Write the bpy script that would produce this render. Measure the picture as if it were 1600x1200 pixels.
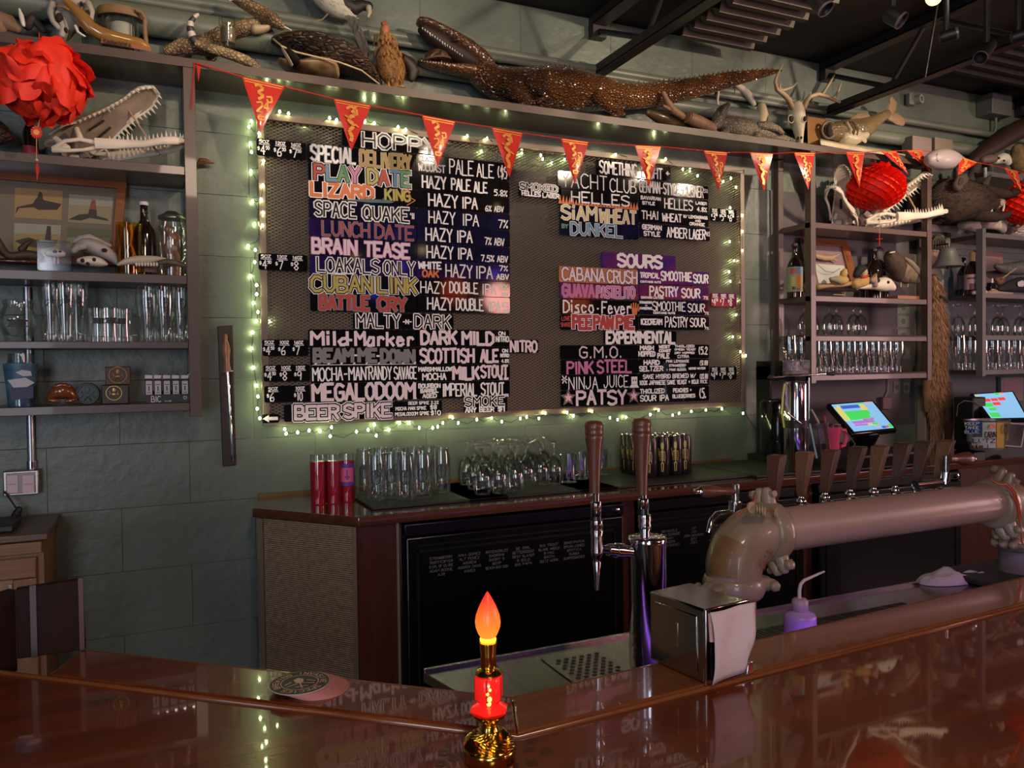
import bpy, math, random
from mathutils import Vector, Matrix
random.seed(7)
for o in list(bpy.data.objects): bpy.data.objects.remove(o)
SC = bpy.context.scene; COL = SC.collection
PI = math.pi
def V(*a): return Vector(a)
# ------------------------------------------------------------------ camera
CAM = V(0, -2.75, 1.56)
YAW, PITCH, ROLL, FPX = [math.radians(a) for a in (24.379, -1.297, -0.707)] + [1235.0]
fw = V(math.sin(YAW)*math.cos(PITCH), math.cos(YAW)*math.cos(PITCH), math.sin(PITCH))
rt0 = V(math.cos(YAW), -math.sin(YAW), 0); up0 = rt0.cross(fw)
rt = rt0*math.cos(ROLL) + up0*math.sin(ROLL); up = -rt0*math.sin(ROLL) + up0*math.cos(ROLL)
cd = bpy.data.cameras.new('camera'); cam = bpy.data.objects.new('camera', cd); COL.objects.link(cam)
cam.matrix_world = Matrix(((rt.x, up.x, -fw.x, CAM.x), (rt.y, up.y, -fw.y, CAM.y), (rt.z, up.z, -fw.z, CAM.z), (0, 0, 0, 1)))
cd.sensor_fit = 'HORIZONTAL'; cd.sensor_width = 36; cd.lens = 36*FPX/1600; cd.clip_start = .02
SC.camera = cam
def ray(x, y): return fw*FPX + rt*(x-800) - up*(y-600)
def at(x, y, Y): d = ray(x, y); return CAM + d*((Y-CAM.y)/d.y)      # a point of the photo on the plane Y
def atz(x, y, z): d = ray(x, y); return CAM + d*((z-CAM.z)/d.z)     # ... on a level plane
def mpp(p): return (Vector(p)-CAM).dot(fw)/FPX                       # metres per pixel at p
# ------------------------------------------------------------------ world, lights, exposure
W = bpy.data.worlds.new('world'); SC.world = W; W.use_nodes = True
W.node_tree.nodes['Background'].inputs[0].default_value = (.55, .5, .62, 1)
W.node_tree.nodes['Background'].inputs[1].default_value = .0
SC.view_settings.view_transform = 'Standard'; SC.view_settings.look = 'None'
SC.view_settings.gamma = 1; SC.view_settings.use_curve_mapping = False
SC.view_settings.exposure = 0.0
SC.cycles.caustics_reflective = False; SC.cycles.caustics_refractive = False
SC.cycles.sample_clamp_indirect = 2.5; SC.cycles.max_bounces = 10; SC.cycles.transparent_max_bounces = 24
def lamp(kind, name, loc, tgt, power, color, size=.1, sizey=None, angle=60, blend=.5):
    l = bpy.data.lights.new(name, kind); l.energy = power; l.color = color
    if kind == 'AREA':
        l.size = size
        if sizey: l.shape = 'RECTANGLE'; l.size_y = sizey
    else: l.shadow_soft_size = size
    if kind == 'SPOT': l.spot_size = math.radians(angle); l.spot_blend = blend
    o = bpy.data.objects.new(name, l); COL.objects.link(o); o.location = loc
    if tgt is not None: o.rotation_euler = (Vector(tgt)-Vector(loc)).to_track_quat('-Z', 'Y').to_euler()
    return o
WARM = (1, .80, .56); NEUT = (1, .87, .72)
for i_, (a_, b_, e_, w_) in enumerate((((.9, -1.9, 2.80), (-.25, -.1, 2.55), 46, 44), ((1.5, -1.8, 2.80), (.55, -.1, 2.68), 44, 40), ((2.4, -1.8, 2.80), (1.35, -.1, 2.72), 50, 42), ((3.0, -1.8, 2.80), (2.1, -.1, 2.70), 50, 42), ((3.4, -1.9, 2.80), (2.85, -.1, 2.35), 90, 48), ((3.2, -2.2, 2.80), (3.8, -.1, 2.25), 60, 50), ((.3, -2.4, 2.80), (1.5, -.1, 1.9), 36, 70))):
    lamp('SPOT', 'track_light_%d' % i_, a_, b_, e_*1.45, WARM, .03, angle=w_, blend=.9)
lamp('AREA', 'street_window', (-1.5, -6.2, 1.7), (.6, 0, 1.3), 66, (.82, .87, 1), 1.3, 2.0)  # unseen window behind the seats, boosted as broad front fill
lamp('AREA', 'pink_side_fill', (5.95, -3.3, 1.8), (1.4, -1.3, 1.1), 60, (1, .60, .60), 1.0, 1.2)  # added pink fill from the right, no window there
lamp('AREA', 'glass_streak_light', (-2.9, -3.9, 1.7), (.6, 0, 1.3), 14, (.68, .8, 1), .9, 1.7)  # added cool light for the streaks on the glasses
lamp('POINT', 'pink_left_fill', (-.9, -2.6, 2.3), None, 4, (1, .38, .34), .12)  # added pink ambient light from the left, no lantern hangs here
lamp('POINT', 'pink_back_fill', (3.0, -4.2, 2.2), None, 30, (1, .42, .36), .15)  # added reddish point light behind the view, no sign there
lamp('AREA', 'bar_warm_light', (.2, -3.3, 2.85), (1.2, -1.2, 1), 14, (1, .74, .55), .3, .3)  # unseen warm area light overhead, aimed at the bar
lamp('AREA', 'purple_led_strip', (1.6, -1.545, 1.0), (1.6, -1.44, .9), .45, (.38, .12, 1), 2.0, .02)
# ------------------------------------------------------------------ materials
MATS = {}
def mat(name, col=(.5, .5, .5), rough=.5, metal=0, coat=0, em=None, es=0, bump=0, bs=40, var=0, vs=6, trans=0, sub=0, stretch=None, c2=None, alpha=1, spec=.5, contrast=.5):
    if name in MATS: return MATS[name]
    m = bpy.data.materials.new(name); m.use_nodes = True; MATS[name] = m
    nt = m.node_tree; b = nt.nodes['Principled BSDF']; L = nt.links
    I = b.inputs
    I['Base Color'].default_value = (*col, 1); I['Roughness'].default_value = rough; I['Metallic'].default_value = metal
    I['Coat Weight'].default_value = coat; I['Coat Roughness'].default_value = .04; I['Transmission Weight'].default_value = trans
    I['Specular IOR Level'].default_value = spec; I['Alpha'].default_value = alpha
    if sub: I['Subsurface Weight'].default_value = sub; I['Subsurface Radius'].default_value = (.01, .006, .004)
    if em: I['Emission Color'].default_value = (*em, 1); I['Emission Strength'].default_value = es
    if var or bump or c2:
        tc = nt.nodes.new('ShaderNodeTexCoord'); mp = nt.nodes.new('ShaderNodeMapping'); L.new(tc.outputs['Object'], mp.inputs[0])
        if stretch: mp.inputs['Scale'].default_value = stretch
        if var or c2:
            n = nt.nodes.new('ShaderNodeTexNoise'); n.inputs['Scale'].default_value = vs; n.inputs['Detail'].default_value = 6; L.new(mp.outputs[0], n.inputs[0])
            r = nt.nodes.new('ShaderNodeValToRGB'); L.new(n.outputs[0], r.inputs[0])
            r.color_ramp.elements[0].position = .5-contrast*.35; r.color_ramp.elements[1].position = .5+contrast*.35
            ca = c2 if c2 else tuple(c*(1-var) for c in col)
            r.color_ramp.elements[0].color = (*ca, 1); r.color_ramp.elements[1].color = (*col, 1) if c2 else (*[min(1, c*(1+var)) for c in col], 1)
            L.new(r.outputs[0], I['Base Color'])
        if bump:
            n2 = nt.nodes.new('ShaderNodeTexNoise'); n2.inputs['Scale'].default_value = bs; n2.inputs['Detail'].default_value = 4; L.new(mp.outputs[0], n2.inputs[0])
            bp = nt.nodes.new('ShaderNodeBump'); bp.inputs['Strength'].default_value = min(1, bump); bp.inputs['Distance'].default_value = .004; L.new(n2.outputs[0], bp.inputs['Height']); L.new(bp.outputs[0], I['Normal'])
    return m
def wood(name, c1, c2, rough=.45, coat=0, axis='x', scale=9, k=14):
    st = {'x': (1, k, k), 'y': (k, 1, k), 'z': (k, k, 1)}[axis]
    return mat(name, c1, rough, coat=coat, c2=c2, vs=scale/3, stretch=st, bump=.12 if coat < .5 else 0, bs=scale, contrast=.9)
def thin_glass(name, tint=(.95, .97, .96), rough=.02, ior=1.45, base=.04):
    m = bpy.data.materials.new(name); m.use_nodes = True; nt = m.node_tree; nt.nodes.clear()
    o = nt.nodes.new('ShaderNodeOutputMaterial'); t = nt.nodes.new('ShaderNodeBsdfTransparent'); g = nt.nodes.new('ShaderNodeBsdfGlossy')
    t.inputs[0].default_value = (*tint, 1); g.inputs['Roughness'].default_value = rough; g.inputs[0].default_value = (1, 1, 1, 1)
    lw = nt.nodes.new('ShaderNodeFresnel'); lw.inputs[0].default_value = ior
    ad = nt.nodes.new('ShaderNodeMath'); ad.operation = 'MULTIPLY_ADD'; ad.inputs[1].default_value = .5; ad.inputs[2].default_value = base
    mx = nt.nodes.new('ShaderNodeMixShader'); nt.links.new(lw.outputs[0], ad.inputs[0]); nt.links.new(ad.outputs[0], mx.inputs[0])
    nt.links.new(t.outputs[0], mx.inputs[1]); nt.links.new(g.outputs[0], mx.inputs[2]); nt.links.new(mx.outputs[0], o.inputs[0])
    MATS[name] = m; return m
GLASS = thin_glass('clear_glass'); GLASS2 = thin_glass('amber_glass', (.95, .75, .25)); PLASTIC = thin_glass('clear_plastic', (.9, .9, .95), .08)
# ------------------------------------------------------------------ mesh builder
class MB:
    def __init__(s): s.v = []; s.f = []; s.m = []; s.cur = 0
    def add(s, vs, fs):
        n = len(s.v); s.v += [tuple(p) for p in vs]; s.f += [tuple(i+n for i in f) for f in fs]; s.m += [s.cur]*len(fs); return s
    def box(s, lo, hi):
        (a, b, c), (d, e, f) = lo, hi
        return s.add([(a,b,c),(d,b,c),(d,e,c),(a,e,c),(a,b,f),(d,b,f),(d,e,f),(a,e,f)], [(0,3,2,1),(4,5,6,7),(0,1,5,4),(1,2,6,5),(2,3,7,6),(3,0,4,7)])
    def cbox(s, c, sz, M=None):
        x, y, z = [q/2 for q in sz]; c = Vector(c)
        P = [V(i*x, j*y, k*z) for k in (-1, 1) for (i, j) in ((-1,-1),(1,-1),(1,1),(-1,1))]
        if M: P = [M @ p for p in P]
        return s.add([p+c for p in P], [(0,3,2,1),(4,5,6,7),(0,1,5,4),(1,2,6,5),(2,3,7,6),(3,0,4,7)])
    def hexa(s, P): return s.add(P, [(0,3,2,1),(4,5,6,7),(0,1,5,4),(1,2,6,5),(2,3,7,6),(3,0,4,7)])
    def prism(s, poly, d):      # poly: 3d points, extruded by vector d
        n = len(poly); d = Vector(d); P = [Vector(p) for p in poly]
        return s.add(P+[p+d for p in P], [tuple(range(n-1, -1, -1)), tuple(range(n, 2*n))]+[(i, (i+1) % n, n+(i+1) % n, n+i) for i in range(n)])
    def loft(s, rings, cap=True, closed=False):
        n = len(rings[0]); vs = [p for r in rings for p in r]; fs = []
        R = len(rings)
        for i in range(R if closed else R-1):
            for j in range(n): fs.append((i*n+j, i*n+(j+1) % n, ((i+1) % R)*n+(j+1) % n, ((i+1) % R)*n+j))
        if cap and not closed: fs += [tuple(range(n-1, -1, -1)), tuple(range((R-1)*n, R*n))]
        return s.add(vs, fs)
    def tube(s, pts, r, n=8, r2=None, upv=None, cap=True, closed=False, roundend=False):   # r across, r2 along upv
        P = [Vector(p) for p in pts]; k = len(P); rr = r if isinstance(r, (list, tuple)) else [r]*k
        r2 = rr if r2 is None else (r2 if isinstance(r2, (list, tuple)) else [r2]*k)
        if roundend and not closed:
            d0 = (P[0]-P[1]).normalized(); d1 = (P[-1]-P[-2]).normalized()
            P = [P[0]+d0*rr[0]*.75, P[0]+d0*rr[0]*.5]+P+[P[-1]+d1*rr[-1]*.5, P[-1]+d1*rr[-1]*.75]
            rr = [rr[0]*.45, rr[0]*.8]+list(rr)+[rr[-1]*.8, rr[-1]*.45]; r2 = [r2[0]*.45, r2[0]*.8]+list(r2)+[r2[-1]*.8, r2[-1]*.45]; k += 4
        rings = []; prev = None
        for i in range(k):
            a = P[(i-1) % k] if (closed or i > 0) else P[0]; b = P[(i+1) % k] if (closed or i < k-1) else P[-1]
            t = (b-a); t = t.normalized() if t.length > 1e-9 else V(0, 0, 1)
            u = Vector(upv) if upv else (prev if prev else (V(0, 0, 1) if abs(t.z) < .9 else V(0, 1, 0)))
            u = u - t*u.dot(t)
            if u.length < 1e-6: u = V(1, 0, 0)-t*t.x
            u.normalize(); w = t.cross(u); prev = u
            rings.append([P[i]+u*(r2[i]*math.sin(2*PI*j/n))+w*(rr[i]*math.cos(2*PI*j/n)) for j in range(n)])
        return s.loft(rings, cap and not closed, closed)
    def lathe(s, prof, o=(0, 0, 0), n=16, ax=None, sy=1, closed=False):   # prof [(r,z)]; ax = axis direction
        o = Vector(o); M = V(0, 0, 1).rotation_difference(Vector(ax)).to_matrix() if ax else Matrix.Identity(3)
        rings = [[o+M @ V(r*math.cos(2*PI*j/n), r*sy*math.sin(2*PI*j/n), z) for j in range(n)] for r, z in prof]
        return s.loft(rings, not closed, closed)
    def ball(s, c, r, n=12, k=7, M=None):
        if not isinstance(r, (tuple, list)): r = (r, r, r)
        c = Vector(c); rings = []
        for i in range(k+1):
            a = -PI/2+PI*i/k; ca = max(math.cos(a), .02)
            q = [V(r[0]*ca*math.cos(2*PI*j/n), r[1]*ca*math.sin(2*PI*j/n), r[2]*math.sin(a)) for j in range(n)]
            rings.append([c+(M @ p if M else p) for p in q])
        return s.loft(rings)
    def cone(s, a, b, r, n=5): return s.tube([a, b], [r, r*.08], n)
    def quad(s, a, b, c, d): return s.add([a, b, c, d], [(0, 1, 2, 3)])
    def build(s, name, mats, parent=None, smooth='auto', bevel=0, sub=0, **kw):
        o_ = parent.location if parent is not None else V(0, 0, 0)
        if parent is not None and parent.parent is not None: o_ = parent['wloc']; o_ = Vector(o_)
        me = bpy.data.meshes.new(name); me.from_pydata([(x-o_[0], y-o_[1], z-o_[2]) for x, y, z in s.v], [], s.f)
        if not isinstance(mats, (list, tuple)): mats = [mats]
        for m in mats: me.materials.append(m)
        if len(mats) > 1: me.polygons.foreach_set('material_index', [min(i, len(mats)-1) for i in s.m])
        if smooth is True: me.polygons.foreach_set('use_smooth', [True]*len(me.polygons))
        me.update()
        ob = bpy.data.objects.new(name, me); COL.objects.link(ob)
        if smooth == 'auto':
            for p in me.polygons: p.use_smooth = True
            try: me.set_sharp_from_angle(angle=math.radians(57))
            except Exception: pass
        if parent is not None: ob.parent = parent
        ob['wloc'] = tuple(o_)
        if bevel: b = ob.modifiers.new('b', 'BEVEL'); b.width = bevel; b.segments = 2; b.limit_method = 'ANGLE'; b.harden_normals = False
        if sub: b = ob.modifiers.new('s', 'SUBSURF'); b.levels = sub; b.render_levels = sub
        for k_, v_ in kw.items(): ob[k_] = v_
        return ob
def thing(name, label, cat, loc, group=None):
    o = bpy.data.objects.new(name, None); COL.objects.link(o); o.location = loc; o['label'] = label; o['category'] = cat
    o.empty_display_size = .02; o['wloc'] = tuple(loc)
    if group: o['group'] = group
    return o
def tag(o, label, cat, group=None):
    o['label'] = label; o['category'] = cat
    if group: o['group'] = group
    return o
def kids(o): return [c for c in o.children]
def dup(root, loc=None, rz=0, label=None, parent=None):
    r = root.copy(); COL.objects.link(r)
    if parent is not None: r.parent = parent
    else:
        r.location = loc; r.rotation_euler = (0, 0, rz)
        if label: r['label'] = label
    for c in kids(root): dup(c, parent=r)
    return r
def solo(mb, name, label, cat, mats, loc=None, group=None, **kw):
    o = mb.build(name, mats, None, **kw); return tag(o, label, cat, group)
def struct(mb, name, mats, parent=None, **kw):
    o = mb.build(name, mats, parent, **kw)
    if parent is None: o['kind'] = 'structure'
    return o
def rotz(a): return Matrix.Rotation(a, 3, 'Z')
# ---- stroke lettering: grid 6 wide, 8 high
G = {k: [[(int(c[i]), int(c[i+1])) for i in range(0, len(c), 2)] for c in v.split()] for k, v in {
'A': '003860 1353', 'E': '68080060 0444', 'H': '0008 6068 0464', 'I': '3038', 'L': '080060', 'M': '0008346860', 'N': '00086068', 'T': '0868 3038', 'V': '083068',
'X': '0068 0860', 'Y': '083468 3430', 'Z': '08680060', '1': '173830', '7': '086820', '.': '3031', '-': '1454', '+': '1454 3236', '*': '1454 3236 2325',
"'": '2826', '/': '0068', '#': '1018 4048', '!': '3833 3130', ':': '3536 3132', 'a': '5545251302103052 5550', 'd': '5058 5444241302103051',
'e': '035344351502103051', 'i': '3035 3738', 'k': '0008 5502 2350', 'l': '3038', 'm': '0005 0415253430 3445556460', 'n': '0005 0425455350', 'r': '1015 13254554',
's': '5535142343501000', 'v': '053065', '(': '48252340'}.items()}
G['B'] = [[(0,0),(0,8),(4,8),(5,7),(5,5),(4,4),(0,4)], [(4,4),(6,3),(6,1),(4,0),(0,0)]]
G['C'] = [[(6,7),(4,8),(2,8),(0,6),(0,2),(2,0),(4,0),(6,1)]]; G['G'] = [[(6,7),(4,8),(2,8),(0,6),(0,2),(2,0),(4,0),(6,1),(6,4),(3,4)]]
G['O'] = G['0'] = [[(2,0),(0,2),(0,6),(2,8),(4,8),(6,6),(6,2),(4,0),(2,0)]]; G['Q'] = G['O']+[[(4,2),(6,0)]]
G['D'] = [[(0,0),(0,8),(3,8),(6,6),(6,2),(3,0),(0,0)]]; G['S'] = [[(6,7),(4,8),(2,8),(0,7),(0,5),(6,3),(6,1),(4,0),(2,0),(0,1)]]
G['P'] = [[(0,0),(0,8),(4,8),(6,7),(6,5),(4,4),(0,4)]]; G['R'] = G['P']+[[(3,4),(6,0)]]; G['J'] = [[(5,8),(5,2),(3,0),(1,0),(0,2)]]
G['U'] = [[(0,8),(0,2),(2,0),(4,0),(6,2),(6,8)]]; G['W'] = [[(0,8),(1,0),(3,6),(5,0),(6,8)]]; G['2'] = [[(0,6),(2,8),(4,8),(6,6),(0,0),(6,0)]]
G['3'] = [[(0,7),(2,8),(5,8),(5,5),(2,4),(6,3),(5,0),(0,0)]]; G['4'] = [[(4,0),(4,8),(0,3),(6,3)]]; G['5'] = [[(6,8),(1,8),(0,5),(4,5),(6,3),(4,0),(0,0)]]
G['6'] = [[(5,8),(2,6),(0,3),(1,0),(5,0),(6,2),(5,4),(1,3)]]; G['8'] = [[(3,4),(0,6),(2,8),(4,8),(6,6),(3,4),(0,2),(2,0),(4,0),(6,2),(3,4)]]; G['9'] = [[(6,6),(4,4),(1,4),(0,6),(2,8),(5,8),(6,6),(5,0)]]
G['$'] = [[(6,6),(4,7),(1,7),(0,5),(6,3),(5,1),(0,1)], [(3,9),(3,-1)]]; G['%'] = [[(0,0),(6,8)], [(0,7),(1,8),(2,7),(1,6),(0,7)], [(4,1),(5,2),(6,1),(5,0),(4,1)]]
G['g'] = [[(5,5),(2,5),(0,3),(2,1),(5,2)], [(5,5),(5,-1),(1,-2)]]; G['c'] = [[(5,4),(3,5),(1,5),(0,3),(1,0),(3,0),(5,1)]]; G['o'] = [[(2,0),(0,2),(1,5),(4,5),(5,2),(4,0),(2,0)]]
G['F'] = [[(6,8),(0,8),(0,0)], [(0,4),(4,4)]]; G['K'] = [[(0,0),(0,8)], [(6,8),(0,3)], [(2,5),(6,0)]]
def put_text(mb, s, O, ex, ez, w, h, th, lift, nrm, jit=.0, mi=0, squash=1.0, seed=None):
    """ribbon strokes of string s, box w x h with corner O, axes ex/ez, lifted along nrm"""
    mb.cur = mi; rnd = random.Random(seed if seed is not None else s); cnt = [0]
    adv = []; x = 0
    for ch in s:
        wd = {'I': 2, 'i': 2, 'l': 2, '.': 2.4, ' ': 3.4, "'": 2.5, '1': 4, ':': 3, 'M': 7, 'W': 7, 'm': 6.5, '-': 5, '!': 3}.get(ch, 6)
        adv.append((x, wd)); x += wd+1.9
    x -= 1.9; sx = w/max(x, 1); sz = h/8; O = Vector(O); t = th/2
    for ch, (x0, wd) in zip(s, adv):
        dz = rnd.uniform(-jit, jit)*h; 
        for st in G.get(ch, G.get(ch.upper(), [])):
            off = -2 if wd <= 2.5 and ch in 'IilL.' and ch != 'L' else 0
            P = [((x0+(px+off)*(wd/6 if wd > 4 and ch not in 'Iil.' else (.66 if ch == '1' else 1)))*sx+rnd.uniform(-jit, jit)*h*.4, py*sz+dz+rnd.uniform(-jit, jit)*h*.4) for px, py in st]
            base = O+nrm*(lift+cnt[0]*3e-6)
            for a, b in zip(P, P[1:]):
                dx, dy = b[0]-a[0], b[1]-a[1]; L_ = math.hypot(dx, dy) or 1e-6; nx, ny = -dy/L_*t, dx/L_*t; ux, uy = dx/L_*t*.6, dy/L_*t*.6
                cnt[0] = (cnt[0]+1) % 50; base = O+nrm*(lift+cnt[0]*4e-6)
                q = [(a[0]-ux-nx, a[1]-uy-ny), (b[0]+ux-nx, b[1]+uy-ny), (b[0]+ux+nx, b[1]+uy+ny), (a[0]-ux+nx, a[1]-uy+ny)]
                mb.add([base+ex*p+ez*r for p, r in q], [(0, 1, 2, 3)])
    return mb
EX, EZ, NF = V(1, 0, 0), V(0, 0, 1), V(0, -1, 0)
# ------------------------------------------------------------------ room shell
WALLC = mat('wall_paint', (.125, .15, .125), .42, var=.12, vs=3, bump=.55, bs=38)
WALLD = mat('wall_paint_joint', (.12, .145, .12), .5)
DARKC = mat('ceiling_black', (.012, .011, .012), .7, bump=.2, bs=30)
struct(MB().box((-3.2, .012, 0), (6.2, .14, 3.0)), 'wall_back', WALLD)
wall = bpy.data.objects['wall_back']
bm1 = {}
def block(w, h):
    k = (round(w, 3), round(h, 3))
    if k not in bm1:
        g, b, d = .0003, .0012, .0008
        m = MB(); P = []
        for (y, i) in ((0, g), (-.012+d, g), (-.012, g+b)):
            P += [(i, y, i), (w-i, y, i), (w-i, y, h-i), (i, y, h-i)]
        m.add(P, [(4, 5, 9, 8), (5, 6, 10, 9), (6, 7, 11, 10), (7, 4, 8, 11), (8, 9, 10, 11), (0, 1, 5, 4), (1, 2, 6, 5), (2, 3, 7, 6), (3, 0, 4, 7)])
        me = bpy.data.meshes.new('block'); me.from_pydata(m.v, [], m.f); me.materials.append(WALLC); bm1[k] = me
    return bm1[k]
bz = .13; row = 0
while bz < 2.93:
    x = -.9-(.2 if row % 2 else 0)
    while x < 4.7:
        o = bpy.data.objects.new('concrete_block', block(.4, .2)); COL.objects.link(o); o.location = (x, .012, bz); o.parent = wall
        x += .4
    bz += .2; row += 1
struct(MB().box((-3.2, -7.2, -.05), (6.2, .14, 0)), 'floor', mat('floor_concrete', (.03, .028, .027), .5, var=.2))
struct(MB().box((-3.2, -7.2, 2.94), (6.2, .14, 3.04)), 'ceiling', DARKC)
struct(MB().box((-3.34, -7.2, 0), (-3.2, .14, 3.0)), 'wall_left', mat('side_wall', (.06, .065, .06), .7))
struct(MB().box((6.2, -7.2, 0), (6.34, .14, 3.0)), 'wall_right', mat('side_wall'))
struct(MB().box((-3.2, -7.34, 0), (6.2, -7.2, 3.0)), 'wall_front', mat('side_wall'))
# corrugated deck hung below the ceiling: ribs run along X
def corrug(x0, x1, y0, y1, z, pitch, amp, name):
    m = MB(); y = y0; top = []; 
    while y < y1:
        for dy, dz in ((0, 0), (.35, 0), (.5, -amp), (.85, -amp)): top.append((y+dy*pitch, z+dz))
        y += pitch
    n = len(top); P = [(x0, a, b) for a, b in top]+[(x1, a, b) for a, b in top]+[(x0, a, b+.004) for a, b in top]+[(x1, a, b+.004) for a, b in top]
    F = []
    for i in range(n-1): F += [(i, i+1, n+i+1, n+i), (2*n+i, 3*n+i, 3*n+i+1, 2*n+i+1), (n+i, n+i+1, 3*n+i+1, 3*n+i), (i, 2*n+i, 2*n+i+1, i+1)]
    return struct(m.add(P, F), name, mat('deck_metal', (.085, .068, .055), .5, .2, bump=.2, bs=60), kind_=0)
cx0, cx1 = at(1075, 45, -.42).x, at(1222, 78, -.30).x
corrug(1.95, cx1, -1.15, -.16, 2.90, .075, .028, 'ceiling_deck')
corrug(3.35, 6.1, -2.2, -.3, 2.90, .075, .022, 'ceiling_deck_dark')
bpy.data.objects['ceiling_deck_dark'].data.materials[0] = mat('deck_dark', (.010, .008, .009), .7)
for o in bpy.data.objects:
    if 'kind_' in o: del o['kind_']
# roof joists perpendicular to the wall
STEEL = mat('joist_steel', (.03, .026, .028), .45, .3)
def joist(x, zb, label, y1=-3.6):
    t = thing('roof_joist', label, 'joist', (x, -.02, zb)); zt = 2.90
    for nm, z, s_, yy in (('bottom_chord', zb, .022, -.02), ('top_chord', zt, .028, 0)):
        m = MB(); m.box((x-s_, y1, z-.004), (x+s_, yy, z+.004)); m.box((x-s_, y1, z), (x-s_+.008, yy, z+.035)); m.box((x+s_-.008, y1, z), (x+s_, yy, z+.035)); m.build(nm, STEEL, t)
    y = -.10; k = 0
    m = MB().tube([(x, 0, zt-.01), (x, -.36, zb+.02)], .011, 8); m.build('web_bar', STEEL, t)
    y = -.36
    while y > y1+.5:
        MB().tube([(x, y, zb+.02), (x, y-.16, zt)], .009, 8).build('web_bar', STEEL, t)
        MB().tube([(x, y-.55, zb+.02), (x, y-.24, zt)], .009, 8).build('web_bar', STEEL, t); y -= .62
    MB().box((x-.03, -.04, zt-.05), (x+.03, -.001, zt)).build('bearing_seat', STEEL, t)
    return t
joist(at(930, 120, 0).x, at(935, 119, -.02).z, 'dark steel roof joist above the stuffed alligator')
joist(at(1287, 180, 0).x, at(1295, 181, -.02).z, 'dark steel roof joist above the deer skull and mounted fish')
joist(at(1590, 180, 0).x, at(1590, 215, -.02).z, 'dark steel roof joist beyond the mounted boar head')
# conduits along the back wall
PIPEC = mat('pipe_paint', (.15, .165, .13), .4, bump=.1, bs=30)
def conduit(px0, px1, Y, r, label, m=PIPEC, name='conduit_pipe', x0=-1.0, x1=4.4, straps=()):
    a = at(*px0, Y); b = at(*px1, Y); z = (a.z+b.z)/2
    t = thing(name, label, 'pipe', (x0, Y, z)); MB().tube([(x0, Y, z), (x1, Y, z)], r, 12).build('pipe', m, t)
    for s in straps:
        MB().tube([(s-.012, Y, z), (s+.012, Y, z)], r*1.15, 12).build('strap', m, t)
    return t
conduit((700, 70), (900, 103), -.03, .017, 'thin grey-green conduit pipe, topmost along the back wall above the alligator', straps=(.9, 1.55, 2.3))
conduit((700, 79), (900, 112), -.03, .012, 'thinnest grey-green conduit pipe just under the topmost one', straps=(1.2, 2.6), x1=3.1)
conduit((700, 118), (1230, 186), -.05, .03, 'thick grey-green pipe low behind the animals on the top shelf', straps=(2.45, 3.0))
conduit((150, 20), (250, 36), -.05, .045, 'fat grey-green pipe behind the lantern, ending before the rooster', x1=.68)
# ------------------------------------------------------------------ shelving
SHELF = mat('shelf_paint', (.090, .054, .042), .38, coat=.15, var=.1, vs=3, bump=.08)
SHD = mat('shelf_underside', (.075, .042, .022), .25, coat=.35, c2=(.05, .028, .016), vs=2, stretch=(1, 12, 12))
YF = -.2
Z5 = [2.485, 2.165, 1.842, 1.645, 1.463]      # top of the front edges, left unit
sh = thing('top_shelf', 'long dark brown shelf holding the stuffed animals above the menu board', 'shelf', (1.2, -.1, Z5[0]))
MB().box((-1.0, YF, Z5[0]-.024), (3.25, -.0, Z5[0])).build('board', SHD, sh)
MB().box((-1.0, YF-.004, Z5[0]-.026), (3.25, YF, Z5[0])).build('front_edge', SHELF, sh)
lu = thing('wall_shelves', 'brown wooden shelf unit on the wall left of the menu board', 'shelving', (.12, -.1, Z5[4]-.04))
MB().box((.097, YF-.004, Z5[4]-.042), (.13, YF+.03, Z5[0]-.027)).build('post', SHELF, lu, bevel=.001)
MB().box((.105, -.035, Z5[4]-.03), (.13, -.003, Z5[0]-.027)).build('post', SHELF, lu, bevel=.001)
for z, th in zip(Z5[1:], (.026, .026, .02, .024)): MB().box((-1.0, YF, z-th), (.097, -.0, z)).build('shelf_board', SHELF, lu, bevel=.0015)
MB().box((-.98, -.02, 1.46), (-.96, 0, 2.45)).build('post', SHELF, lu)
RZ = [2.158, 1.845, 1.673, 1.505]
xa, xb = 2.572, 3.288
ru = thing('wall_shelves', 'brown wooden shelf unit on the wall right of the menu board', 'shelving', (2.9, -.1, 1.47))
for x in (xa, xb): MB().box((x-.014, YF-.004, 1.47), (x+.014, YF+.03, Z5[0]-.027)).build('post', SHELF, ru, bevel=.001)
MB().box((xa-.03, -.03, 1.5), (xa, -.0, Z5[0]-.027)).build('post', SHELF, ru, bevel=.001)
for z, th in zip(RZ, (.024, .024, .022, .024)): MB().box((xa-.014, YF, z-th), (xb+.02, -.0, z)).build('shelf_board', SHELF, ru, bevel=.0015)
MAT_BLK = mat('rubber_black', (.012, .012, .013), .55, bump=.4, bs=120)
for z in RZ[2:]: MB().box((xa+.02, YF+.002, z), (xb-.01, -.01, z+.006)).build('rubber_liner', MAT_BLK, ru)
# second unit beyond the pillar
xc = at(1537, 450, YF).x; xl = at(1492, 450, -.02).x-.02
SHG = mat('shelf_grey', (.13, .125, .13), .38, coat=.2)
gu = thing('wall_shelves', 'grey-edged shelf unit beyond the plastered pillar, behind the boar head', 'shelving', (3.9, -.1, 1.47))
G5 = [at(1545, y, YF).z for y in (268, 364, 458, 524, 578)]
for z in G5: MB().box((xl+.0, YF+.004, z-.022), (4.7, -.0, z)).build('shelf_board', SHELF, gu); 
for z in G5: MB().box((xc, YF, z-.022), (4.7, YF+.0045, z)).build('front_edge', SHG, gu)
MB().box((xc-.014, YF-.004, G5[4]-.03), (xc+.01, YF+.03, G5[1]+.02)).build('post', SHG, gu)
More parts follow.
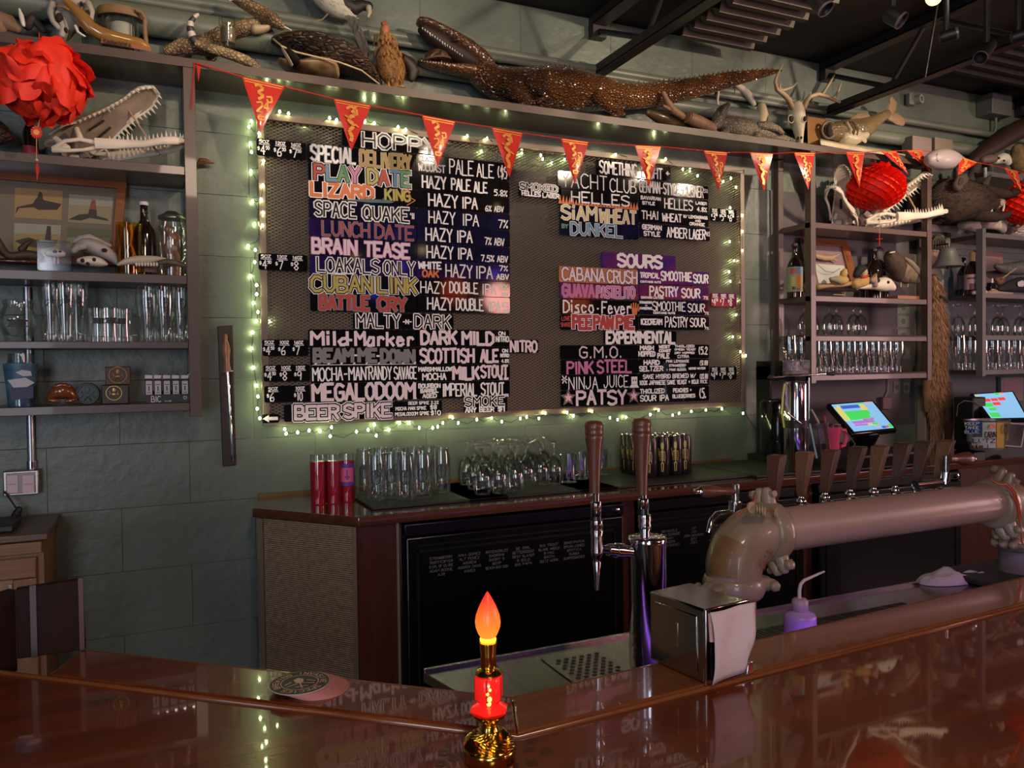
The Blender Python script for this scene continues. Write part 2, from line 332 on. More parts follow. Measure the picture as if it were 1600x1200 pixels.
# pillar
PLAS = mat('plaster', (.30, .215, .165), .75, var=.2, vs=5, bump=.9, bs=22)
PLAW = mat('plaster_white', (.36, .34, .29), .8, var=.25, vs=12, bump=1, bs=50)
p0, p1 = at(1432, 450, 0).x, at(1488, 450, -.1).x
struct(MB().box((p0, -.05, 0), (p1, .0, 2.42)), 'wall_pillar', PLAS, bevel=.004)
m = MB()
for zz, hh in ((2.10, .22), (1.55, .25), (1.82, .2), (1.3, .2)): m.box((p1-.09, -.054, zz), (p1+.003, -.045, zz+hh))
struct(m, 'wall_pillar_patches', PLAW, bevel=.003)
# darker painted backing panels behind the right units
BACK = mat('panel_mauve', (.085, .072, .08), .6, var=.15, vs=3)
struct(MB().box((2.52, -.006, 1.25), (p0-.02, .0005, 2.33)), 'wall_panel_right', BACK)
struct(MB().box((p1+.01, -.006, 1.1), (5.4, .0005, 2.1)), 'wall_panel_far', mat('panel_blue', (.07, .085, .105), .6, var=.2))
# ------------------------------------------------------------------ back counter
ZC = 1.133; CYF = -.515
CW = wood('counter_wood', (.13, .045, .022), (.05, .017, .012), .16, .8, 'x', 8)
RED = wood('red_wood', (.085, .026, .017), (.04, .012, .01), .3, .3, 'z', 8)
TAMB = wood('walnut_panel', (.40, .30, .20), (.17, .12, .085), .5, 0, 'x', 9, 26)
L0 = V(.268, -.215, 0); L1 = V(.525, CYF, 0)
bc = thing('back_counter', 'long glossy reddish wooden counter top against the back wall', 'counter', (1.5, -.25, ZC))
poly = [(.30, -.0), (L0.x, L0.y), (L1.x, L1.y), (4.9, CYF), (4.9, -.0)]
MB().prism([(x, y, ZC-.028) for x, y in poly], (0, 0, .028)).build('counter_top', CW, bc, bevel=.003)
MB().box((.31, -.016, ZC), (2.3, -.0, ZC+.012)).build('back_strip', wood('strip_wood', (.22, .11, .04), (.1, .05, .02), .4), bc)
cab = thing('bar_cabinet', 'chamfered walnut cabinet end with grooved side panel under the back counter', 'cabinet', (.4, -.3, 0))
pa, pb = L0+V(.012, -.0, 0), L1+V(-.004, .012, 0)
d = (pb-pa).normalized(); nrm = V(-d.y*-1, d.x*-1, 0); nrm = V(d.y, -d.x, 0)
MB().prism([pa+V(0, 0, .1), pb+V(0, 0, .1), pb-nrm*.02+V(0, 0, .1), pa-nrm*.02+V(0, 0, .1)], (0, 0, ZC-.13)).build('core', RED, cab)
m = MB(); z = .1
k = 0
grv = MB()
while z < ZC-.032:
    grv.prism([pa+d*.03+V(0, 0, z), pb-d*.014+V(0, 0, z), pb-d*.014+nrm*.0022+V(0, 0, z), pa+d*.03+nrm*.0022+V(0, 0, z)], (0, 0, .0045)); z += .0062
grv.build('grooved_panel', TAMB, cab, kind='stuff')
LWD = wood('pale_edge', (.24, .19, .13), (.13, .1, .07), .5, 0, 'z')
MB().prism([pa+d*.004+V(0,0,.1), pa+d*.026+V(0,0,.1), pa+d*.026+nrm*.004+V(0,0,.1), pa+d*.004+nrm*.004+V(0,0,.1)], (0, 0, ZC-.13)).build('edge_strip', LWD, cab)
MB().prism([pb-d*.012+V(0,0,.1), pb+V(0,0,.1), pb+nrm*.004+V(0,0,.1), pb-d*.012+nrm*.004+V(0,0,.1)], (0, 0, ZC-.13)).build('edge_strip', LWD, cab)
x1 = at(625, 950, -.5).x
MB().box((L1.x, CYF+.015, .1), (x1-.008, CYF+.035, ZC-.03)).build('front_panel', RED, cab)
MB().box((x1-.008, CYF+.012, .1), (x1, CYF+.035, ZC-.03)).build('edge_strip', LWD, cab)
FBLK = mat('fridge_black', (.0035, .0035, .004), .28, .2, coat=.2)
FTXT = mat('chalk_grey', (.13, .13, .135), .8)
def fridge(xa_, xb_, cols, label, group, cols2=()):
    t = thing('bar_fridge', label, 'fridge', ((xa_+xb_)/2, -.3, .2), group)
    MB().box((xa_, CYF+.04, .2), (xb_, -.03, ZC-.03)).build('body', FBLK, t, bevel=.003)
    dr = MB().box((xa_+.008, CYF+.0, .25), (xb_-.008, CYF+.04, ZC-.075)).build('door', FBLK, t, bevel=.005)
    gs = MB(); a, b, c, e = xa_+.04, xb_-.04, .50, ZC-.115
    for (p, q, r, s_) in ((a, b, c, c+.006), (a, b, e-.006, e), (a, a+.006, c, e), (b-.006, b, c, e), (a, b, c-.03, c-.026), (a, b, e+.012, e+.016)): gs.box((p, CYF-.003, r), (q, CYF, s_))
    gs.build('gasket_trim', mat('fridge_trim', (.012, .012, .014), .2), t)
    MB().box((xa_+.005, CYF+.002, ZC-.07), (xb_-.005, CYF+.04, ZC-.036)).build('top_rail', FBLK, t, bevel=.002)
    w = (xb_-xa_-.13)/max(1, len(cols))
    tm = MB()
    for rowi, cs, ztop in ((0, cols, ZC-.135), (1, cols2, .435)):
        for i, txt in enumerate(cs):
            for j, ln in enumerate(txt):
                wl = min(w*.82, len(ln)*.0072); cxx = xa_+.07+w*(i+.5)
                put_text(tm, ln, (cxx-wl/2, CYF, ztop-.0125*(j+1)), EX, EZ, wl, .0075, .0011, .0006, NF, .02)
    if tm.v: tm.build('lettering', FTXT, t)
    MB().lathe([(.0, 0), (.008, 0), (.009, .006), (.004, .008), (0, .008)], (xb_-.035, CYF, ZC-.055), 12, (0, -1, 0)).build('lock', mat('chrome'), t)
    return t
mat('chrome', (.75, .75, .78), .1, 1)
LISTA = [['STRAWBERRY', 'TRAFFICOPTER', '8 CPL OF US ONE', 'ADAM BOONE', 'AJR'], ['ANIA GOMEZ', 'ALT PEREZ', 'ANDREW', 'ANDREW DAVIS', 'ANNEO'], ['ARTICHUCKLES', 'BADRONA', 'BARRY G', 'BEMP', 'BEACH BOY DON'], ['BE GIRL', 'BETTERSCENT', 'BEST SLAYER', 'B GOLD', 'BIG PAPA'], ['BIG TROUT', 'BLAKE AREEA', 'B MAC', 'BOOTH', 'BOTZ WORK'], ['BRAD PATCH', 'BRIAN JONES', 'BRITICA', 'BUBBA', 'BUMPERSNICKER'], ['C MON', 'CAL', 'CT']]
LISTB = [['CAMERON', 'CAPTAIN', 'CARLEY FREE', 'CIRCUS BEAR', 'CHANDRA'], ['CHRIS DIAZ', 'CHRIS METAL', 'CHRIS HYDE', 'CUSTARD', 'COTOP'], ['D TOWN', 'DANIELS', 'DUNMORE'], ['DARBO', 'DARMERON', 'DREADLOCK', 'DRAGONAIR', 'DAVID C'], ['DUDES N FLUSH', 'DRONE', 'D. ABBEY', 'EL PARROT', 'ELLYHAND'], ['DOUG BETTY', 'DYNISM', 'EARL OF FOX', 'EARLY', 'EARL BRAKE'], ['', 'HEY YOUR HERE']]
f1a, f1b = at(629, 900, -.5).x, at(974, 850, -.5).x
f2a, f2b = at(996, 850, -.5).x, at(1254, 850, -.5).x
f3a, f3b = at(1274, 850, -.5).x, at(1499, 820, -.5).x
fridge(f1a, f1b, LISTA, 'black under-counter fridge with name lists, beside the walnut cabinet end', 'black fridges', LISTB)
fridge(f2a, f2b, [['BB NICOLE', 'FRANK SCHRADER', 'HARU', 'JAGERS', 'JASON DUCKET'], ['JIM', 'JON', 'JERRY-JACK DAVIES', 'JEFF', 'JOEZ'], ['JOHNNY MAC DONALD', 'JUSTIN RIOS', 'CAROLS', 'CELT IV', 'KIMBO RHO'], ['KING', 'KIT'], ['LARKY', 'LOTTE'], ['MAEVE', 'MAX C']], 'black under-counter fridge with name lists, behind the chrome tap tower', 'black fridges', [['MARTIN', 'MAZZY'], ['MEMO', 'MIKE D'], ['MOLLY', 'MOO'], ['NACHO', 'NED', 'NOVA'], ['OLLY', 'OSCAR', 'OTTO'], ['PETE MARTINES', 'PHIL AFFLECT', 'POLO', 'RINGO']])
fridge(f3a, f3b, [], 'plain black under-counter fridge behind the row of wooden tap handles', 'black fridges')
divs = MB(); 
dv = thing('cabinet_frame', 'dark red wooden uprights framing the black fridges', 'cabinet', (2.2, -.3, .1))
for a, b in ((x1+.002, f1a-.0), (f1b, f2a), (f2b, f3a)): MB().box((a+.002, CYF+.03, .1), (b-.002, CYF+.06, ZC-.03)).build('upright', FBLK if a < 1 else RED, dv)
MB().box((f3b, CYF+.02, .1), (f3b+.02, CYF+.05, ZC-.03)).build('upright', RED, dv)
MB().box((f3b+.021, CYF+.035, .1), (4.9, CYF+.055, ZC-.03)).build('side_panel', RED, dv)
# ------------------------------------------------------------------ menu board
BX0, BX1, BZ0, BZ1 = .325, 2.338, 1.372, 2.400
BRN = mat('board_brown', (.17, .12, .10), .4, .2)
bd = thing('menu_board', 'large expanded metal menu board in a thin brown frame on the wall', 'menu board', (1.33, -.03, BZ0))
fr = .022
MB().box((BX0, -.046, BZ0), (BX1, -.012, BZ0+fr)).build('frame', BRN, bd, bevel=.0015)
MB().box((BX0, -.046, BZ1-fr), (BX1, -.012, BZ1)).build('frame', BRN, bd, bevel=.0015)
MB().box((BX0, -.046, BZ0+fr), (BX0+fr, -.012, BZ1-fr)).build('frame', BRN, bd, bevel=.0015)
MB().box((BX1-fr, -.046, BZ0+fr), (BX1, -.012, BZ1-fr)).build('frame', BRN, bd, bevel=.0015)
m = MB(); pw, ph = .0215, .0108; t_ = .0017
nx = int((BX1-BX0-2*fr)/pw*2)
z = BZ0+fr; r_ = 0
while z < BZ1-fr:
    P = []; F = []
    for i in range(nx+1):
        x = BX0+fr+i*pw/2; zz = z+(ph/4 if (i+r_) % 2 else -ph/4)
        P += [(x, -.0405, zz-t_), (x, -.0375, zz+t_*.9), (x, -.0355, zz+t_*.3)]
    for i in range(nx):
        a = i*3; F += [(a, a+3, a+4, a+1), (a+1, a+4, a+5, a+2)]
    m.add(P, F); z += ph/2; r_ += 1
m.build('expanded_mesh', mat('mesh_brown', (.30, .215, .17), .38, .3), bd, kind='stuff')
# palette for the lettering
def flat(n, c, r=.5): return mat(n, c, r)
PAL = [flat('ink_white', (.95, .93, .93)), flat('ink_black', (.006, .006, .007), .25), flat('ink_red', (.45, .05, .04)), flat('ink_blue', (.12, .30, .42)), flat('ink_green', (.12, .32, .16)),
       flat('ink_pink', (.60, .20, .42)), flat('ink_yellow', (.50, .42, .10)), flat('ink_orange', (.75, .20, .06)), flat('ink_grey', (.22, .22, .23)), flat('ink_palepink', (.88, .72, .78)),
       flat('ink_teal', (.07, .16, .15)), flat('ink_gold', (.42, .31, .10)), flat('ink_paleyellow', (.70, .60, .30)), flat('ink_purple', (.12, .05, .25)), flat('ink_tan', (.40, .28, .15))]
W_, K_, R_, B_, G_, P_, Y_, O_, S_, PP, T_, AU, PY, PU, TN = range(15)
SBK = mat('sign_black', (.006, .006, .008), .06, spec=.35)
def galaxy(n, a, b, c): return mat(n, b, .06, spec=.35, c2=a, vs=14, contrast=.5)  # galaxy print on the purple heading; elsewhere coloured reflections painted in
SGX = galaxy('sign_violet_glare', (.006, .006, .012), (.03, .015, .11), 0); SPU = galaxy('sign_purple', (.22, .02, .12), (.035, .03, .20), 0); SOR = mat('sign_orange', (.55, .20, .08), .25); SNV = galaxy('sign_navy_glare', (.006, .006, .009), (.012, .012, .05), 0)  # violet and navy: reflections of coloured lights put into the black
SRD = galaxy('sign_redblue_glare', (.35, .04, .03), (.03, .02, .15), 0)  # red lamp reflections painted into the strip colour
YS = -.0475
def sign(xl, yt, yb, xr, T, label, bg=None, group=None, extra=None, cat='sign', name='menu_sign', ys=None):
    a = at(xl, yt, YS); b = at(xl, yb, YS); c = at(xr, (yt+yb)/2, YS); x0, x1, z0, z1 = a.x, c.x, b.z, a.z
    g = .0012; mb = MB(); n = 4; rr = .006
    pts = []
    for cx, cz, a0 in ((x1-g-rr, z0+g+rr, -90), (x1-g-rr, z1-g-rr, 0), (x0+g+rr, z1-g-rr, 90), (x0+g+rr, z0+g+rr, 180)):
        for k in range(3): an = math.radians(a0+45*k); pts.append((cx+rr*math.cos(an), YS+.0035, cz+rr*math.sin(an)))
    t = thing(name, label, cat, ((x0+x1)/2, YS+.0035, z0), group)
    mb.prism(pts, (0, -.004, 0)); mb.build('panel', bg or SBK, t)
    w, h = x1-x0, z1-z0; tm = MB()
    for s, u0, u1, v0, v1, sty, th in T:
        O = V(x0+w*u0, YS-.0005, z0+h*v0)
        for li, ci in enumerate(sty):
            k = th*h*(1 if li == 0 else (.42 if len(sty) == 2 else (.74, .42)[li-1]))
            if len(sty) == 2 and sty[1] != K_: k = th*h*(1 if li == 0 else .66)
            put_text(tm, s, O, EX, EZ, w*(u1-u0), h*(v1-v0), k, .0004*(li+1), NF, .03, ci, seed=s+str(xl))
    if extra: extra(tm, x0, z0, w, h)
    if tm.v: tm.build('lettering', PAL, t, kind='stuff')
    return t
def line(tm, p, q, th, mi, lift=.0012):
    tm.cur = mi; a, b = Vector(p), Vector(q); d = (b-a).normalized(); n_ = V(-d.z, 0, d.x)*th/2
    tm.quad(a-n_+NF*lift, b-n_+NF*lift, b+n_+NF*lift, a+n_+NF*lift)
def prices(rows, xs):
    def ex(tm, x0, z0, w, h):
        for (oz, d, c), u in zip(rows, xs):
            put_text(tm, oz, V(x0+w*u, YS-.0005, z0+h*.73), EX, EZ, w*.19, h*.17, h*.045, .0004, NF, .02, W_)
            line(tm, (x0+w*(u-.01), YS, z0+h*.66), (x0+w*(u+.21), YS, z0+h*.65), h*.035, W_)
            put_text(tm, '$', V(x0+w*(u-.035), YS-.0005, z0+h*.33), EX, EZ, w*.04, h*.18, h*.04, .0004, NF, 0, W_)
            put_text(tm, d, V(x0+w*(u+.03), YS-.0005, z0+h*.1), EX, EZ, w*.05*(1+len(d)*.6), h*.48, h*.06, .0004, NF, 0, W_)
            if c: put_text(tm, c, V(x0+w*(u+.125), YS-.0005, z0+h*.4), EX, EZ, w*.07, h*.17, h*.045, .0004, NF, 0, W_)
    return ex
OUT = (W_, K_)
X3 = (.06, .38, .69)
LB = 'black price strip of the board, '
sign(400, 215, 243, 479, [], LB+'topmost on the left, beside the heading flag', extra=prices([('5OZ', '4', '50'), ('12OZ', '6', '50'), ('16OZ', '7', '50')], X3))
sign(403, 395, 422, 481, [], LB+'second from the top on the left', extra=prices([('5OZ', '4', '50'), ('12OZ', '7', ''), ('16OZ', '8', '')], X3))
sign(409, 530, 557, 482, [], LB+'left of the mild beer strip', extra=prices([('5OZ', '4', '50'), ('10OZ', '6', ''), ('16OZ', '7', '')], X3))
sign(411, 570, 597, 485, [], LB+'the 8 and 9 dollar prices', extra=prices([('5OZ', '4', '50'), ('10OZ', '8', ''), ('12OZ', '9', '')], X3))
sign(412, 603, 630, 485, [], LB+'lowest on the left with only two prices', extra=prices([('5OZ', '6', ''), ('10OZ', '10', '')], (.1, .68)))
def arrow(tm, x0, z0, w, h):
    tm.cur = PP; a = YS-.001
    tm.add([(x0+w*.05, a, z0+h*.5), (x0+w*.4, a, z0+h*.1), (x0+w*.4, a, z0+h*.32), (x0+w*.9, a, z0+h*.32), (x0+w*.9, a, z0+h*.68), (x0+w*.4, a, z0+h*.68), (x0+w*.4, a, z0+h*.9)], [(0, 1, 2), (2, 3, 4, 5), (0, 2, 5), (0, 5, 6)])
sign(409, 647, 662, 437, [], 'small black sign with a pale arrow pointing left at the board corner', extra=arrow)
N1 = 'name strip of the left menu column: '
def rays(tm, x0, z0, w, h):
    for k in range(5):
        a = -.6+k*.3
        line(tm, (x0+w*.455+.003*math.cos(a), YS, z0+h*(.5+.35*math.sin(a))), (x0+w*.485, YS, z0+h*(.5+.5*math.sin(a))), h*.03, W_)
sign(534, 199, 227, 690, [('HOPPY', .2, .93, .08, .88, OUT, .24)], 'heading strip with hollow white block letters above the left menu column')
sign(479, 223, 252, 649, [('SPECIAL', .04, .43, .1, .9, (T_, W_), .2), ('DELIVERY', .48, .95, .06, .86, (Y_, TN), .2)], N1+'pale green and gold letters, just under the heading', extra=rays)
sign(481, 252, 282, 650, [('PLAY', .06, .46, .12, .88, (W_, K_, R_), .34), ('DATE', .54, .94, .12, .88, (W_, K_, Y_), .34)], N1+'rainbow coloured letters outlined in white', extra=lambda tm, x0, z0, w, h: [put_text(tm, s, V(x0+w*u, YS-.0008, z0+h*.12), EX, EZ, w*.082, h*.76, h*.17, .0014, NF, .0, c, seed='x') for s, u, c in (('L', .168, B_), ('A', .272, G_), ('Y', .376, P_), ('A', .648, R_), ('T', .755, B_), ('E', .86, G_))])
def lizard(tm, x0, z0, w, h):
    tm.cur = T_; a = YS-.0022
    tm.add([(x0+w*.3, a, z0+h*.06), (x0+w*.55, a, z0+h*.02), (x0+w*.75, a, z0+h*.08), (x0+w*.78, a, z0+h*.16), (x0+w*.72, a, z0+h*.26), (x0+w*.55, a, z0+h*.22)], [(0, 1, 2, 3, 4, 5)])
    for u in (.5, .56, .66): line(tm, (x0+w*u, YS, z0+h*.2), (x0+w*(u+.03), YS, z0+h*.36), h*.05, T_, .0022)
    for p, q in (((.86, .8), (.92, .98)), ((.92, .98), (.93, .5)), ((.93, .5), (.985, .35)), ((.985, .35), (.9, .02))): line(tm, (x0+w*p[0], YS, z0+h*p[1]), (x0+w*q[0], YS, z0+h*q[1]), h*.05, O_, .0024)
sign(481, 282, 310, 651, [('LIZARD', .03, .58, .22, .92, (W_, O_), .32), ('KING', .7, .93, .28, .88, (K_, Y_), .2)], N1+'orange letters with a small green lizard and crown', extra=lizard)
sign(482, 310, 340, 651, [('SPACE', .06, .42, .14, .88, OUT, .22), ('QUAKE', .49, .92, .1, .82, OUT, .22), ("'#", .93, .98, .3, .6, (W_,), .06)], N1+'hollow white letters ending in a tiny drawing', bg=SNV)
sign(482, 340, 369, 652, [('LUNCH', .12, .54, .12, .88, (B_, R_), .15), ('DATE', .6, .96, .1, .85, (B_, R_), .15)], N1+'thin red letters with blue edges', bg=SGX)
sign(483, 369, 398, 652, [('BRAIN', .03, .42, .12, .88, (P_, PP), .22), ('TEASE', .5, .92, .08, .84, (P_, PP), .22)], N1+'mauve pink letters shaded pale', bg=SNV)
sign(483, 398, 428, 652, [('LOAKALS', .07, .63, .16, .88, OUT, .19), ('ONLY', .68, .97, .12, .84, OUT, .19)], N1+'hollow white letters underlined with a white swoosh', bg=SGX, extra=lambda tm, x0, z0, w, h: line(tm, (x0+w*.15, YS, z0+h*.06), (x0+w*.4, YS, z0+h*.09), h*.06, W_))
sign(483, 428, 457, 653, [('CUBAN', .02, .56, .1, .9, (W_, K_, Y_), .34), ('LINK', .62, .98, .1, .9, (W_, K_, Y_), .34)], N1+'fat yellow letters')
sign(484, 457, 486, 653, [('BATTLE', .09, .53, .15, .85, (S_, R_), .28), ('CRY', .62, .88, .1, .8, (S_, R_), .28)], N1+'bold red letters with dark outlines')
sign(551, 488, 514, 709, [('MALTY', .04, .45, .1, .9, OUT, .22), ('-N-', .48, .57, .35, .6, (W_,), .07), ('DARK', .6, .96, .1, .9, OUT, .22)], 'heading strip with hollow white letters in the middle of the left menu column')
sign(481, 514, 543, 652, [('Mild', .03, .36, .16, .84, (PP,), .17), ('.', .355, .4, .4, .6, (PP,), .2), ('Marker', .42, .97, .12, .84, (PP,), .16)], N1+'fat rounded white lower-case letters')
def dots(tm, x0, z0, w, h):
    for k in range(9): line(tm, (x0+w*(.04+k*.115), YS, z0+h*.06), (x0+w*(.06+k*.115), YS, z0+h*.12), h*.07, W_)
    line(tm, (x0+w*.02, YS, z0+h*.02), (x0+w*.98, YS, z0+h*.02), h*.03, W_)
sign(484, 543, 571, 653, [('BEAM', .04, .38, .2, .88, (S_, S_), .22), ('-', .39, .43, .5, .6, (W_,), .1), ('ME', .44, .6, .2, .88, (S_, S_), .22), ('-', .6, .64, .45, .55, (W_,), .1), ('DOWN', .65, .96, .16, .84, (S_, S_), .22)], N1+'dull grey letters over a starry dotted line', extra=dots)
sign(485, 571, 599, 653, [('MOCHA-MAN', .02, .5, .15, .85, (W_,), .085), ("'", .495, .52, .6, .9, (W_,), .08), ('RANDY', .53, .74, .15, .88, (W_,), .08), ('SAVAGE', .77, .985, .15, .85, (W_,), .08)], N1+'thin narrow white letters in three words')
sign(485, 599, 629, 654, [('MEGALODOOM', .02, .96, .1, .92, (PP,), .17), ('.', .965, .985, .05, .15, (W_,), .08)], N1+'tall bold pinkish white letters, lowest')
sign(443, 632, 660, 615, [('BEER', .1, .48, .14, .86, (W_, K_, PP), .4), ('SPIKE', .54, .97, .14, .86, (W_, K_, PP), .4)], 'long strip with bubble letters outlined in white at the bottom left of the board')
sign(615, 627, 652, 691, [('BEER SPIKE 2.22', .3, .92, .76, .93, (W_,), .045), ('MOCHA MAN SPIKE', .04, .66, .43, .62, (W_,), .05), ('$8', .75, .88, .42, .68, (W_,), .06), ('MEGALODOOM SPIKE', .03, .72, .08, .28, (W_,), .05), ('$10', .76, .96, .05, .32, (W_,), .06)], 'small strip with three lines of tiny white writing at the board bottom')
sign(724, 620, 646, 793, [('SMOKE', .04, .92, .42, .95, OUT, .2), ('ANY BEER', .04, .68, .06, .32, (W_,), .08), ('$1', .78, .95, .06, .34, (W_,), .09)], 'black sign with hollow letters over ANY BEER $1')
D1 = 'description strip of the left menu column: '
sign(649, 240, 270, 796, [('CLASSIC', .04, .24, .66, .9, (W_,), .07), ('W.COAST', .03, .3, .14, .5, (W_,), .07), ('PALE', .35, .6, .12, .88, (W_,), .07), ('ALE', .64, .82, .1, .8, (W_,), .07), ('($5', .86, .97, .15, .75, (W_,), .07)], D1+'topmost, pale ale')
sign(649, 270, 297, 796, [('HAZY', .07, .31, .2, .88, (W_,), .1), ('PALE', .37, .57, .2, .85, (W_,), .1), ('ALE', .61, .75, .18, .78, (W_,), .1), ('5.8%', .83, .97, .08, .42, (W_,), .07)], D1+'second from the top, hazy pale ale')
sign(650, 297, 324, 796, [('HAZY', .13, .43, .16, .86, (W_,), .1), ('IPA', .48, .64, .16, .8, (W_,), .1), ('6% ABV', .73, .93, .1, .42, (W_,), .06)], D1+'third from the top, 6 percent')
sign(650, 324, 351, 797, [('HAZY', .13, .4, .16, .86, (W_,), .08), ('IPA', .48, .65, .14, .8, (W_,), .08), ('7%', .87, .97, .14, .6, (W_,), .07)], D1+'fourth from the top, 7 percent', bg=SNV)
sign(650, 351, 379, 797, [('HAZY', .1, .37, .16, .86, (W_,), .09), ('IPA', .42, .58, .16, .8, (W_,), .09), ('7% ABV', .72, .93, .1, .5, (W_,), .06)], D1+'fifth from the top, beside the thin red name', bg=SNV)
sign(650, 379, 406, 797, [('HAZY', .11, .38, .16, .86, (W_,), .09), ('IPA', .43, .58, .16, .8, (W_,), .09), ('7.5% ABV', .68, .97, .1, .46, (W_,), .07)], D1+'sixth from the top, 7.5 percent', bg=SNV)
sign(651, 406, 435, 797, [('WHITE', .02, .25, .55, .9, (W_,), .09), ('OAK', .06, .22, .1, .45, (O_,), .09), ('HAZY', .3, .58, .14, .82, (S_, W_), .1), ('IPA', .62, .8, .14, .8, (S_, W_), .1), ('7%', .88, .97, .6, .88, (W_,), .06), ('ABV', .85, .98, .12, .4, (W_,), .07)], D1+'white oak, with a two line start', bg=SGX)
sign(651, 435, 461, 797, [('HAZY', .04, .3, .14, .82, (W_, W_), .08), ('DOUBLE', .34, .64, .2, .84, (W_,), .09), ('IPA', .69, .84, .18, .8, (W_,), .08), ('8%', .88, .97, .5, .8, (W_,), .06), ('ABV', .9, .98, .1, .3, (W_,), .05)], D1+'upper of the two double strips')
sign(651, 461, 488, 797, [('HAZY', .11, .37, .18, .86, (W_,), .09), ('DOUBLE', .41, .7, .18, .84, (W_,), .09), ('IPA', .76, .89, .16, .72, (W_,), .09), ('8%', .91, .98, .4, .7, (W_,), .05), ('ABV', .93, .99, .06, .24, (W_,), .05)], D1+'lower of the two double strips')
sign(649, 514, 542, 796, [('DARK', .06, .42, .16, .86, (PP,), .17), ('MILD', .49, .82, .14, .84, (PP,), .17), ('ON', .88, .95, .68, .88, (W_,), .06), ('NITRO', .85, .99, .3, .6, (W_,), .07)], D1+'bold letters, first under the middle heading')
sign(651, 542, 570, 796, [('SCOTTISH', .04, .6, .12, .86, (PP,), .15), ('ALE', .68, .87, .12, .8, (PP,), .15), ('ON', .92, .98, .68, .86, (W_,), .06), ('NITRO', .9, .99, .4, .58, (W_,), .06), ('4.8%', .91, .99, .08, .26, (W_,), .05)], D1+'bold letters, second under the middle heading')
sign(651, 570, 597, 797, [('MARSHMALLOW', .02, .36, .62, .84, (W_,), .07), ('MOCHA', .06, .3, .12, .48, (W_,), .08), ('MILK', .38, .65, .12, .82, (PP,), .17), ('STOUT', .68, .97, .2, .88, (PP,), .14), ('8% ABV', .88, .98, .04, .16, (W_,), .05)], D1+'bold stout with two thin words at its start')
sign(651, 597, 624, 797, [('BOURBON', .02, .24, .66, .88, (W_,), .07), ('BARREL', .04, .22, .38, .58, (W_,), .07), ('AGED', .06, .2, .08, .3, (W_,), .07), ('IMPERIAL', .27, .63, .14, .84, (W_,), .1), ('STOUT', .68, .93, .14, .84, (W_,), .1), ('15%', .92, .98, .02, .16, (W_,), .05)], D1+'lowest, three thin words before the stout')
sign(796, 530, 552, 842, [('NITRO', .04, .92, .12, .86, (PP,), .16)], 'short black strip reading NITRO right of the left menu column')
# right column
N2 = 'name strip of the right menu column: '
sign(931, 248, 272, 1048, [('SOMETHING', .05, .53, .12, .88, (W_, W_), .12), ('LIGHT', .6, .88, .1, .8, (W_, W_), .1), ('*', .92, .99, .3, .8, (W_,), .08)], 'heading strip with narrow white letters and a little sun above the right menu column')
sign(871, 266, 294, 997, [('YACHT', .05, .6, .14, .92, (W_,), .07), ('CLUB', .64, .97, .1, .84, (W_,), .07)], N2+'thin spaced white letters with crossbars')
sign(810, 284, 306, 877, [('SMOKED', .04, .9, .48, .94, OUT, .2), ('HELLES', .08, .5, .08, .36, (W_,), .1), ('LAGER', .56, .94, .06, .34, (W_,), .1)], 'short hollow-lettered strip left of the right menu column')
def flames(tm, x0, z0, w, h):
    rnd = random.Random(3); tm.cur = O_
    for k in range(26):
        u = k/26; hh = h*(.18+.55*abs(u-.5)**1.5*2+rnd.random()*.12); xx = x0+w*u
        tm.add([(xx, YS-.0008, z0+h*.01), (xx+w*.04, YS-.0008, z0+h*.01), (xx+w*.025, YS-.0008, z0+hh)], [(0, 1, 2)])
sign(872, 294, 318, 997, [('HELLES', .16, .88, .2, .88, (S_, W_), .13)], N2+'grey letters rising from orange flames', extra=flames)
sign(874, 318, 344, 998, [('SiAM', .03, .45, .12, .92, (W_, PY), .2), ('WHEAT', .5, .96, .1, .86, (W_, PY), .2)], N2+'pale yellow letters', bg=SNV)
sign(874, 344, 367, 998, [('BY', .03, .1, .5, .75, (G_,), .08), ('DUNKEL', .14, .78, .12, .9, (W_, B_), .22)], N2+'white letters turning blue', bg=SNV)
sign(939, 393, 418, 1056, [('SOURS', .22, .8, .14, .88, (W_,), .2)], 'purple galaxy heading strip with bold white letters', bg=SPU)
sign(873, 415, 441, 997, [('CABANA', .04, .56, .14, .88, (K_, PP), .2), ('CRUSH', .6, .98, .1, .84, (K_, PP), .2)], N2+'orange strip with hollow pale letters', bg=SOR)
sign(874, 441, 466, 998, [('GUAVA', .04, .42, .16, .88, (P_, P_), .2), ('PASTELITO', .46, .94, .14, .82, (PP, P_), .18)], N2+'pink letters directly under the orange strip', bg=SRD)
def hand(tm, x0, z0, w, h):
    tm.cur = O_; a = YS-.002
    tm.add([(x0+w*.91, a, z0+h*.05), (x0+w*.97, a, z0+h*.05), (x0+w*.985, a, z0+h*.5), (x0+w*.9, a, z0+h*.5)], [(0, 1, 2, 3)])
    for k in range(4): line(tm, (x0+w*(.905+.024*k), YS, z0+h*.45), (x0+w*(.895+.032*k), YS, z0+h*(.8+.08*(k in (1, 2)))), h*.1, O_, .0022)
    line(tm, (x0+w*.99, YS, z0+h*.3), (x0+w*1.01, YS, z0+h*.6), h*.1, O_, .0022)
sign(875, 467, 491, 998, [('Disco', .04, .42, .14, .9, (W_,), .11), ('.', .45, .49, .4, .6, (W_,), .14), ('Fever', .52, .9, .12, .88, (W_,), .11)], N2+'curly white script beside a red hand', extra=hand)
sign(875, 491, 515, 998, [('LOVE', .02, .12, .6, .85, (R_,), .06), ('SHARE', .01, .13, .2, .45, (R_,), .06), ('PEE', .16, .38, .1, .9, (PP, R_), .34), ('PAW', .42, .66, .1, .9, (PP, R_), .34), ('PIE', .71, .93, .1, .9, (PP, R_), .34)], N2+'fat red letters with pale outlines')
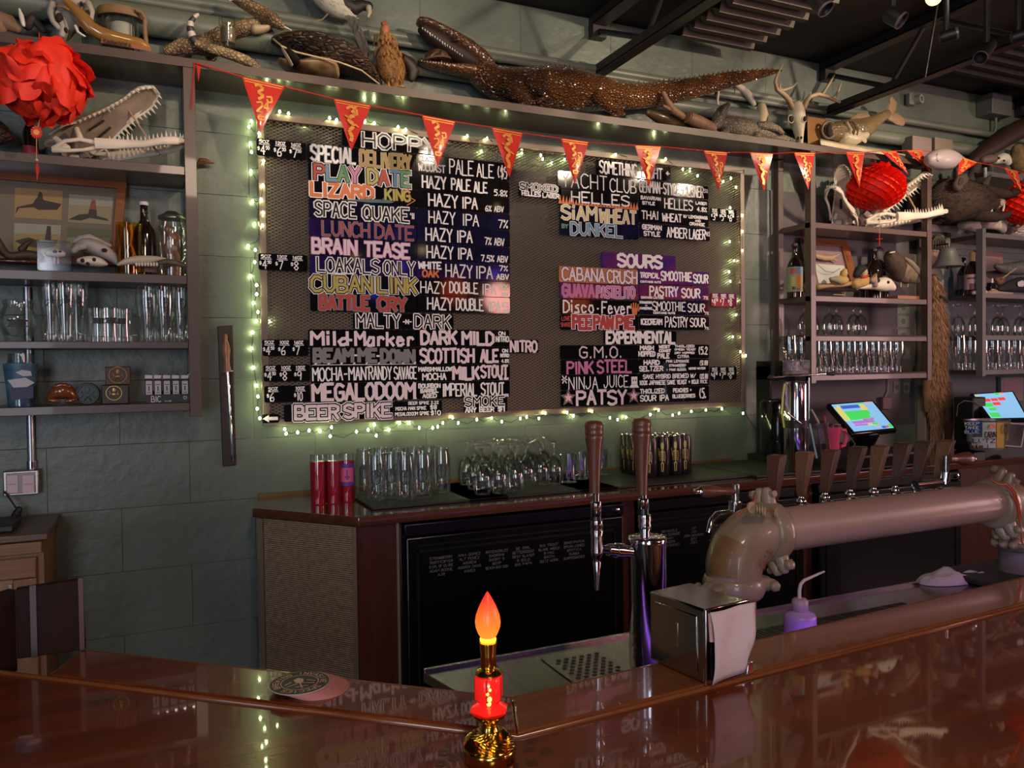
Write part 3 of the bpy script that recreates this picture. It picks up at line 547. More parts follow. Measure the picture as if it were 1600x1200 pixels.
sign(943, 516, 538, 1057, [('EXPERIMENTAL', .04, .97, .1, .88, (W_, W_), .2)], 'heading strip with bold white capitals above the lowest four names on the right')
sign(875, 539, 562, 998, [('G.M.O.', .24, .78, .12, .86, (S_, PP), .13)], N2+'three grey initials', extra=None)
sign(876, 562, 586, 998, [('PINK', .08, .4, .08, .84, (P_,), .15), ('STEEL', .46, .9, .12, .9, (P_,), .15)], N2+'jagged pink letters')
def skull(tm, x0, z0, w, h):
    tm.cur = W_; a = YS-.001
    tm.add([(x0+w*.9, a, z0+h*.3), (x0+w*.98, a, z0+h*.3), (x0+w*.98, a, z0+h*.8), (x0+w*.9, a, z0+h*.8)], [(0, 1, 2, 3)]); tm.add([(x0+w*.87, a, z0+h*.05), (x0+w*1.0, a, z0+h*.05), (x0+w*.98, a, z0+h*.28), (x0+w*.9, a, z0+h*.28)], [(0, 1, 2, 3)])
    tm.cur = K_
    for u in (.92, .95): line(tm, (x0+w*u, YS, z0+h*.55), (x0+w*(u+.012), YS, z0+h*.55), h*.12, K_, .002)
    for p, q in (((.02, .45), (.07, .95)), ((.02, .95), (.07, .45)), ((.01, .7), (.08, .7))): line(tm, (x0+w*p[0], YS, z0+h*p[1]), (x0+w*q[0], YS, z0+h*q[1]), h*.08, W_, .001)
sign(876, 586, 610, 998, [('NINJA', .1, .46, .06, .84, (W_,), .075), ('JUICE', .54, .86, .12, .9, (W_,), .075)], N2+'thin slanting white letters between two small drawings', extra=skull)
def stars(tm, x0, z0, w, h):
    for u in (.09, .93):
        for li, (r1, c) in enumerate(((.55, S_), (.42, R_), (.3, PP))):
            tm.cur = c; cx_, cz_ = x0+w*u, z0+h*.55; P = []
            for k in range(10): a = PI/2+k*PI/5; r = h*r1*(1 if k % 2 == 0 else .45); P.append((cx_+r*math.cos(a), YS-.0015-.0004*li, cz_+r*math.sin(a)))
            tm.add(P+[(cx_, YS-.0015-.0004*li, cz_)], [(i, (i+1) % 10, 10) for i in range(10)])
sign(876, 610, 636, 998, [('PATSY', .2, .83, .08, .9, (PP,), .17)], N2+'tall western letters between two red stars', extra=stars)
D2 = 'description strip of the right menu column: '
sign(997, 280, 302, 1107, [('GERMAN-STYLE-PILSNER', .02, .92, .12, .9, (W_,), .1), ('5%', .93, .985, .5, .75, (W_,), .05)], D2+'topmost, one long line')
sign(998, 303, 325, 1107, [('BAVARIAN', .03, .3, .66, .88, (W_,), .07), ('STYLE', .05, .22, .3, .5, (W_,), .07), ('HELLES', .36, .76, .14, .84, (W_,), .1), ('LAGER', .81, .97, .64, .82, (W_,), .07), ('4.8%', .83, .97, .12, .42, (W_,), .07)], D2+'helles lager')
sign(998, 325, 347, 1107, [('THAI', .04, .27, .28, .84, (W_,), .09), ('WHEAT', .33, .6, .22, .76, (W_,), .1), ('W/ LEMONGRASS', .63, .98, .58, .78, (W_,), .06), ('AND', .8, .88, .34, .48, (W_,), .05), ('ORANGE', .72, .94, .06, .26, (W_,), .06)], D2+'wheat with lemongrass and orange')
sign(999, 348, 370, 1109, [('GERMAN', .04, .3, .58, .88, (W_,), .09), ('STYLE', .06, .28, .12, .42, (W_,), .09), ('AMBER', .38, .66, .12, .82, (W_,), .1), ('LAGER', .7, .93, .12, .8, (W_,), .1), ('(4.5', .94, .995, .4, .7, (W_,), .05)], D2+'amber lager', bg=SNV)
sign(998, 420, 443, 1108, [('TROPICAL', .02, .28, .42, .74, (W_,), .09), ('CONTAINS NUTS', .02, .3, .08, .2, (W_,), .05), ('SMOOTHIE', .31, .74, .3, .88, (W_,), .12), ('SOUR', .77, .98, .22, .78, (W_,), .12)], D2+'first smoothie strip with a tropical start', bg=SPU)
sign(998, 444, 467, 1108, [('PASTRY', .15, .54, .24, .88, (W_,), .12), ('SOUR', .6, .86, .2, .8, (W_,), .12), ('CONTAINS LACTOSE', .03, .34, .05, .17, (W_,), .05), ('7%', .91, .98, .1, .3, (W_,), .06)], D2+'upper pastry strip with a painted reddish glare', bg=SRD)
sign(998, 468, 491, 1108, [('STRAWBERRY', .01, .18, .74, .88, (W_,), .05), ('+', .08, .12, .54, .66, (W_,), .05), ('TANGERINE', .01, .18, .34, .48, (W_,), .05), ('SMOOTHIE', .19, .65, .28, .88, (W_,), .08), ('SOUR', .69, .93, .24, .8, (W_,), .08), ('CONTAINS NUTS', .2, .5, .06, .18, (W_,), .05), ('7%', .93, .99, .06, .24, (W_,), .05)], D2+'second smoothie strip, beside the red hand', bg=SNV)
sign(999, 492, 515, 1108, [('ICECREAM', .02, .31, .36, .72, (W_,), .1), ('PASTRY', .36, .68, .2, .88, (W_,), .09), ('SOUR', .72, .94, .24, .82, (W_,), .09), ('7%', .93, .99, .06, .22, (W_,), .05)], D2+'lower pastry strip, beside the fat red letters')
sign(998, 538, 561, 1108, [('MASH', .02, .2, .62, .88, (W_,), .1), ('HOPPED', .0, .22, .2, .5, (W_,), .1), ('WEST', .28, .43, .74, .92, (W_,), .08), ('COAST', .28, .44, .48, .64, (W_,), .08), ('PALE', .26, .42, .06, .36, (W_,), .1), ('THIOLIZED', .5, .78, .8, .94, (W_,), .06), ('OMEGA YEAST', .5, .8, .58, .7, (W_,), .05), ('DRY HOPPED', .5, .78, .34, .46, (W_,), .05), ('CITRA', .54, .7, .06, .24, (W_,), .06), ('(5.2', .84, .97, .3, .8, (W_,), .09)], D2+'many tiny words, just under the lowest heading')
sign(998, 561, 583, 1108, [('HARD', .07, .28, .6, .9, (W_,), .1), ('SELTZER', .01, .33, .14, .46, (W_,), .09), ('PINK LEMONADE', .38, .7, .74, .9, (W_,), .05), ('STRAWBERRY', .42, .66, .44, .58, (W_,), .05), ('+ PINK GUAVA', .38, .66, .12, .28, (W_,), .05), ('(5% ABV', .86, .98, .5, .84, (W_,), .05), ('WEIRD WATER', .7, .94, .2, .34, (W_,), .05)], D2+'beside the jagged pink name')
sign(998, 583, 605, 1108, [('SAKE HYBRID BREWED W/', .06, .8, .6, .88, (W_,), .07), ('100% JAPANESE SAKE YEAST + KOJI', .01, .84, .16, .44, (W_,), .07), ('(12% ABV', .86, .98, .5, .85, (W_,), .05), ('RICE', .87, .97, .18, .4, (W_,), .05)], D2+'two long thin lines, second from the bottom')
sign(998, 605, 630, 1108, [('THIOLIZED', .02, .35, .6, .86, (W_,), .07), ('SOUR IPA', .02, .41, .12, .46, (W_,), .08), ('PEACHES +', .48, .74, .62, .84, (W_,), .07), ('BLUEBERRIES', .47, .79, .26, .46, (W_,), .06), ('(5.', .85, .95, .2, .8, (W_,), .09)], D2+'lowest, with peaches and blueberries')
LP2 = 'small price strip at the right edge of the menu board, '
sign(1110, 324, 345, 1151, [], LP2+'uppermost', extra=prices([('5OZ', '3', '50'), ('12OZ', '5', '50'), ('16OZ', '6', '50')], X3))
sign(1111, 457, 479, 1151, [], LP2+'middle with painted reddish glare', bg=SRD, extra=prices([('5OZ', '4', '50'), ('10OZ', '7', ''), ('12OZ', '8', '')], X3))
sign(1110, 573, 594, 1151, [], LP2+'lowest', extra=prices([('5OZ', '4', '50'), ('10OZ', '7', '50'), ('12OZ', '8', '50')], X3))
# ------------------------------------------------------------------ fairy lights round the board
BULB = mat('fairy_bulb', (.9, .95, .7), .4, em=(.86, 1, .42), es=75)
WIRE = mat('wire_green', (.01, .014, .01), .5)
PTS = [(393,190,2),(389,199,1),(405,209,0),(391,225,2),(393,238,0),(412,252,0),(392,268,2),(411,290,0),(408,312,0),(395,315,2),(411,333,0),(398,350,2),(410,353,0),(411,366,1),(388,385,2),(399,391,0),(398,410,1),(392,432,2),(401,446,0),(401,460,0),(396,474,2),(403,488,0),(401,502,2),(421,503,2),(395,520,2),(393,545,2),(396,575,2),(401,603,2),(403,620,0),(402,639,0),(406,654,0),
 (445,671,0),(447,678,0),(465,676,0),(483,673,0),(500,674,2),(518,668,0),(516,682,0),(557,675,0),(575,672,0),(588,681,0),(585,664,2),(608,672,2),(625,661,2),(640,661,2),(655,669,0),(676,669,0),(684,667,0),(692,661,0),(707,653,0),(716,661,0),(745,656,0),(768,653,2),(784,659,0),(813,654,0),(823,652,0),(842,654,0),(852,646,0),(886,645,0),(896,650,2),(925,643,0),(953,653,0),(965,656,0),(978,652,2),(1016,648,0),(1029,641,0),(1051,649,0),(1061,646,0),(1080,643,0),(1103,641,0),(1128,639,0),(1161,646,0),
 (1165,556,0),(1157,550,0),(1145,527,2),(1150,492,2),(1147,470,2),(1141,440,2),(1139,425,2),(1147,408,2),(1160,392,0),(1160,362,0),(1140,378,2),(1160,337,0),(1141,325,0),(1150,293,0),(1142,279,0),(1130,284,2),(1090,275,0),(1067,265,0),(1078,268,2),(1040,249,0),(1022,246,2),(962,242,0),(935,240,2),(882,250,2),(848,249,0),(845,243,0),(862,255,2),(815,240,2),(790,224,2),(761,217,0),(730,213,0),(752,237,2),(700,218,2),(634,203,0),(622,199,0),(630,206,2),(585,193,2),(570,190,2),(526,188,0),(515,185,0),(478,196,2),(470,190,2),(451,178,0),(437,175,0),(418,180,2)]
fl = thing('fairy_lights', 'string of small warm yellow-green fairy lights wound round the menu board frame', 'string lights', tuple(at(445, 671, -.05)))
wp = []
bme = MB().lathe([(.0015, -.004), (.0036, -.001), (.0034, .0025), (.0018, .006)], (0, 0, 0), 8)
for i, (x, y, k) in enumerate(PTS):
    if 1120 < x < 1160 and 400 < y < 545 and k == 2: pass
    p = at(x, y, (-.058, -.03, -.014)[k]) if k != 2 else at(x, y, -.014)
    mb = MB(); mb.add([(p.x+a, p.y+b, p.z+c) for a, b, c in bme.v], bme.f); mb.build('bulb', BULB, fl)
    wp.append(p+V(0, 0, .006))
for s0, s1 in ((0, 31), (31, 72), (72, len(PTS))):
    P = []
    for i in range(s0, s1-1):
        a, b = wp[i], wp[i+1]; P.append(a)
        dd = (b-a).length
        mid = (a+b)/2+V(0, 0, -.02*min(1, dd/.1)); mid.y = min(mid.y, -.03) if dd > .05 else mid.y
        P.append(mid)
    P.append(wp[s1-1])
    MB().tube(P, .0011, 5).build('wire', WIRE, fl)
# lead down to the counter at the board's right end
P = [at(1161, 638, -.04), at(1168, 652, -.03), at(1185, 676, -.03), at(1205, 690, -.05)]
MB().tube(P, .0015, 5).build('wire', WIRE, fl)
# ------------------------------------------------------------------ bunting
FRED = mat('flag_red', (.62, .035, .025), .22, coat=.35); FGLD = mat('flag_gold', (.80, .33, .07), .3, .3)
bu = thing('bunting', 'string of red pennants printed with golden dragons along the top shelf', 'bunting', tuple(at(303, 98, -.215)))
FL = [((378,120),(445,135),(407,207),0),((521,154),(580,165),(549,236),1),((659,180),(712,190),(683,262),0),((768,199),(817,208),(796,277),1),((876,216),(920,222),(898,288),0),((992,227),(1033,229),(1014,292),1),((1099,235),(1137,238),(1123,299),0),((1172,238),(1208,240),(1194,300),1),((1240,238),(1273,239),(1263,297),0),((1321,237),(1351,238),(1343,293),1),((1376,236),(1400,236),(1420,273),0),((1416,235),(1440,235),(1454,268),1),((1498,244),(1527,254),(1497,274),0),((1568,262),(1590,268),(1598,302),1)]
SP = [at(303, 98, -.207), at(325, 104, -.212)]
for (a, b, c, kind) in FL:
    yy = -.232 if a[0] < 1450 else -.30
    A, B, Cc = at(*a, yy), at(*b, yy-.004), at(*c, yy-.012); SP += [A, B]
    n_ = (B-A).cross(Cc-A).normalized(); n_ = n_ if n_.y < 0 else -n_
    t = MB(); N = 6; P = []
    for i in range(N+1):
        u = i/N; l_, r_2 = A.lerp(Cc, u), B.lerp(Cc, u); bulge = n_*(-.006*math.sin(PI*u)*((kind*2)-1))
        P += [l_+bulge*.2, l_.lerp(r_2, .5)+bulge, r_2+bulge*.2]
    F = [(i*3+j, i*3+j+1, i*3+j+4, i*3+j+3) for i in range(N) for j in (0, 1)]
    P2 = [p-n_*.0006 for p in P]; m_ = len(P)
    t.add(P+P2, [f[::-1] for f in F]+[tuple(q+m_ for q in f) for f in F])
    fo = t.build('pennant', FRED, bu)
    pr = MB(); h = ((A+B)/2-Cc); ex_ = (B-A); ax = Cc; ez_ = h
    def PT(u, v): 
        bul = -.006*math.sin(PI*(1-v))*((kind*2)-1)*(1-abs(u)*2*.8/max(.2, 2*v*.5+.2)) 
        return ax+ez_*v+ex_*u+n_*(.0022+max(0, bul))
    def stroke(pts, w0):
        for (p, q) in zip(pts, pts[1:]):
            a_, b_ = PT(*p), PT(*q); d_ = (b_-a_).normalized(); s_ = n_.cross(d_)*w0*ex_.length
            pr.quad(a_-s_, b_-s_, b_+s_, a_+s_)
    if kind:
        stroke([(-.02+.11*math.sin(k*1.15)*(1-k/16), .82-.045*k) for k in range(15)], .05); stroke([(-.16, .84), (-.05, .9), (.1, .86), (.12, .74)], .035); stroke([(.05, .9), (.16, .94)], .02); stroke([(-.05, .66), (-.2, .7)], .018); stroke([(.08, .55), (.17, .5)], .018)
    else:
        stroke([(-.2, .88), (-.1, .92), (0, .84), (-.12, .76), (.02, .7), (-.1, .62)], .035); stroke([(.08, .7), (.2, .72), (.22, .62), (.12, .6), (.1, .66)], .022)
        stroke([(-.14, .55), (-.02, .58), (0, .5), (-.12, .38), (.02, .38)], .022); stroke([(.12, .42), (.12, .6), (.03, .48), (.16, .48)], .02); stroke([(-.08, .3), (.1, .3), (.06, .24), (-.06, .24), (-.08, .3)], .02)
    stroke([(-.43, .93), (.43, .93)], .012); stroke([(-.46, .975), (.46, .975)], .014)
    pr.build('dragon_print', FGLD, fo)
SP.append(at(1640, 285, -.32))
MB().tube(SP, .0018, 6).build('string', FRED, bu)
m = MB().add([at(307, 101, -.21), at(314, 104, -.212), at(310, 128, -.214)], [(0, 1, 2)]); m.build('folded_pennant', FRED, bu)
m = MB().add([at(303, 98, -.21), at(305, 98, -.212), at(300, 170, -.214), at(298, 168, -.212)], [(0, 1, 2, 3)]); m.build('loose_string', FRED, bu)
# ------------------------------------------------------------------ bar in the foreground
ZB = 1.045; ZM = 1.038
BARW = mat('bar_wood', (.24, .052, .014), .22, coat=1, c2=(.10, .022, .007), vs=2.2, stretch=(1.5, 9, 9), contrast=.9, spec=.3)
BARW.node_tree.nodes['Principled BSDF'].inputs['Coat Roughness'].default_value = .03; BARW.node_tree.nodes['Principled BSDF'].inputs['Coat IOR'].default_value = 1.36
STRW = mat('bar_strip_wood', (.30, .10, .03), .2, coat=1, c2=(.16, .045, .015), vs=2.2, stretch=(1.5, 10, 10), contrast=.9)
STRW.node_tree.nodes['Principled BSDF'].inputs['Coat IOR'].default_value = 1.36
BA = V(.498, -1.638, 0); BD = V(-.757, .653, 0); BN = V(-.653, -.757, 0)
BO = V(.455, -1.748, 0); BEND = .83; XE = 3.3; BE = V(XE, -1.638+.0625*(XE-.498), 0); BF = V(XE, -1.748+.056*(XE-.455), 0)
bar = thing('bar', 'glossy red-brown wooden bar top with a raised rail strip in the foreground', 'bar', (.8, -2.1, 0))
# front slab: right and left legs
pl = [BO, BF, V(XE, -2.45, 0), V(.1, -2.45, 0), BO+BD*1.0+BN*.8+V(-.3, -.1, 0), BO+BD*1.15]
MB().prism([(p.x, p.y, ZM-.05) for p in pl], (0, 0, .05)).build('bar_top', BARW, bar, bevel=.002)
s1 = [BA, BE, BF, BO]
s2 = [BA+BD*BEND, BA, BO, BO+BD*BEND]
MB().prism([(p.x, p.y, ZB-.045) for p in reversed(s1)], (0, 0, .045)).build('rail_strip', STRW, bar, bevel=.004)
MB().prism([(p.x, p.y, ZB-.045) for p in reversed(s2)], (0, 0, .045)).build('rail_strip', BARW, bar, bevel=.004)
MB().tube([BF+V(0, -.003, ZM+.001), BO+V(0, -.003, ZM+.001), BO+BD*1.0+V(-.002, -.002, ZM+.001)], .0045, 8).build('moulding', STRW, bar)
EDG = mat('bar_edge_wood', (.22, .075, .025), .2, coat=1)
MB().tube([BE+V(0, .001, ZB-.008), BA+V(0, .001, ZB-.008), BA+BD*BEND+V(0.001, .001, ZB-.008)], .008, 8).build('edge_nosing', EDG, bar)
MB().box((.55, -1.79, .0), (XE, -1.76, ZM-.05)).build('bar_front', RED, bar)
# upright dark panel at the left end of the bar
dk = mat('dark_varnish', (.030, .011, .008), .5, spec=.12, c2=(.018, .008, .007), vs=3, stretch=(8, 8, 1))
q0, q1 = at(24, 921, -1.1), at(128, 905, -1.1)
pn = thing('bar_flap', 'dark varnished upright panel standing at the left end of the bar', 'panel', ((q0.x+q1.x)/2, -1.09, ZB))
MB().prism([(q0.x, -1.10, ZB), (q1.x+.003, -1.10, ZB), (q1.x, -1.10, q1.z), (q0.x, -1.10, q0.z)], (0, .018, 0)).build('panel', dk, pn, bevel=.002)
MB().box((q1.x-.006, -1.105, ZB+.002), (q1.x+.002, -1.099, q1.z+.003)).build('edge_strip', mat('strip_dull', (.10, .045, .03), .4), pn)
MB().box((q0.x+.022, -1.103, ZB), (q0.x+.032, -1.099, q0.z+.004)).build('batten', mat('dull_strip', (.05, .032, .03), .35), pn)
MB().prism([(q0.x, -1.10, ZB-.02), (q0.x-.1, -1.22, ZB-.02), (q0.x-.115, -1.22, q0.z-.004), (q0.x, -1.10, q0.z)], (-.012, .012, 0)).build('return_panel', dk, pn)
# embedded washers
COP = mat('washer_metal', (.14, .055, .03), .3, .6)
for i, (x, y) in enumerate(((832, 1158), (827, 1171), (853, 1174), (832, 1193), (709, 1185), (688, 1194), (694, 1177), (801, 1196))):
    p = atz(x, y, ZM); r = .0085
    mb = MB().lathe([(.0028, 0), (r, 0), (r, .0006), (.0028, .0006)], (p.x, p.y, ZM), 20, closed=True)
    solo(mb, 'washer', 'small flat washer in the bar varnish, %s of the candle lamp' % ('nearest right', 'second right', 'furthest right', 'in front to the right', 'topmost on the left', 'lowest on the left', 'middle one on the left', 'directly in front')[i], 'washer', COP, group='washers in the bar varnish')
def plathe(mb, x, Y, prof, n=24, zfix=None, **k):
    """lathe with radii and heights taken in photo pixels at depth Y"""
    c = at(x, prof[0][1], Y); s = mpp(c)
    return mb.lathe([(max(r, .01)*s, (at(x, y, Y).z if zfix is None else zfix(y))) for r, y in prof], (c.x, Y, 0), n, **k)
# ------------------------------------------------------------------ candle lamp
pc = atz(765, 1186, ZM); CX, CY = pc.x, pc.y
ztip = at(762, 925, CY).z; H = ztip-ZM
def cz(v): return ZM+H*(1180-v)/255
GOLD = mat('gold_plastic', (.80, .52, .10), .16, 1, bump=.0)
GOLDB = mat('gold_dimpled', (.80, .50, .10), .14, 1)
sc_ = mpp(pc)
cl = thing('candle_lamp', 'small gold candlestick lamp with glowing red-orange flame bulb on the bar', 'lamp', (CX, CY, ZM))
def cl_l(prof, n=28, name='', m=GOLD, **k): return MB().lathe([(max(.05, r)*sc_, cz(y)) for r, y in prof], (CX, CY, 0), n).build(name, m, cl, **k)
cl_l([(38, 1180), (41, 1178), (41, 1165), (42, 1162), (40, 1159), (37, 1158)], name='base')
# dimpled dome
mb = MB(); rings = []
for i in range(15):
    u = i/14; y = 1158-24*u; r = 39*math.cos(u*1.15)+1
    rings.append([V(CX+(r+1.3*(1 if (i+j) % 2 else -1)*(i % 14 > 0))*sc_*math.cos(2*PI*(j)/44), CY+(r+1.3*(1 if (i+j) % 2 else -1)*(i % 14 > 0))*sc_*math.sin(2*PI*(j)/44), cz(y)) for j in range(44)])
mb.loft(rings).build('dome', GOLDB, cl, smooth=False)
cl_l([(16, 1136), (13, 1130), (12, 1127), (16, 1122), (26, 1112), (28, 1107), (24, 1106)], name='cup')
RGL = mat('lantern_red', (.9, .03, .02), .15, em=(1, .012, .01), es=.55, coat=.5)
cl_l([(10, 1106), (31, 1104), (32, 1102), (24, 1097), (16, 1092)], 6, 'flange', RGL)
cl_l([(15, 1092), (23, 1084), (23, 1052), (20, 1050)], 6, 'lantern', RGL)
mb = MB()
for k in range(6): a = k*PI/3; r = 23.4; mb.tube([(CX+r*sc_*math.cos(a), CY+r*sc_*math.sin(a), cz(1051)), (CX+r*sc_*math.cos(a), CY+r*sc_*math.sin(a), cz(1084)), (CX+15.4*sc_*math.cos(a), CY+15.4*sc_*math.sin(a), cz(1092))], .0006, 5)
mb.build('lantern_ribs', mat('rib_red', (.5, .01, .01), .2), cl, kind='stuff')
mb = MB(); ya = Vector((CX, CY, 0)); fwn = V(CAM.x-CX, CAM.y-CY, 0).normalized(); sd = V(-fwn.y, fwn.x, 0)
for (u, v, r) in ((0, 1088, 5), (1, 1080, 5), (-2, 1072, 3.4), (2, 1066, 3), (0, 1060, 2.6)):
    c = ya+fwn*(21.5*sc_ if v < 1085 else 17.5*sc_)+sd*u*sc_; mb.ball((c.x, c.y, cz(v)), r*sc_*.8, 8, 5)
mb.build('bulb_glow', mat('glow_yellow', (1, .7, .2), .3, em=(1, .55, .08), es=3.2), cl)
cl_l([(20, 1050), (22, 1048), (18, 1043), (10, 1041), (13, 1038), (12, 1020), (14, 1004), (14, 1001), (10, 1000)], name='stem')
cl_l([(9, 1001), (12.5, 999), (13, 996), (11, 992)], name='bulb_collar', m=mat('glow_amber', (1, .5, .05), .3, em=(1, .42, .02), es=2.6))
FL = bpy.data.materials.new('flame_bulb'); FL.use_nodes = True; nt = FL.node_tree; b = nt.nodes['Principled BSDF']
g = nt.nodes.new('ShaderNodeTexCoord'); sp = nt.nodes.new('ShaderNodeSeparateXYZ'); nt.links.new(g.outputs['Generated'], sp.inputs[0]); cr = nt.nodes.new('ShaderNodeValToRGB'); nt.links.new(sp.outputs[2], cr.inputs[0])
cr.color_ramp.elements[0].color = (1, .30, .02, 1); cr.color_ramp.elements[1].color = (.95, .012, .012, 1); cr.color_ramp.elements[1].position = .85
nt.links.new(cr.outputs[0], b.inputs['Emission Color']); b.inputs['Emission Strength'].default_value = 1.15; b.inputs['Base Color'].default_value = (.9, .1, .03, 1); b.inputs['Roughness'].default_value = .3
cl_l([(11, 994), (15, 988), (19, 978), (20, 970), (18.5, 960), (14, 948), (9, 938), (5, 931), (2, 926), (.3, 924)], name='flame_bulb', m=FL)
# ------------------------------------------------------------------ coasters
CO = mat('coaster_pulp', (.62, .27, .25), .8); COW = mat('coaster_white', (.55, .50, .48), .7)
c0 = atz(466, 1078, ZB); rC = .0475
for i in range(9):
    k = 8-i; sh = (0 if k == 0 else .004+.0022*k)
    c = V(c0.x+sh*1.5+.004*(i % 3)*.3, c0.y-sh*.4, ZB+.0013*i)
    z0 = c.z
    last = i == 8
    lab = 'top coaster of the stack, black with lettering round a ring, on the bar strip' if last else 'plain pink pulp coaster, %s below the printed one in the stack' % ('eighth', 'seventh', 'sixth', 'fifth', 'fourth', 'third', 'second', 'first', '')[i]
    t = thing('coaster', lab, 'coaster', (c.x, c.y, z0), None if last else 'coasters under the printed one')
    MB().lathe([(.001, 0), (rC, 0), (rC, .00125), (.001, .00125)], (c.x, c.y, z0), 40).build('disc', COW if last else CO, t)
    if last:
        zt = z0+.0013; m = MB(); m.lathe([(.001, 0), (rC-.0012, 0), (rC-.0012, .0002), (.001, .0002)], (c.x, c.y, zt), 40).build('black_print', mat('coaster_black', (.01, .009, .009), .5), t)
        tm = MB(); N_ = V(0, 0, 1); zz = zt+.0002
        s_ = 'INVASIVE SPECIES BREWING '; n = len(s_)
        for j, ch in enumerate(s_):
            a = math.radians(78)+2*PI*j/n*-1
            rad = V(math.cos(a), math.sin(a), 0); tan = V(math.sin(a), -math.cos(a), 0)
            put_text(tm, ch, V(c.x, c.y, zz)+rad*.033-tan*.0033, tan, rad, .0066, .0085, .0015, .0002, N_)
        for j in range(40):
            a, b_ = 2*PI*j/40, 2*PI*(j+1)/40
            f_ = lambda r, q: V(c.x+r*math.cos(q), c.y+r*math.sin(q), zz+.0002)
            tm.quad(f_(.0285, a), f_(.0300, a), f_(.0300, b_), f_(.0285, b_))
        O = V(c.x, c.y, zz+.0003)
        for pts, w in (([(-.006, .0), (-.008, .012), (0, .019), (.008, .012), (.006, 0), (0, -.006)], 0), ):
            tm.add([O+V(x, y, 0) for x, y in pts], [tuple(range(len(pts)))])
        for p, q in (((-.022, -.012), (-.004, -.004)), ((.022, -.012), (.004, -.004)), ((-.024, -.004), (-.012, .006)), ((.024, -.004), (.012, .006)), ((0, -.006), (0, -.024)), ((-.01, -.018), (.01, -.018))):
            a, b_ = O+V(*p, 0), O+V(*q, 0); d_ = (b_-a).normalized(); s2_ = V(-d_.y, d_.x, 0)*.0011; tm.quad(a-s2_, b_-s2_, b_+s2_, a+s2_)
        tm.build('print_marks', mat('coaster_print', (.85, .50, .42), .6), t)
# ------------------------------------------------------------------ steel work top behind the bar
STL = mat('brushed_steel', (.27, .26, .26), .26, 1, var=.15, vs=5, stretch=(40, .5, 1))
ZS = .95
stl = thing('steel_counter', 'brushed stainless steel work top with drip trays behind the bar', 'counter', (1.5, -1.4, .1))
MB().prism([(p[0], p[1], ZS-.02) for p in ((.479, -1.245), (.56, -1.60), (1.0, -1.66), (XE, -1.52), (XE, -1.245))], (0, 0, .02)).build('top', STL, stl, bevel=.002)
MB().box((.60, -1.55, .1), (XE-.1, -1.27, ZS-.021)).build('carcass', mat('steel_dark', (.05, .05, .055), .4, .8), stl)
MB().box((.481, -1.25, ZS), (XE, -1.241, ZS+.006)).build('back_rim', STL, stl)
def tray(x0, x1, y0, y1, kind):
    MB().box((x0, y0, ZS), (x1, y1, ZS+.003)).build('drip_tray', STL, stl, bevel=.001)
    m = MB(); z = ZS+.0034
    if kind == 'o':
        for i in range(int((x1-x0-.02)/.018)):
            for j in range(int((y1-y0-.02)/.014)):
                cx_, cy_ = x0+.018+i*.018+(j % 2)*.009, y0+.016+j*.014
                if cx_ < x1-.012: m.lathe([(.0005, 0), (.0048, 0), (.0048, .0003), (.0005, .0003)], (cx_, cy_, z), 10)
    else:
        for i in range(int((x1-x0-.02)/.011)): m.box((x0+.012+i*.011, y0+.02, z-.0003), (x0+.0175+i*.011, y1-.02, z+.0003))
    m.build('drain_holes', mat('hole_shade', (.004, .004, .004), .6), stl, kind='stuff')  # black discs and slots stand in for the shade inside the holes
e0, e1 = atz(875, 1010, ZS), atz(995, 985, ZS)
tray(.72, .85, -1.46, -1.29, 'o')
tray(1.18, 1.72, -1.52, -1.33, 'l')
m = MB(); 
for x in range(14):
    xx = .52+x*.055+random.uniform(-.012, .012)
mw = thing('bar_mat', 'dark slab-like mat lying on the steel top in front of the right pipe leg', 'mat', (2.35, -1.3, ZS))
MB().box((2.02, -1.42, ZS+.0005), (2.9, -1.2, ZS+.016)).build('mat', mat('slate_mat', (.03, .032, .045), .5), mw, bevel=.003)
# ------------------------------------------------------------------ chrome tap tower
CH = MATS['chrome']; HW = wood('handle_wood', (.16, .058, .035), (.085, .03, .02), .35, .3, 'z', 30)
TY = -1.43; tc = at(1012, 900, TY); TX = tc.x; ts = mpp(tc)
tt = thing('tap_tower', 'chrome cylinder beer tap tower with two turned wooden handles', 'beer tap', (TX, TY, ZS))
zc_ = lambda y: at(1012, y, TY).z
MB().lathe([(.024, ZS), (.036, ZS), (.036, ZS+.006), (.0375*1, ZS+.008), (.0375, zc_(848)), (.0385, zc_(846)), (.0385, zc_(840)), (.036, zc_(838)), (.001, zc_(838))], (TX, TY, 0), 48).build('column', CH, tt)
def faucet_handle(x, y0, y1, name='handle'):
    mb = MB(); plathe(mb, x, TY, [(8, y1), (9, y1-25), (12, y1-70), (14.5, y0+28), (14.8, y0+25), (13.6, y0+23), (14.8, y0+21), (14.8, y0+17), (14, y0+15), (15, y0+13), (15, y0+7), (12, y0+2), (5, y0)], 24)
    return mb.build(name, HW, tt)
BLKP = mat('black_plastic', (.01, .01, .011), .3)
faucet_handle(1003, 653, 772); plathe(MB(), 1005, TY, [(5.5, 773), (5.5, 778), (9, 780), (9, 796), (6, 798)], 16).build('faucet_collar', CH, tt)
m = MB(); plathe(m, 1005, TY, [(9, 794), (9.5, 803), (8, 804)], 16); m.build('rubber_ring', BLKP, tt)
plathe(MB(), 1007, TY, [(10, 804), (11, 812), (10, 816), (11, 820), (10, 826), (8, 830), (8, 840)], 16).build('faucet_body', CH, tt)
faucet_handle(929, 657, 770)
plathe(MB(), 931, TY, [(5.5, 771), (5.5, 783), (9, 785), (9, 806), (6, 808)], 16).build('faucet_collar', CH, tt)
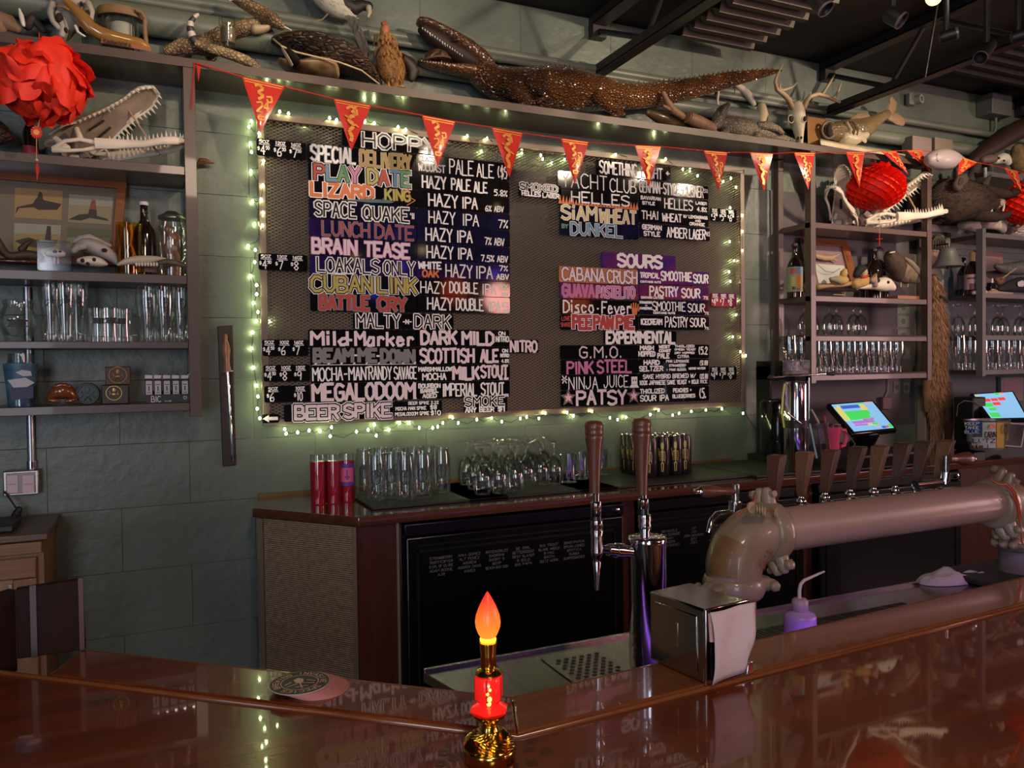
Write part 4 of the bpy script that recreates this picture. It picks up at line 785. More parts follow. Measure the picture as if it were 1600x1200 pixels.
m = MB(); plathe(m, 931, TY, [(9, 806), (9.5, 813), (8, 814)], 16); m.build('rubber_ring', BLKP, tt)
plathe(MB(), 932, TY, [(10, 813), (11, 822), (9.5, 824), (11, 830), (9.5, 838), (10, 862), (9.5, 868), (6, 872), (7, 878), (5, 900), (3.6, 922), (2, 922)], 16).build('faucet_body', CH, tt)
a_, b_ = at(938, 858, TY), at(985, 862, TY)
MB().tube([a_, a_.lerp(b_, .25), a_.lerp(b_, .26), a_.lerp(b_, .5), a_.lerp(b_, .51), a_.lerp(b_, .75), a_.lerp(b_, .76), b_], [.0075, .009, .0125, .0125, .015, .015, .012, .012], 16).build('shank', CH, tt)
# ------------------------------------------------------------------ napkin dispenser
NA, NB, NC_ = V(.795, -1.736, 0), V(.899, -1.722, 0), V(.818, -1.60, 0)
u_ = (NB-NA).normalized(); v_ = V(-u_.y, u_.x, 0); wN, dN = .098, .135; zt = at(1100, 955, NA.y).z
def nb(u, v, z): return NA+u_*u+v_*v+V(0, 0, z)
nd = thing('napkin_dispenser', 'chrome box napkin dispenser standing on the bar strip beside the tap tower', 'napkin holder', tuple(nb(.05, .07, ZB)))
TIN = mat('polished_tin', (.42, .40, .38), .12, 1)
def nbox(u0, u1, v0, v1, z0, z1): return MB().hexa([nb(u0, v0, z0), nb(u1, v0, z0), nb(u1, v1, z0), nb(u0, v1, z0), nb(u0, v0, z1), nb(u1, v0, z1), nb(u1, v1, z1), nb(u0, v1, z1)])
nbox(0, wN, .004, dN, ZB+.001, zt).build('body', TIN, nd, bevel=.004)
nbox(-.0015, wN+.0015, 0, .006, ZB, zt+.002).build('face_frame', TIN, nd, bevel=.002)
nbox(-.0022, 0, .02, dN-.018, ZB+.016, zt-.014).build('side_panel', TIN, nd, bevel=.0022)
nbox(-.003, -.001, .062, .068, ZB+.045, zt-.035).build('slot', mat('slot_glint', (.35, .2, .18), .2, .8), nd, bevel=.001)
nbox(.01, wN-.01, -.001, .0, ZB+.006, zt-.008).build('opening', BLKP, nd)
# hanging napkins
NAP = mat('napkin_paper', (.66, .53, .55), .85, bump=.15, bs=30)
for (off, tw, lab) in ((0, 1, 'napkin'),):
    t = thing('napkin', 'pale pink-white paper napkin hanging from the face of the chrome dispenser', 'napkin', tuple(nb(.05, -.004, ZB+.02)))
    mb = MB(); NI, NJ = 14, 12; P = []
    for j in range(NJ+1):
        v = j/NJ
        for i in range(NI+1):
            u = i/NI; zz = zt-.002-(zt-ZB-.006)*v*(1-.06*u-.16*max(0, u-.72)*3.2*v)
            outw = -.005-.009*math.sin(PI*min(1, v*.9))*(.8+.2*math.sin(u*5+1))-.0025*math.sin(u*7+v*3)-.0012*math.sin(v*9+u*3)
            P.append(nb(.002+(wN+.004-.016*v*(u > .8))*u, outw, zz))
    F = [(j*(NI+1)+i, j*(NI+1)+i+1, (j+1)*(NI+1)+i+1, (j+1)*(NI+1)+i) for j in range(NJ) for i in range(NI)]
    o = mb.add(P, F).build('sheet', NAP, t); s = o.modifiers.new('s', 'SOLIDIFY'); s.thickness = .0015
    mb = MB().hexa([nb(.004, -.0045, zt-.05), nb(.026, -.019, zt-.05), nb(.026, -.016, zt-.05), nb(.004, -.002, zt-.05), nb(.002, -.004, zt-.004), nb(.026, -.010, zt-.004), nb(.026, -.008, zt-.004), nb(.002, -.001, zt-.004)])
    mb.build('folded_corner', mat('napkin_corner', (.70, .42, .40), .85), t)
MB().hexa([nb(wN-.012, -.006, ZB+.001), nb(wN+.004, -.006, ZB+.001), nb(wN+.004, .0, ZB+.001), nb(wN-.012, 0, ZB+.001), nb(wN-.006, -.004, ZB+.02), nb(wN+.004, -.004, ZB+.02), nb(wN+.004, 0, ZB+.02), nb(wN-.006, 0, ZB+.02)]).build('foot', CH, nd, bevel=.001)
# ------------------------------------------------------------------ pipe tap tower
PY = -1.32; pA = at(1250, 824, PY); pz = pA.z; PR = .051
PIP = mat('pipe_pinkgrey', (.36, .24, .21), .34, .0, coat=.25, var=.08, vs=3, spec=.6); CAST = mat('cast_fitting', (.34, .27, .22), .42, coat=.3, c2=(.24, .16, .10), vs=7, bump=.15, bs=60); RUST = mat('rust', (.14, .05, .025), .8, var=.4, vs=20, bump=.5)
XL = at(1146, 900, PY).x; XR = at(1592, 800, PY).x
pt = thing('pipe_tap_tower', 'big pinkish industrial pipe beer tower with cast elbows, across the bar', 'beer tower', (XL, PY, ZS))
MB().tube([(at(1205, 820, PY).x, PY, pz), (XR-.05, PY, pz+.004)], PR, 40).build('main_pipe', PIP, pt)
def elbow(x0, sgn, name='elbow'):
    R = .085; cx_ = x0+sgn*R; cz_ = pz-R; P = [(x0, PY, cz_-.012)]; 
    for k in range(11): a = PI-PI/2*k/10; P.append((cx_+sgn*R*math.cos(a)*1, PY, cz_+R*math.sin(a)))
    P.append((cx_+.012*sgn, PY, pz))
    return MB().tube(P, [.062]*2+[.064]*9+[.062]*2, 36, upv=(0, 1, 0)).build(name, CAST, pt)
elbow(XL, 1); elbow(XR, -1)
def clamp(c, ax, r, w, ears, dark=True):
    """split coupling: ring of width w round axis ax, with bolt ears"""
    c = Vector(c); ax = Vector(ax)
    MB().lathe([(r*.8, -w/2), (r, -w/2), (r*1.08, -w*.38), (r*1.14, -w*.2), (r*1.14, w*.2), (r*1.08, w*.38), (r, w/2), (r*.8, w/2)], c, 40, ax).build('coupling', CAST, pt)
    for e in ears:
        e = Vector(e).normalized(); q = c+e*(r*1.15); s_ = e.cross(ax).normalized()
        for k in (-1, 1):
            MB().tube([q-e*.012+s_*k*.014, q+e*.006+s_*k*.013, q+e*.022+s_*k*.012], [w*.36, w*.33, w*.22], 12, roundend=True).build('bolt_lug', CAST, pt)
        MB().tube([q+e*.014-s_*.038, q+e*.014+s_*.038], .0075, 10).build('bolt', CAST, pt)
        MB().lathe([(.001, 0), (.013, 0), (.013, .009), (.008, .013), (.001, .014)], q+e*.014+s_*.03, 6, s_).build('nut', CAST, pt)
clamp((XL, PY, pz-.113), (0, 0, 1), .061, .05, ((-1, -.25, 0), (1, -.2, 0)))
clamp((XL+.105, PY, pz), (1, 0, 0), .062, .05, ((0, -.45, -1), (-.0, .2, 1)))
clamp((XR-.105, PY, pz), (1, 0, 0), .062, .05, ((0, -.4, 1), (0, -.5, -1)))
clamp((XR, PY, pz-.113), (0, 0, 1), .061, .05, ((-1, -.3, 0), (1, -.3, 0)))
for x in (XL, XR): MB().tube([(x, PY, ZS), (x, PY, pz-.12)], .05, 32).build('leg', PIP if x == XL else mat('pipe_grey', (.25, .21, .22), .4, coat=.2), pt)
mb = MB()   # cast-in raised lettering smudges and rust patch
for (t0, s_, h_) in ((.9, 'USA 4 ALL', .011), (.9, 'STAPLES', .007)):
    n = len(s_)
    for j, ch in enumerate(s_):
        a = PI-PI/2*(.25+.5*j/n); R = .085; ce = V(XL+R, PY, pz-R); rad = V(math.cos(a), 0, math.sin(a)); tan = V(math.sin(a), 0, -math.cos(a))
        ph = (.35 if h_ > .01 else .12)
        pos = ce+rad*(R-.02-(0 if h_ > .01 else .016))+V(0, -1, 0)*math.sqrt(.064**2-(.02+(0 if h_ > .01 else .016))**2)
        put_text(mb, ch, pos-tan*.004, tan, rad, .0075, h_, .0016, .006, V(0, -1, 0))
mb.build('cast_lettering', RUST, pt)
mb = MB(); R = .085; P = []
for i in range(9):
    a = PI-PI/2*(.02+.40*i/8); ce = V(XL+R, PY, pz-R); rad = V(math.cos(a), 0, math.sin(a))
    for j in range(7): b_ = math.radians(-5+62*j/6); P.append(ce+rad*(R+.0648*math.cos(b_))+V(0, -1, 0)*.0648*math.sin(b_))
mb.add(P, [(i*7+j, i*7+j+1, i*7+j+8, i*7+j+7) for i in range(8) for j in range(6)]).build('tape_patch', mat('tape_brown', (.20, .10, .04), .45, coat=.3, var=.25, vs=20), pt)
# beads and red cord looped over the coupling
CORD = mat('cord_red', (.5, .06, .03), .6)
sc2 = mpp(at(1180, 790, PY-.06))
bs_ = thing('bead_string', 'red cord threaded with wooden disc beads looped over the left coupling of the pipe', 'beads', tuple(at(1185, 795, PY-.07)))
cp = [at(x, y, PY-.068) for x, y in ((1150, 808), (1160, 797), (1172, 790), (1183, 779), (1181, 769), (1176, 783), (1190, 797), (1203, 799), (1214, 798))]
MB().tube(cp, .0013, 6).build('cord', CORD, bs_)
for (x, y, ax, r) in ((1174, 793, (.1, -1, .1), 9), (1182, 795, (.9, -.6, 0), 8), (1186, 796, (.9, -.6, 0), 8.5), (1190, 797, (.9, -.6, 0), 8.5), (1196, 800, (.8, -.9, 0), 9), (1213, 801, (.7, -1, .1), 8.5)):
    MB().lathe([(.002, -.0018), (r*sc2, -.0018), (r*sc2, .0018), (.002, .0018)], at(x, y, PY-.072), 18, ax).build('disc_bead', mat('bead_wood', (.35, .25, .15), .5, var=.2), bs_)
b2 = thing('bead_string', 'red cord looped round the right end coupling of the pipe', 'beads', tuple(at(1540, 790, PY-.06)))
MB().tube([at(x, y, PY-.075) for x, y in ((1548, 750), (1560, 757), (1572, 757), (1582, 768), (1590, 790), (1594, 820), (1597, 850))], .0022, 6).build('cord', CORD, b2)
MB().tube([at(x, y, PY-.07) for x, y in ((1575, 756), (1586, 768), (1592, 790), (1596, 810))], .0022, 6).build('cord', CORD, b2)
# ------------------------------------------------------------------ tap handles behind the pipe
HY = -1.2
hcols = [wood('tap_wood_red', (.10, .036, .022), (.055, .02, .014), .4, .2, 'z', 26), wood('tap_wood_brown', (.15, .07, .032), (.09, .04, .02), .4, .2, 'z', 26), wood('tap_wood_dark', (.06, .022, .018), (.035, .013, .011), .4, .2, 'z', 26)]
HS = [(1214, 711, 1209, 783, 0), (1258, 706, 1252, 775, 1), (1299, 703, 1289, 769, 0), (1341, 698, 1328, 764, 2), (1376, 696, 1365, 761, 1), (1412, 692, 1399, 758, 2), (1445, 689, 1432, 754, 2), (1479, 688, 1465, 750, 1)]
ords = ['first', 'second', 'third', 'fourth', 'fifth', 'sixth', 'seventh', 'eighth']; tone = ['reddish', 'brown', 'dark']
for i, (x0, y0, x1_, y1_, c) in enumerate(HS):
    T0, B0 = at(x0, y0, HY), at(x1_, y1_, HY); s_ = mpp(B0); wt, wb, dt, db = 14*s_, 8.5*s_, 11*s_, 6*s_
    t = thing('beer_tap', '%s tapered wooden tap handle, %s from the left behind the pipe' % (tone[c], ords[i]), 'tap handle', tuple(B0-V(0, 0, .02)), 'wooden tap handles behind the pipe')
    M = rotz(.45)
    R4 = lambda c_, a, b: [c_+M @ V(i_*a, j_*b, 0) for i_, j_ in ((-1, -1), (1, -1), (1, 1), (-1, 1))]
    T1 = T0-V(0, 0, .0); lw = T0.lerp(B0, .88)
    mb = MB().loft([R4(B0, wb*.7, db*.8), R4(lw, wb, db), R4(T0.lerp(B0, .03), wt, dt), R4(T0, wt*.93, dt*.93)])
    mb.build('handle', hcols[c], t, bevel=.0015)
    MB().lathe([(.006, -.016), (.012, -.016), (.013, -.012), (.013, -.006), (.009, -.003), (.007, .0), (.007, .003)], B0-V(0, 0, .004), 16).build('ferrule', CH, t)
    if i != 99:
        MB().tube([B0-V(0, 0, .02), V(B0.x, HY, pz+.02)], .011, 12).build('faucet', CH, t)
        MB().tube([V(B0.x, HY, pz+.025), V(B0.x, PY+PR-.004, pz+.012)], .012, 12).build('shank', CH, t)
# side levers (horizontal turned handles)
def lever(x0, x1_, y, Y, label, chr_pts):
    a, b = at(x0, y, Y), at(x1_, y, Y); d_ = (b-a)
    t = thing('tap_lever', label, 'tap handle', tuple(b))
    prof = [(.0, 0), (4.5, .01), (5, .06), (5, .1), (8, .13), (10.5, .25), (10.5, .38), (8, .6), (6, .75), (6.5, .85), (6, 1)]
    s_ = mpp(a); L_ = d_.length
    MB().lathe([(max(.2, r)*s_, u*L_) for r, u in prof[4:]], a, 20, d_).build('handle', HW, t)
    MB().lathe([(max(.2, r)*s_, u*L_) for r, u in prof[:5]], a, 16, d_).build('tip', CH, t)
    for pts, r in chr_pts: MB().tube([at(px, py, Y+dy) for px, py, dy in pts], r, 14, roundend=False).build('faucet', CH, t)
lever(1085, 1147, 768, -1.24, 'short turned wooden lever pointing left beside the left pipe elbow', [([(1149, 757, 0), (1149, 785, 0)], .010), ([(1149, 784, 0), (1148, 806, 0)], .0165), ([(1143, 803, 0), (1120, 806, -.01), (1112, 815, -.02), (1107, 832, -.02)], [.012, .011, .009, .006])])
lever(1523, 1482, 717, -1.24, 'short turned wooden lever pointing right behind the far end of the pipe', [([(1478, 712, 0), (1478, 740, 0)], .0075), ([(1478, 738, 0), (1476, 756, 0)], .014), ([(1470, 754, 0), (1430, 758, 0)], .012)])
# ------------------------------------------------------------------ squeeze bottle, rag
WY = -1.46; WB = mat('squeeze_bottle', (.50, .36, .72), .35, sub=.3, coat=.2)  # purple LED glow is put into the bottle colour
wc = at(1250, 960, WY); ws = mpp(wc); wz = lambda y: at(1250, y, WY).z
wb = thing('squeeze_bottle', 'translucent squeeze bottle in painted purple glow with bent spout behind the bar edge', 'bottle', (wc.x, WY, ZS))
MB().lathe([(.002, ZS), (23*ws, ZS), (24.5*ws, ZS+.004), (24.5*ws, wz(964)), (22*ws, wz(958)), (12.5*ws, wz(955)), (11*ws, wz(952))], (wc.x, WY, 0), 28).build('body', WB, wb)
MB().lathe([(11*ws, wz(955)), (12.5*ws, wz(954)), (12.5*ws, wz(938)), (9*ws, wz(935)), (3*ws, wz(934))], (wc.x, WY, 0), 20).build('cap', mat('cap_led_tint', (.42, .28, .42), .4), wb)
MB().tube([at(x, y, WY) for x, y in ((1249, 936), (1249, 922), (1251, 913), (1256, 907), (1265, 903), (1278, 897), (1288, 893))], [.0042, .004, .0038, .0036, .0033, .0028, .002], 10).build('spout', mat('spout_pale', (.55, .47, .52), .4), wb)
rg = MB(); NI = 22; P = []
r0 = atz(1495, 915, ZS)
A0, B1 = atz(1447, 916, ZS), atz(1560, 902, ZS); dx = (B1-A0); perp = V(-dx.y, dx.x, 0).normalized()
def hgt(u, v): return .004+.030*math.exp(-((u-.38)/.14)**2)*(1-abs(v)*.5)+.014*math.exp(-((u-.12)/.12)**2)+.010*math.exp(-((u-.75)/.2)**2)+.004*math.sin(u*19+v*4)+.003*math.sin(v*9)
NJ = 10
for side in (0, 1):
    for j in range(NJ+1):
        v = j/NJ*2-1
        for i in range(NI+1):
            u = i/NI; wd = .045*math.sqrt(max(.02, 1-abs(2*u-1)**3))*(1.1 if u < .5 else .65)
            q = A0+dx*u+perp*v*wd+V(0, 0, 0); hh = max(0, hgt(u, v))*(1-abs(v)**4*.85)*(1-abs(2*u-1)**8)
            P.append(V(q.x, q.y+.02, ZS+.0012+(hh if side == 0 else 0)))
n1 = (NI+1)*(NJ+1); F = []
for j in range(NJ):
    for i in range(NI):
        a = j*(NI+1)+i; F += [(a, a+1, a+NI+2, a+NI+1), (n1+a+NI+1, n1+a+NI+2, n1+a+1, n1+a)]
edge = [i for i in range(NI)]+[NI+(NI+1)*j for j in range(NJ)]+[(NI+1)*NJ+NI-i for i in range(NI)]+[(NI+1)*(NJ-j) for j in range(NJ)]
for a, b in zip(edge, edge[1:]+edge[:1]): F.append((b, a, n1+a, n1+b))
solo(rg.add(P, F), 'bar_rag', 'crumpled white cloth rag lying on the steel top near the right pipe leg', 'cloth', mat('rag_cloth', (.62, .58, .66), .9, bump=.4, bs=80))
# ------------------------------------------------------------------ things on the back counter
def at_z(x, y, z=None): return atz(x, y, ZC if z is None else z)
for i, (a, b) in enumerate((((560, 774), (700, 775)), ((715, 766), (870, 760)), ((895, 755), (1090, 742)))):
    x0, x1_ = atz(a[0], a[1]+12, ZC).x, atz(b[0]+20, b[1], ZC).x
    mb = MB().box((x0+.005, -.43, ZC+.0005), (x1_+.12, -.07, ZC+.008))
    solo(mb, 'bar_mat', 'black rubber bar mat on the back counter under the '+['straight beer glasses', 'upturned stemmed glasses', 'glass mugs and black cans'][i], 'mat', MAT_BLK, bevel=.002, group='rubber bar mats')
mb = MB().box((2.03, -.46, ZC+.0005), (2.5, -.06, ZC+.010)); solo(mb, 'bar_mat', 'black rubber bar mat on the back counter beside the black machine', 'mat', MAT_BLK, bevel=.002, group='rubber bar mats')
ZT = ZC+.009
# glass shapes (local, base at origin)
def glass_mesh(kind):
    m = MB()
    if kind == 'can':
        h, r = .148, .030; o = [(.002, 0), (r*.86, 0), (r, .008), (r, h*.8), (r*.86, h*.93), (r*.88, h)]; i_ = [(r*.86, h-.001), (r*.84, h*.93), (r*.96, h*.8), (r*.96, .012), (.002, .010)]
    elif kind == 'pils':
        h, r = .175, .031; o = [(.002, 0), (r*.78, 0), (r*.72, .02), (r*.86, h*.5), (r*1.08, h*.8), (r, h)]; i_ = [(r*.96, h-.001), (r*1.03, h*.8), (r*.80, h*.5), (r*.6, .024), (.002, .02)]
    elif kind == 'tulip':
        h, r = .17, .033; o = [(.002, 0), (r*.75, 0), (r*.68, .018), (r*.72, h*.25), (r*1.1, h*.68), (r*.98, h)]; i_ = [(r*.94, h-.001), (r*1.06, h*.68), (r*.66, h*.25), (r*.5, .024), (.002, .02)]
    elif kind == 'pint':
        h, r = .15, .043; o = [(.002, 0), (r*.7, 0), (r*.72, .005), (r, h)]; i_ = [(r*.96, h-.001), (r*.66, .013), (.002, .010)]
    elif kind == 'fat':
        h, r = .118, .052; o = [(.002, 0), (r*.62, 0), (r*.66, .012), (r*.98, h*.42), (r*.98, h*.62), (r*.68, h*.84), (r*.76, h)]; i_ = [(r*.72, h-.001), (r*.64, h*.84), (r*.94, h*.62), (r*.94, h*.42), (r*.58, .018), (.002, .014)]
    elif kind == 'mug':
        h, r = .098, .032; o = [(.002, 0), (r, 0), (r, .006), (r*.93, h*.5), (r, h)]; i_ = [(r*.92, h-.001), (r*.86, h*.5), (r*.88, .016), (.002, .013)]
    elif kind == 'stem':   # upturned stemmed glass: rim down
        h, r = .155, .031; o = [(r*.80, 0), (r, .018), (r, .055), (r*.72, .085), (r*.12, .102), (.0032, .108), (.0032, .142), (.01, .149), (r*.92, h-.002), (r*.92, h), (.001, h)]; i_ = None
        m.lathe(o, n=20); m.lathe([(r*.76, .0005), (r*.95, .018), (r*.95, .055), (r*.68, .083), (.001, .099)], n=20)
    if i_ is not None: m.lathe(o+i_, n=20)
    return m
def figure_mesh(kind, r, z0, z1):   # printed logo wrapped on the glass front (towards -Y), local coordinates
    m = MB()
    def P(u, v, lift=.0006): a = -PI/2+u; return ((r+lift)*math.cos(a), (r+lift)*math.sin(a), z0+(z1-z0)*v)
    def st(pts, w, w2=None):
        w2 = w2 or w
        for p, q in zip(pts, pts[1:]):
            k = max(1, int(abs(q[0]-p[0])/.25))
            for s_ in range(k):
                a = (p[0]+(q[0]-p[0])*s_/k, p[1]+(q[1]-p[1])*s_/k); b = (p[0]+(q[0]-p[0])*(s_+1)/k, p[1]+(q[1]-p[1])*(s_+1)/k)
                dx, dy = (b[0]-a[0])*r, (b[1]-a[1])*(z1-z0); L_ = math.hypot(dx, dy) or 1; nx, ny = -dy/L_*w/2/r, dx/L_*w2/2/(z1-z0)
                m.quad(P(a[0]-nx, a[1]-ny), P(b[0]-nx, b[1]-ny), P(b[0]+nx, b[1]+ny), P(a[0]+nx, a[1]+ny))
    if kind == 'palm':
        st([(0, 0), (.03, .6)], .003)
        for a in range(7): an = -.4+a*(PI+.8)/6; st([(.03, .62), (.03+.28*math.cos(an), .68+.16*math.sin(an)), (.03+.5*math.cos(an), .60+.2*math.sin(an))], .003)
    elif kind == 'ring':
        pts = [(.5*math.cos(a*PI/8), .5+.32*math.sin(a*PI/8)) for a in range(17)]; st(pts, .003); st([(0, .8), (0, .2)], .004); st([(-.3, .55), (0, .5), (.3, .55)], .0025); st([(-.1, .6), (.1, .6), (.1, .75), (-.1, .75), (-.1, .6)], .004)
    elif kind == 'skeleton':
        st([(-.09, .84), (-.09, .92), (0, .97), (.09, .92), (.09, .84), (.04, .76), (-.04, .76), (-.09, .84)], .006); st([(0, .95), (0, .78)], .007)
        st([(0, .76), (0, .28)], .0035); st([(-.34, .66), (0, .70), (.34, .66)], .0028); st([(-.34, .66), (-.42, .5), (-.5, .64)], .0028); st([(.34, .66), (.4, .48), (.24, .36)], .0028); st([(-.5, .64), (-.56, .78)], .0035)
        for k in range(5): st([(-.24, .62-.06*k), (0, .66-.06*k), (.24, .62-.06*k)], .0022)
        st([(-.2, .26), (0, .3), (.2, .26)], .004); st([(-.14, .26), (-.1, .0)], .0026); st([(.14, .26), (.1, .0)], .0026)
        st([(-.34, .36), (-.38, .5), (-.30, .6)], .0016); st([(.34, .3), (.38, .46)], .0016)
    elif kind == 'band':
        st([(-.8, .5), (.8, .5)], .003, (z1-z0))
    elif kind == 'text':
        st([(-.5, .7), (.5, .7)], .004, .006); st([(-.4, .5), (.4, .5)], .004, .01); st([(-.5, .3), (.5, .3)], .003, .003)
    return m
PRN = mat('glass_print', (.02, .018, .02), .5)
CACHE = {}
def mesh_of(key, fn, mats):
    if key not in CACHE:
        b = fn(); me = bpy.data.meshes.new(key); me.from_pydata(b.v, [], b.f)
        for mm in mats: me.materials.append(mm)
        me.polygons.foreach_set('use_smooth', [True]*len(me.polygons))
        try: me.set_sharp_from_angle(angle=math.radians(50))
        except Exception: pass
        CACHE[key] = me
    return CACHE[key]
def piece(name, me, parent, loc=(0, 0, 0), rz=0):
    o = bpy.data.objects.new(name, me); COL.objects.link(o); o.parent = parent; o.location = loc; o.rotation_euler = (0, 0, rz); return o
def drinking_glass(kind, p, label, group, logo=None, name='beer_glass', rz=None, handle=0, cat='glass'):
    t = thing(name, label, cat, tuple(p), group)
    t.rotation_euler = (0, 0, math.atan2(CAM.x-p[0], p[1]-CAM.y)*1.0*1 if rz is None else rz)
    piece('bowl' if kind == 'stem' else 'glass_body', mesh_of('glass_'+kind, lambda: glass_mesh(kind), [GLASS]), t)
    if logo:
        lk, r, z0, z1 = logo; piece('logo', mesh_of('logo_%s_%s' % (lk, kind), lambda: figure_mesh(lk, r, z0, z1), [PRN]), t)
    if handle:
        def hm(): return MB().tube([(.03, 0, .02), (.052, 0, .022), (.058, 0, .05), (.052, 0, .08), (.03, 0, .084)], .0042, 10, upv=(0, 1, 0))
        piece('handle', mesh_of('mug_handle', hm, [GLASS]), t, rz=handle-t.rotation_euler.z if handle != 1 else 0)
    return t
wd = lambda n: ['first', 'second', 'third', 'fourth', 'fifth', 'sixth', 'seventh', 'eighth', 'ninth', 'tenth', 'eleventh', 'twelfth', 'thirteenth', 'fourteenth', 'fifteenth', 'sixteenth', 'seventeenth', 'eighteenth'][n]
pb_ = [(588, 781), (612, 778), (634, 781), (661, 777), (690, 769)]
for i, (x, y) in enumerate(pb_): drinking_glass('can', atz(x, y, ZT), 'straight logo beer glass on the black mat, %s from the left in the front row' % wd(i), 'straight beer glasses on the counter', ('ring', .0302, .04, .11))
for i, (x, y) in enumerate([(570, 770), (596, 767), (622, 768), (648, 766), (672, 763)]): drinking_glass('can', atz(x, y, ZT), 'straight logo beer glass on the black mat, %s from the left in the back row' % wd(i), 'straight beer glasses on the counter', ('ring', .0302, .04, .11))
st_ = [[(754, 772), (780, 770), (806, 767)], [(742, 764), (769, 762), (796, 761), (822, 759), (845, 757)], [(729, 757), (757, 755), (784, 754), (810, 752), (834, 750), (866, 756)], [(745, 750), (772, 748), (799, 747), (825, 746), (850, 745)]]
for r_, row_ in enumerate(st_):
    for i, (x, y) in enumerate(row_): drinking_glass('stem', atz(x, y, ZT), 'upturned stemmed beer glass, %s from the left in the %s row' % (wd(i), ['front', 'second', 'third', 'rear'][r_]), 'upturned stemmed glasses on the counter', ('text', .0312, .02, .055), name='stemmed_glass')
for i, (x, y) in enumerate([(888, 753), (906, 748), (925, 746), (938, 741)]): drinking_glass('mug', atz(x, y, ZT), 'small clear glass mug with handle, %s right of the stemmed glasses' % wd(i), 'glass mugs on the counter', name='glass_mug', handle=.3, rz=.0)
# red prayer candles
RWX = mat('red_wax', (.42, .012, .03), .3, coat=.6); LBP = mat('label_purple', (.12, .035, .30), .5); LPK = mat('label_pink', (.62, .10, .22), .5)
for i, (x, y, r, yt) in enumerate(((498, 787, 12.5, 710), (522, 786, 11.5, 709), (543, 783, 11.5, 708))):
    p = atz(x, y, ZC); s_ = mpp(p); r *= s_; zt = at(x, yt, p.y).z; h = zt-ZC
    t = thing('prayer_candle', ['tall red glass candle, plain, leftmost on the counter', 'tall red glass candle, plain, in the middle of the three', 'tall red glass candle with a purple label on the counter'][i], 'candle', tuple(p), 'red glass candles')
    MB().lathe([(.002, ZC), (r*.9, ZC), (r*.98, ZC+.004), (r*.98, ZC+h*.86), (.002, ZC+h*.84)], (p.x, p.y, 0), 24).build('wax', RWX, t)
    MB().lathe([(r*1.0, ZC+.004), (r*1.02, ZC+h*.9), (r*.97, ZC+h), (r*.93, ZC+h), (r*.985, ZC+h*.88)], (p.x, p.y, 0), 24).build('glass', GLASS, t)
    if i == 2:
        a0 = math.atan2(CAM.y-p.y, CAM.x-p.x)
        def arc(r_, u0, u1, z0, z1): 
            m_ = MB(); n = 10; P = [(p.x+r_*math.cos(a0+u0+(u1-u0)*k/n), p.y+r_*math.sin(a0+u0+(u1-u0)*k/n), z) for k in range(n+1) for z in (z0, z1)]
            return m_.add(P, [(2*k, 2*k+2, 2*k+3, 2*k+1) for k in range(n)])
        arc(r*1.03, -1.2, 1.2, ZC+h*.34, ZC+h*.80).build('label', LBP, t); arc(r*1.045, -.9, .9, ZC+h*.42, ZC+h*.71).build('label_picture', LPK, t)
        arc(r*1.055, -.3, .3, ZC+h*.50, ZC+h*.54).build('label_motif', LBP, t); arc(r*1.056, -.1, .1, ZC+h*.46, ZC+h*.68).build('label_motif', LBP, t)
# black cans
CANB = mat('can_black', (.02, .013, .016), .3, .3, coat=.3); CANL = mat('can_lid', (.62, .58, .52), .25, 1); CANG = mat('can_gold', (.52, .36, .10), .35, .5)
def can_body(): r = .0268; return MB().lathe([(.002, .002), (r*.8, 0), (r*.84, .003), (r, .012), (r, .136), (r*.86, .146), (r*.86, .147)], n=24)
def can_lid(): r = .0268; return MB().lathe([(r*.88, .1465), (r*.9, .149), (r*.84, .1495), (r*.8, .146), (.002, .146)], n=24).box((-.006, -.003, .146), (.006, .01, .1475))
g0 = atz(1016, 745, ZT); s_ = .0555
rows = []
for r_ in range(3):
    for i in range(4 if r_ else 4): rows.append((r_, i))
for r_, i in rows:
    p = V(g0.x+s_*i*1.02-.004*r_, g0.y+.058*r_, ZT)
    if r_ == 0 and i == 3: p = V(p.x, p.y+.02, ZT)
    t = thing('beer_can', 'slim black can with gold skeleton print, %s from the left in the %s row' % (wd(i), ['front', 'middle', 'back'][r_]), 'can', tuple(p), 'black skeleton cans')
    t.rotation_euler = (0, 0, math.atan2(p.x-CAM.x, p.y-CAM.y)*-1*-1*-1+.1*(i-1.5))
    piece('can_body', mesh_of('can_body', can_body, [CANB]), t); piece('lid', mesh_of('can_lid', can_lid, [CANL]), t)
    piece('skeleton_print', mesh_of('can_print', lambda: figure_mesh('skeleton', .0269, .018, .130), [CANG]), t)
for i, (x, y) in enumerate(((980, 738), (994, 741))):
    p = atz(x, y, ZT); t = thing('beer_can', 'slim black can with white-edged label, %s at the left end of the can cluster' % ['behind', 'in front'][i], 'can', tuple(p), 'black skeleton cans')
    t.rotation_euler = (0, 0, -.9); piece('can_body', CACHE['can_body'], t); piece('lid', CACHE['can_lid'], t); piece('skeleton_print', CACHE['can_print'], t)
    piece('white_edge', mesh_of('can_edge', lambda: MB().box((.0, -.0278, .02), (.003, -.0268, .13)), [mat('label_white', (.5, .5, .5), .5)]), t, rz=.75)
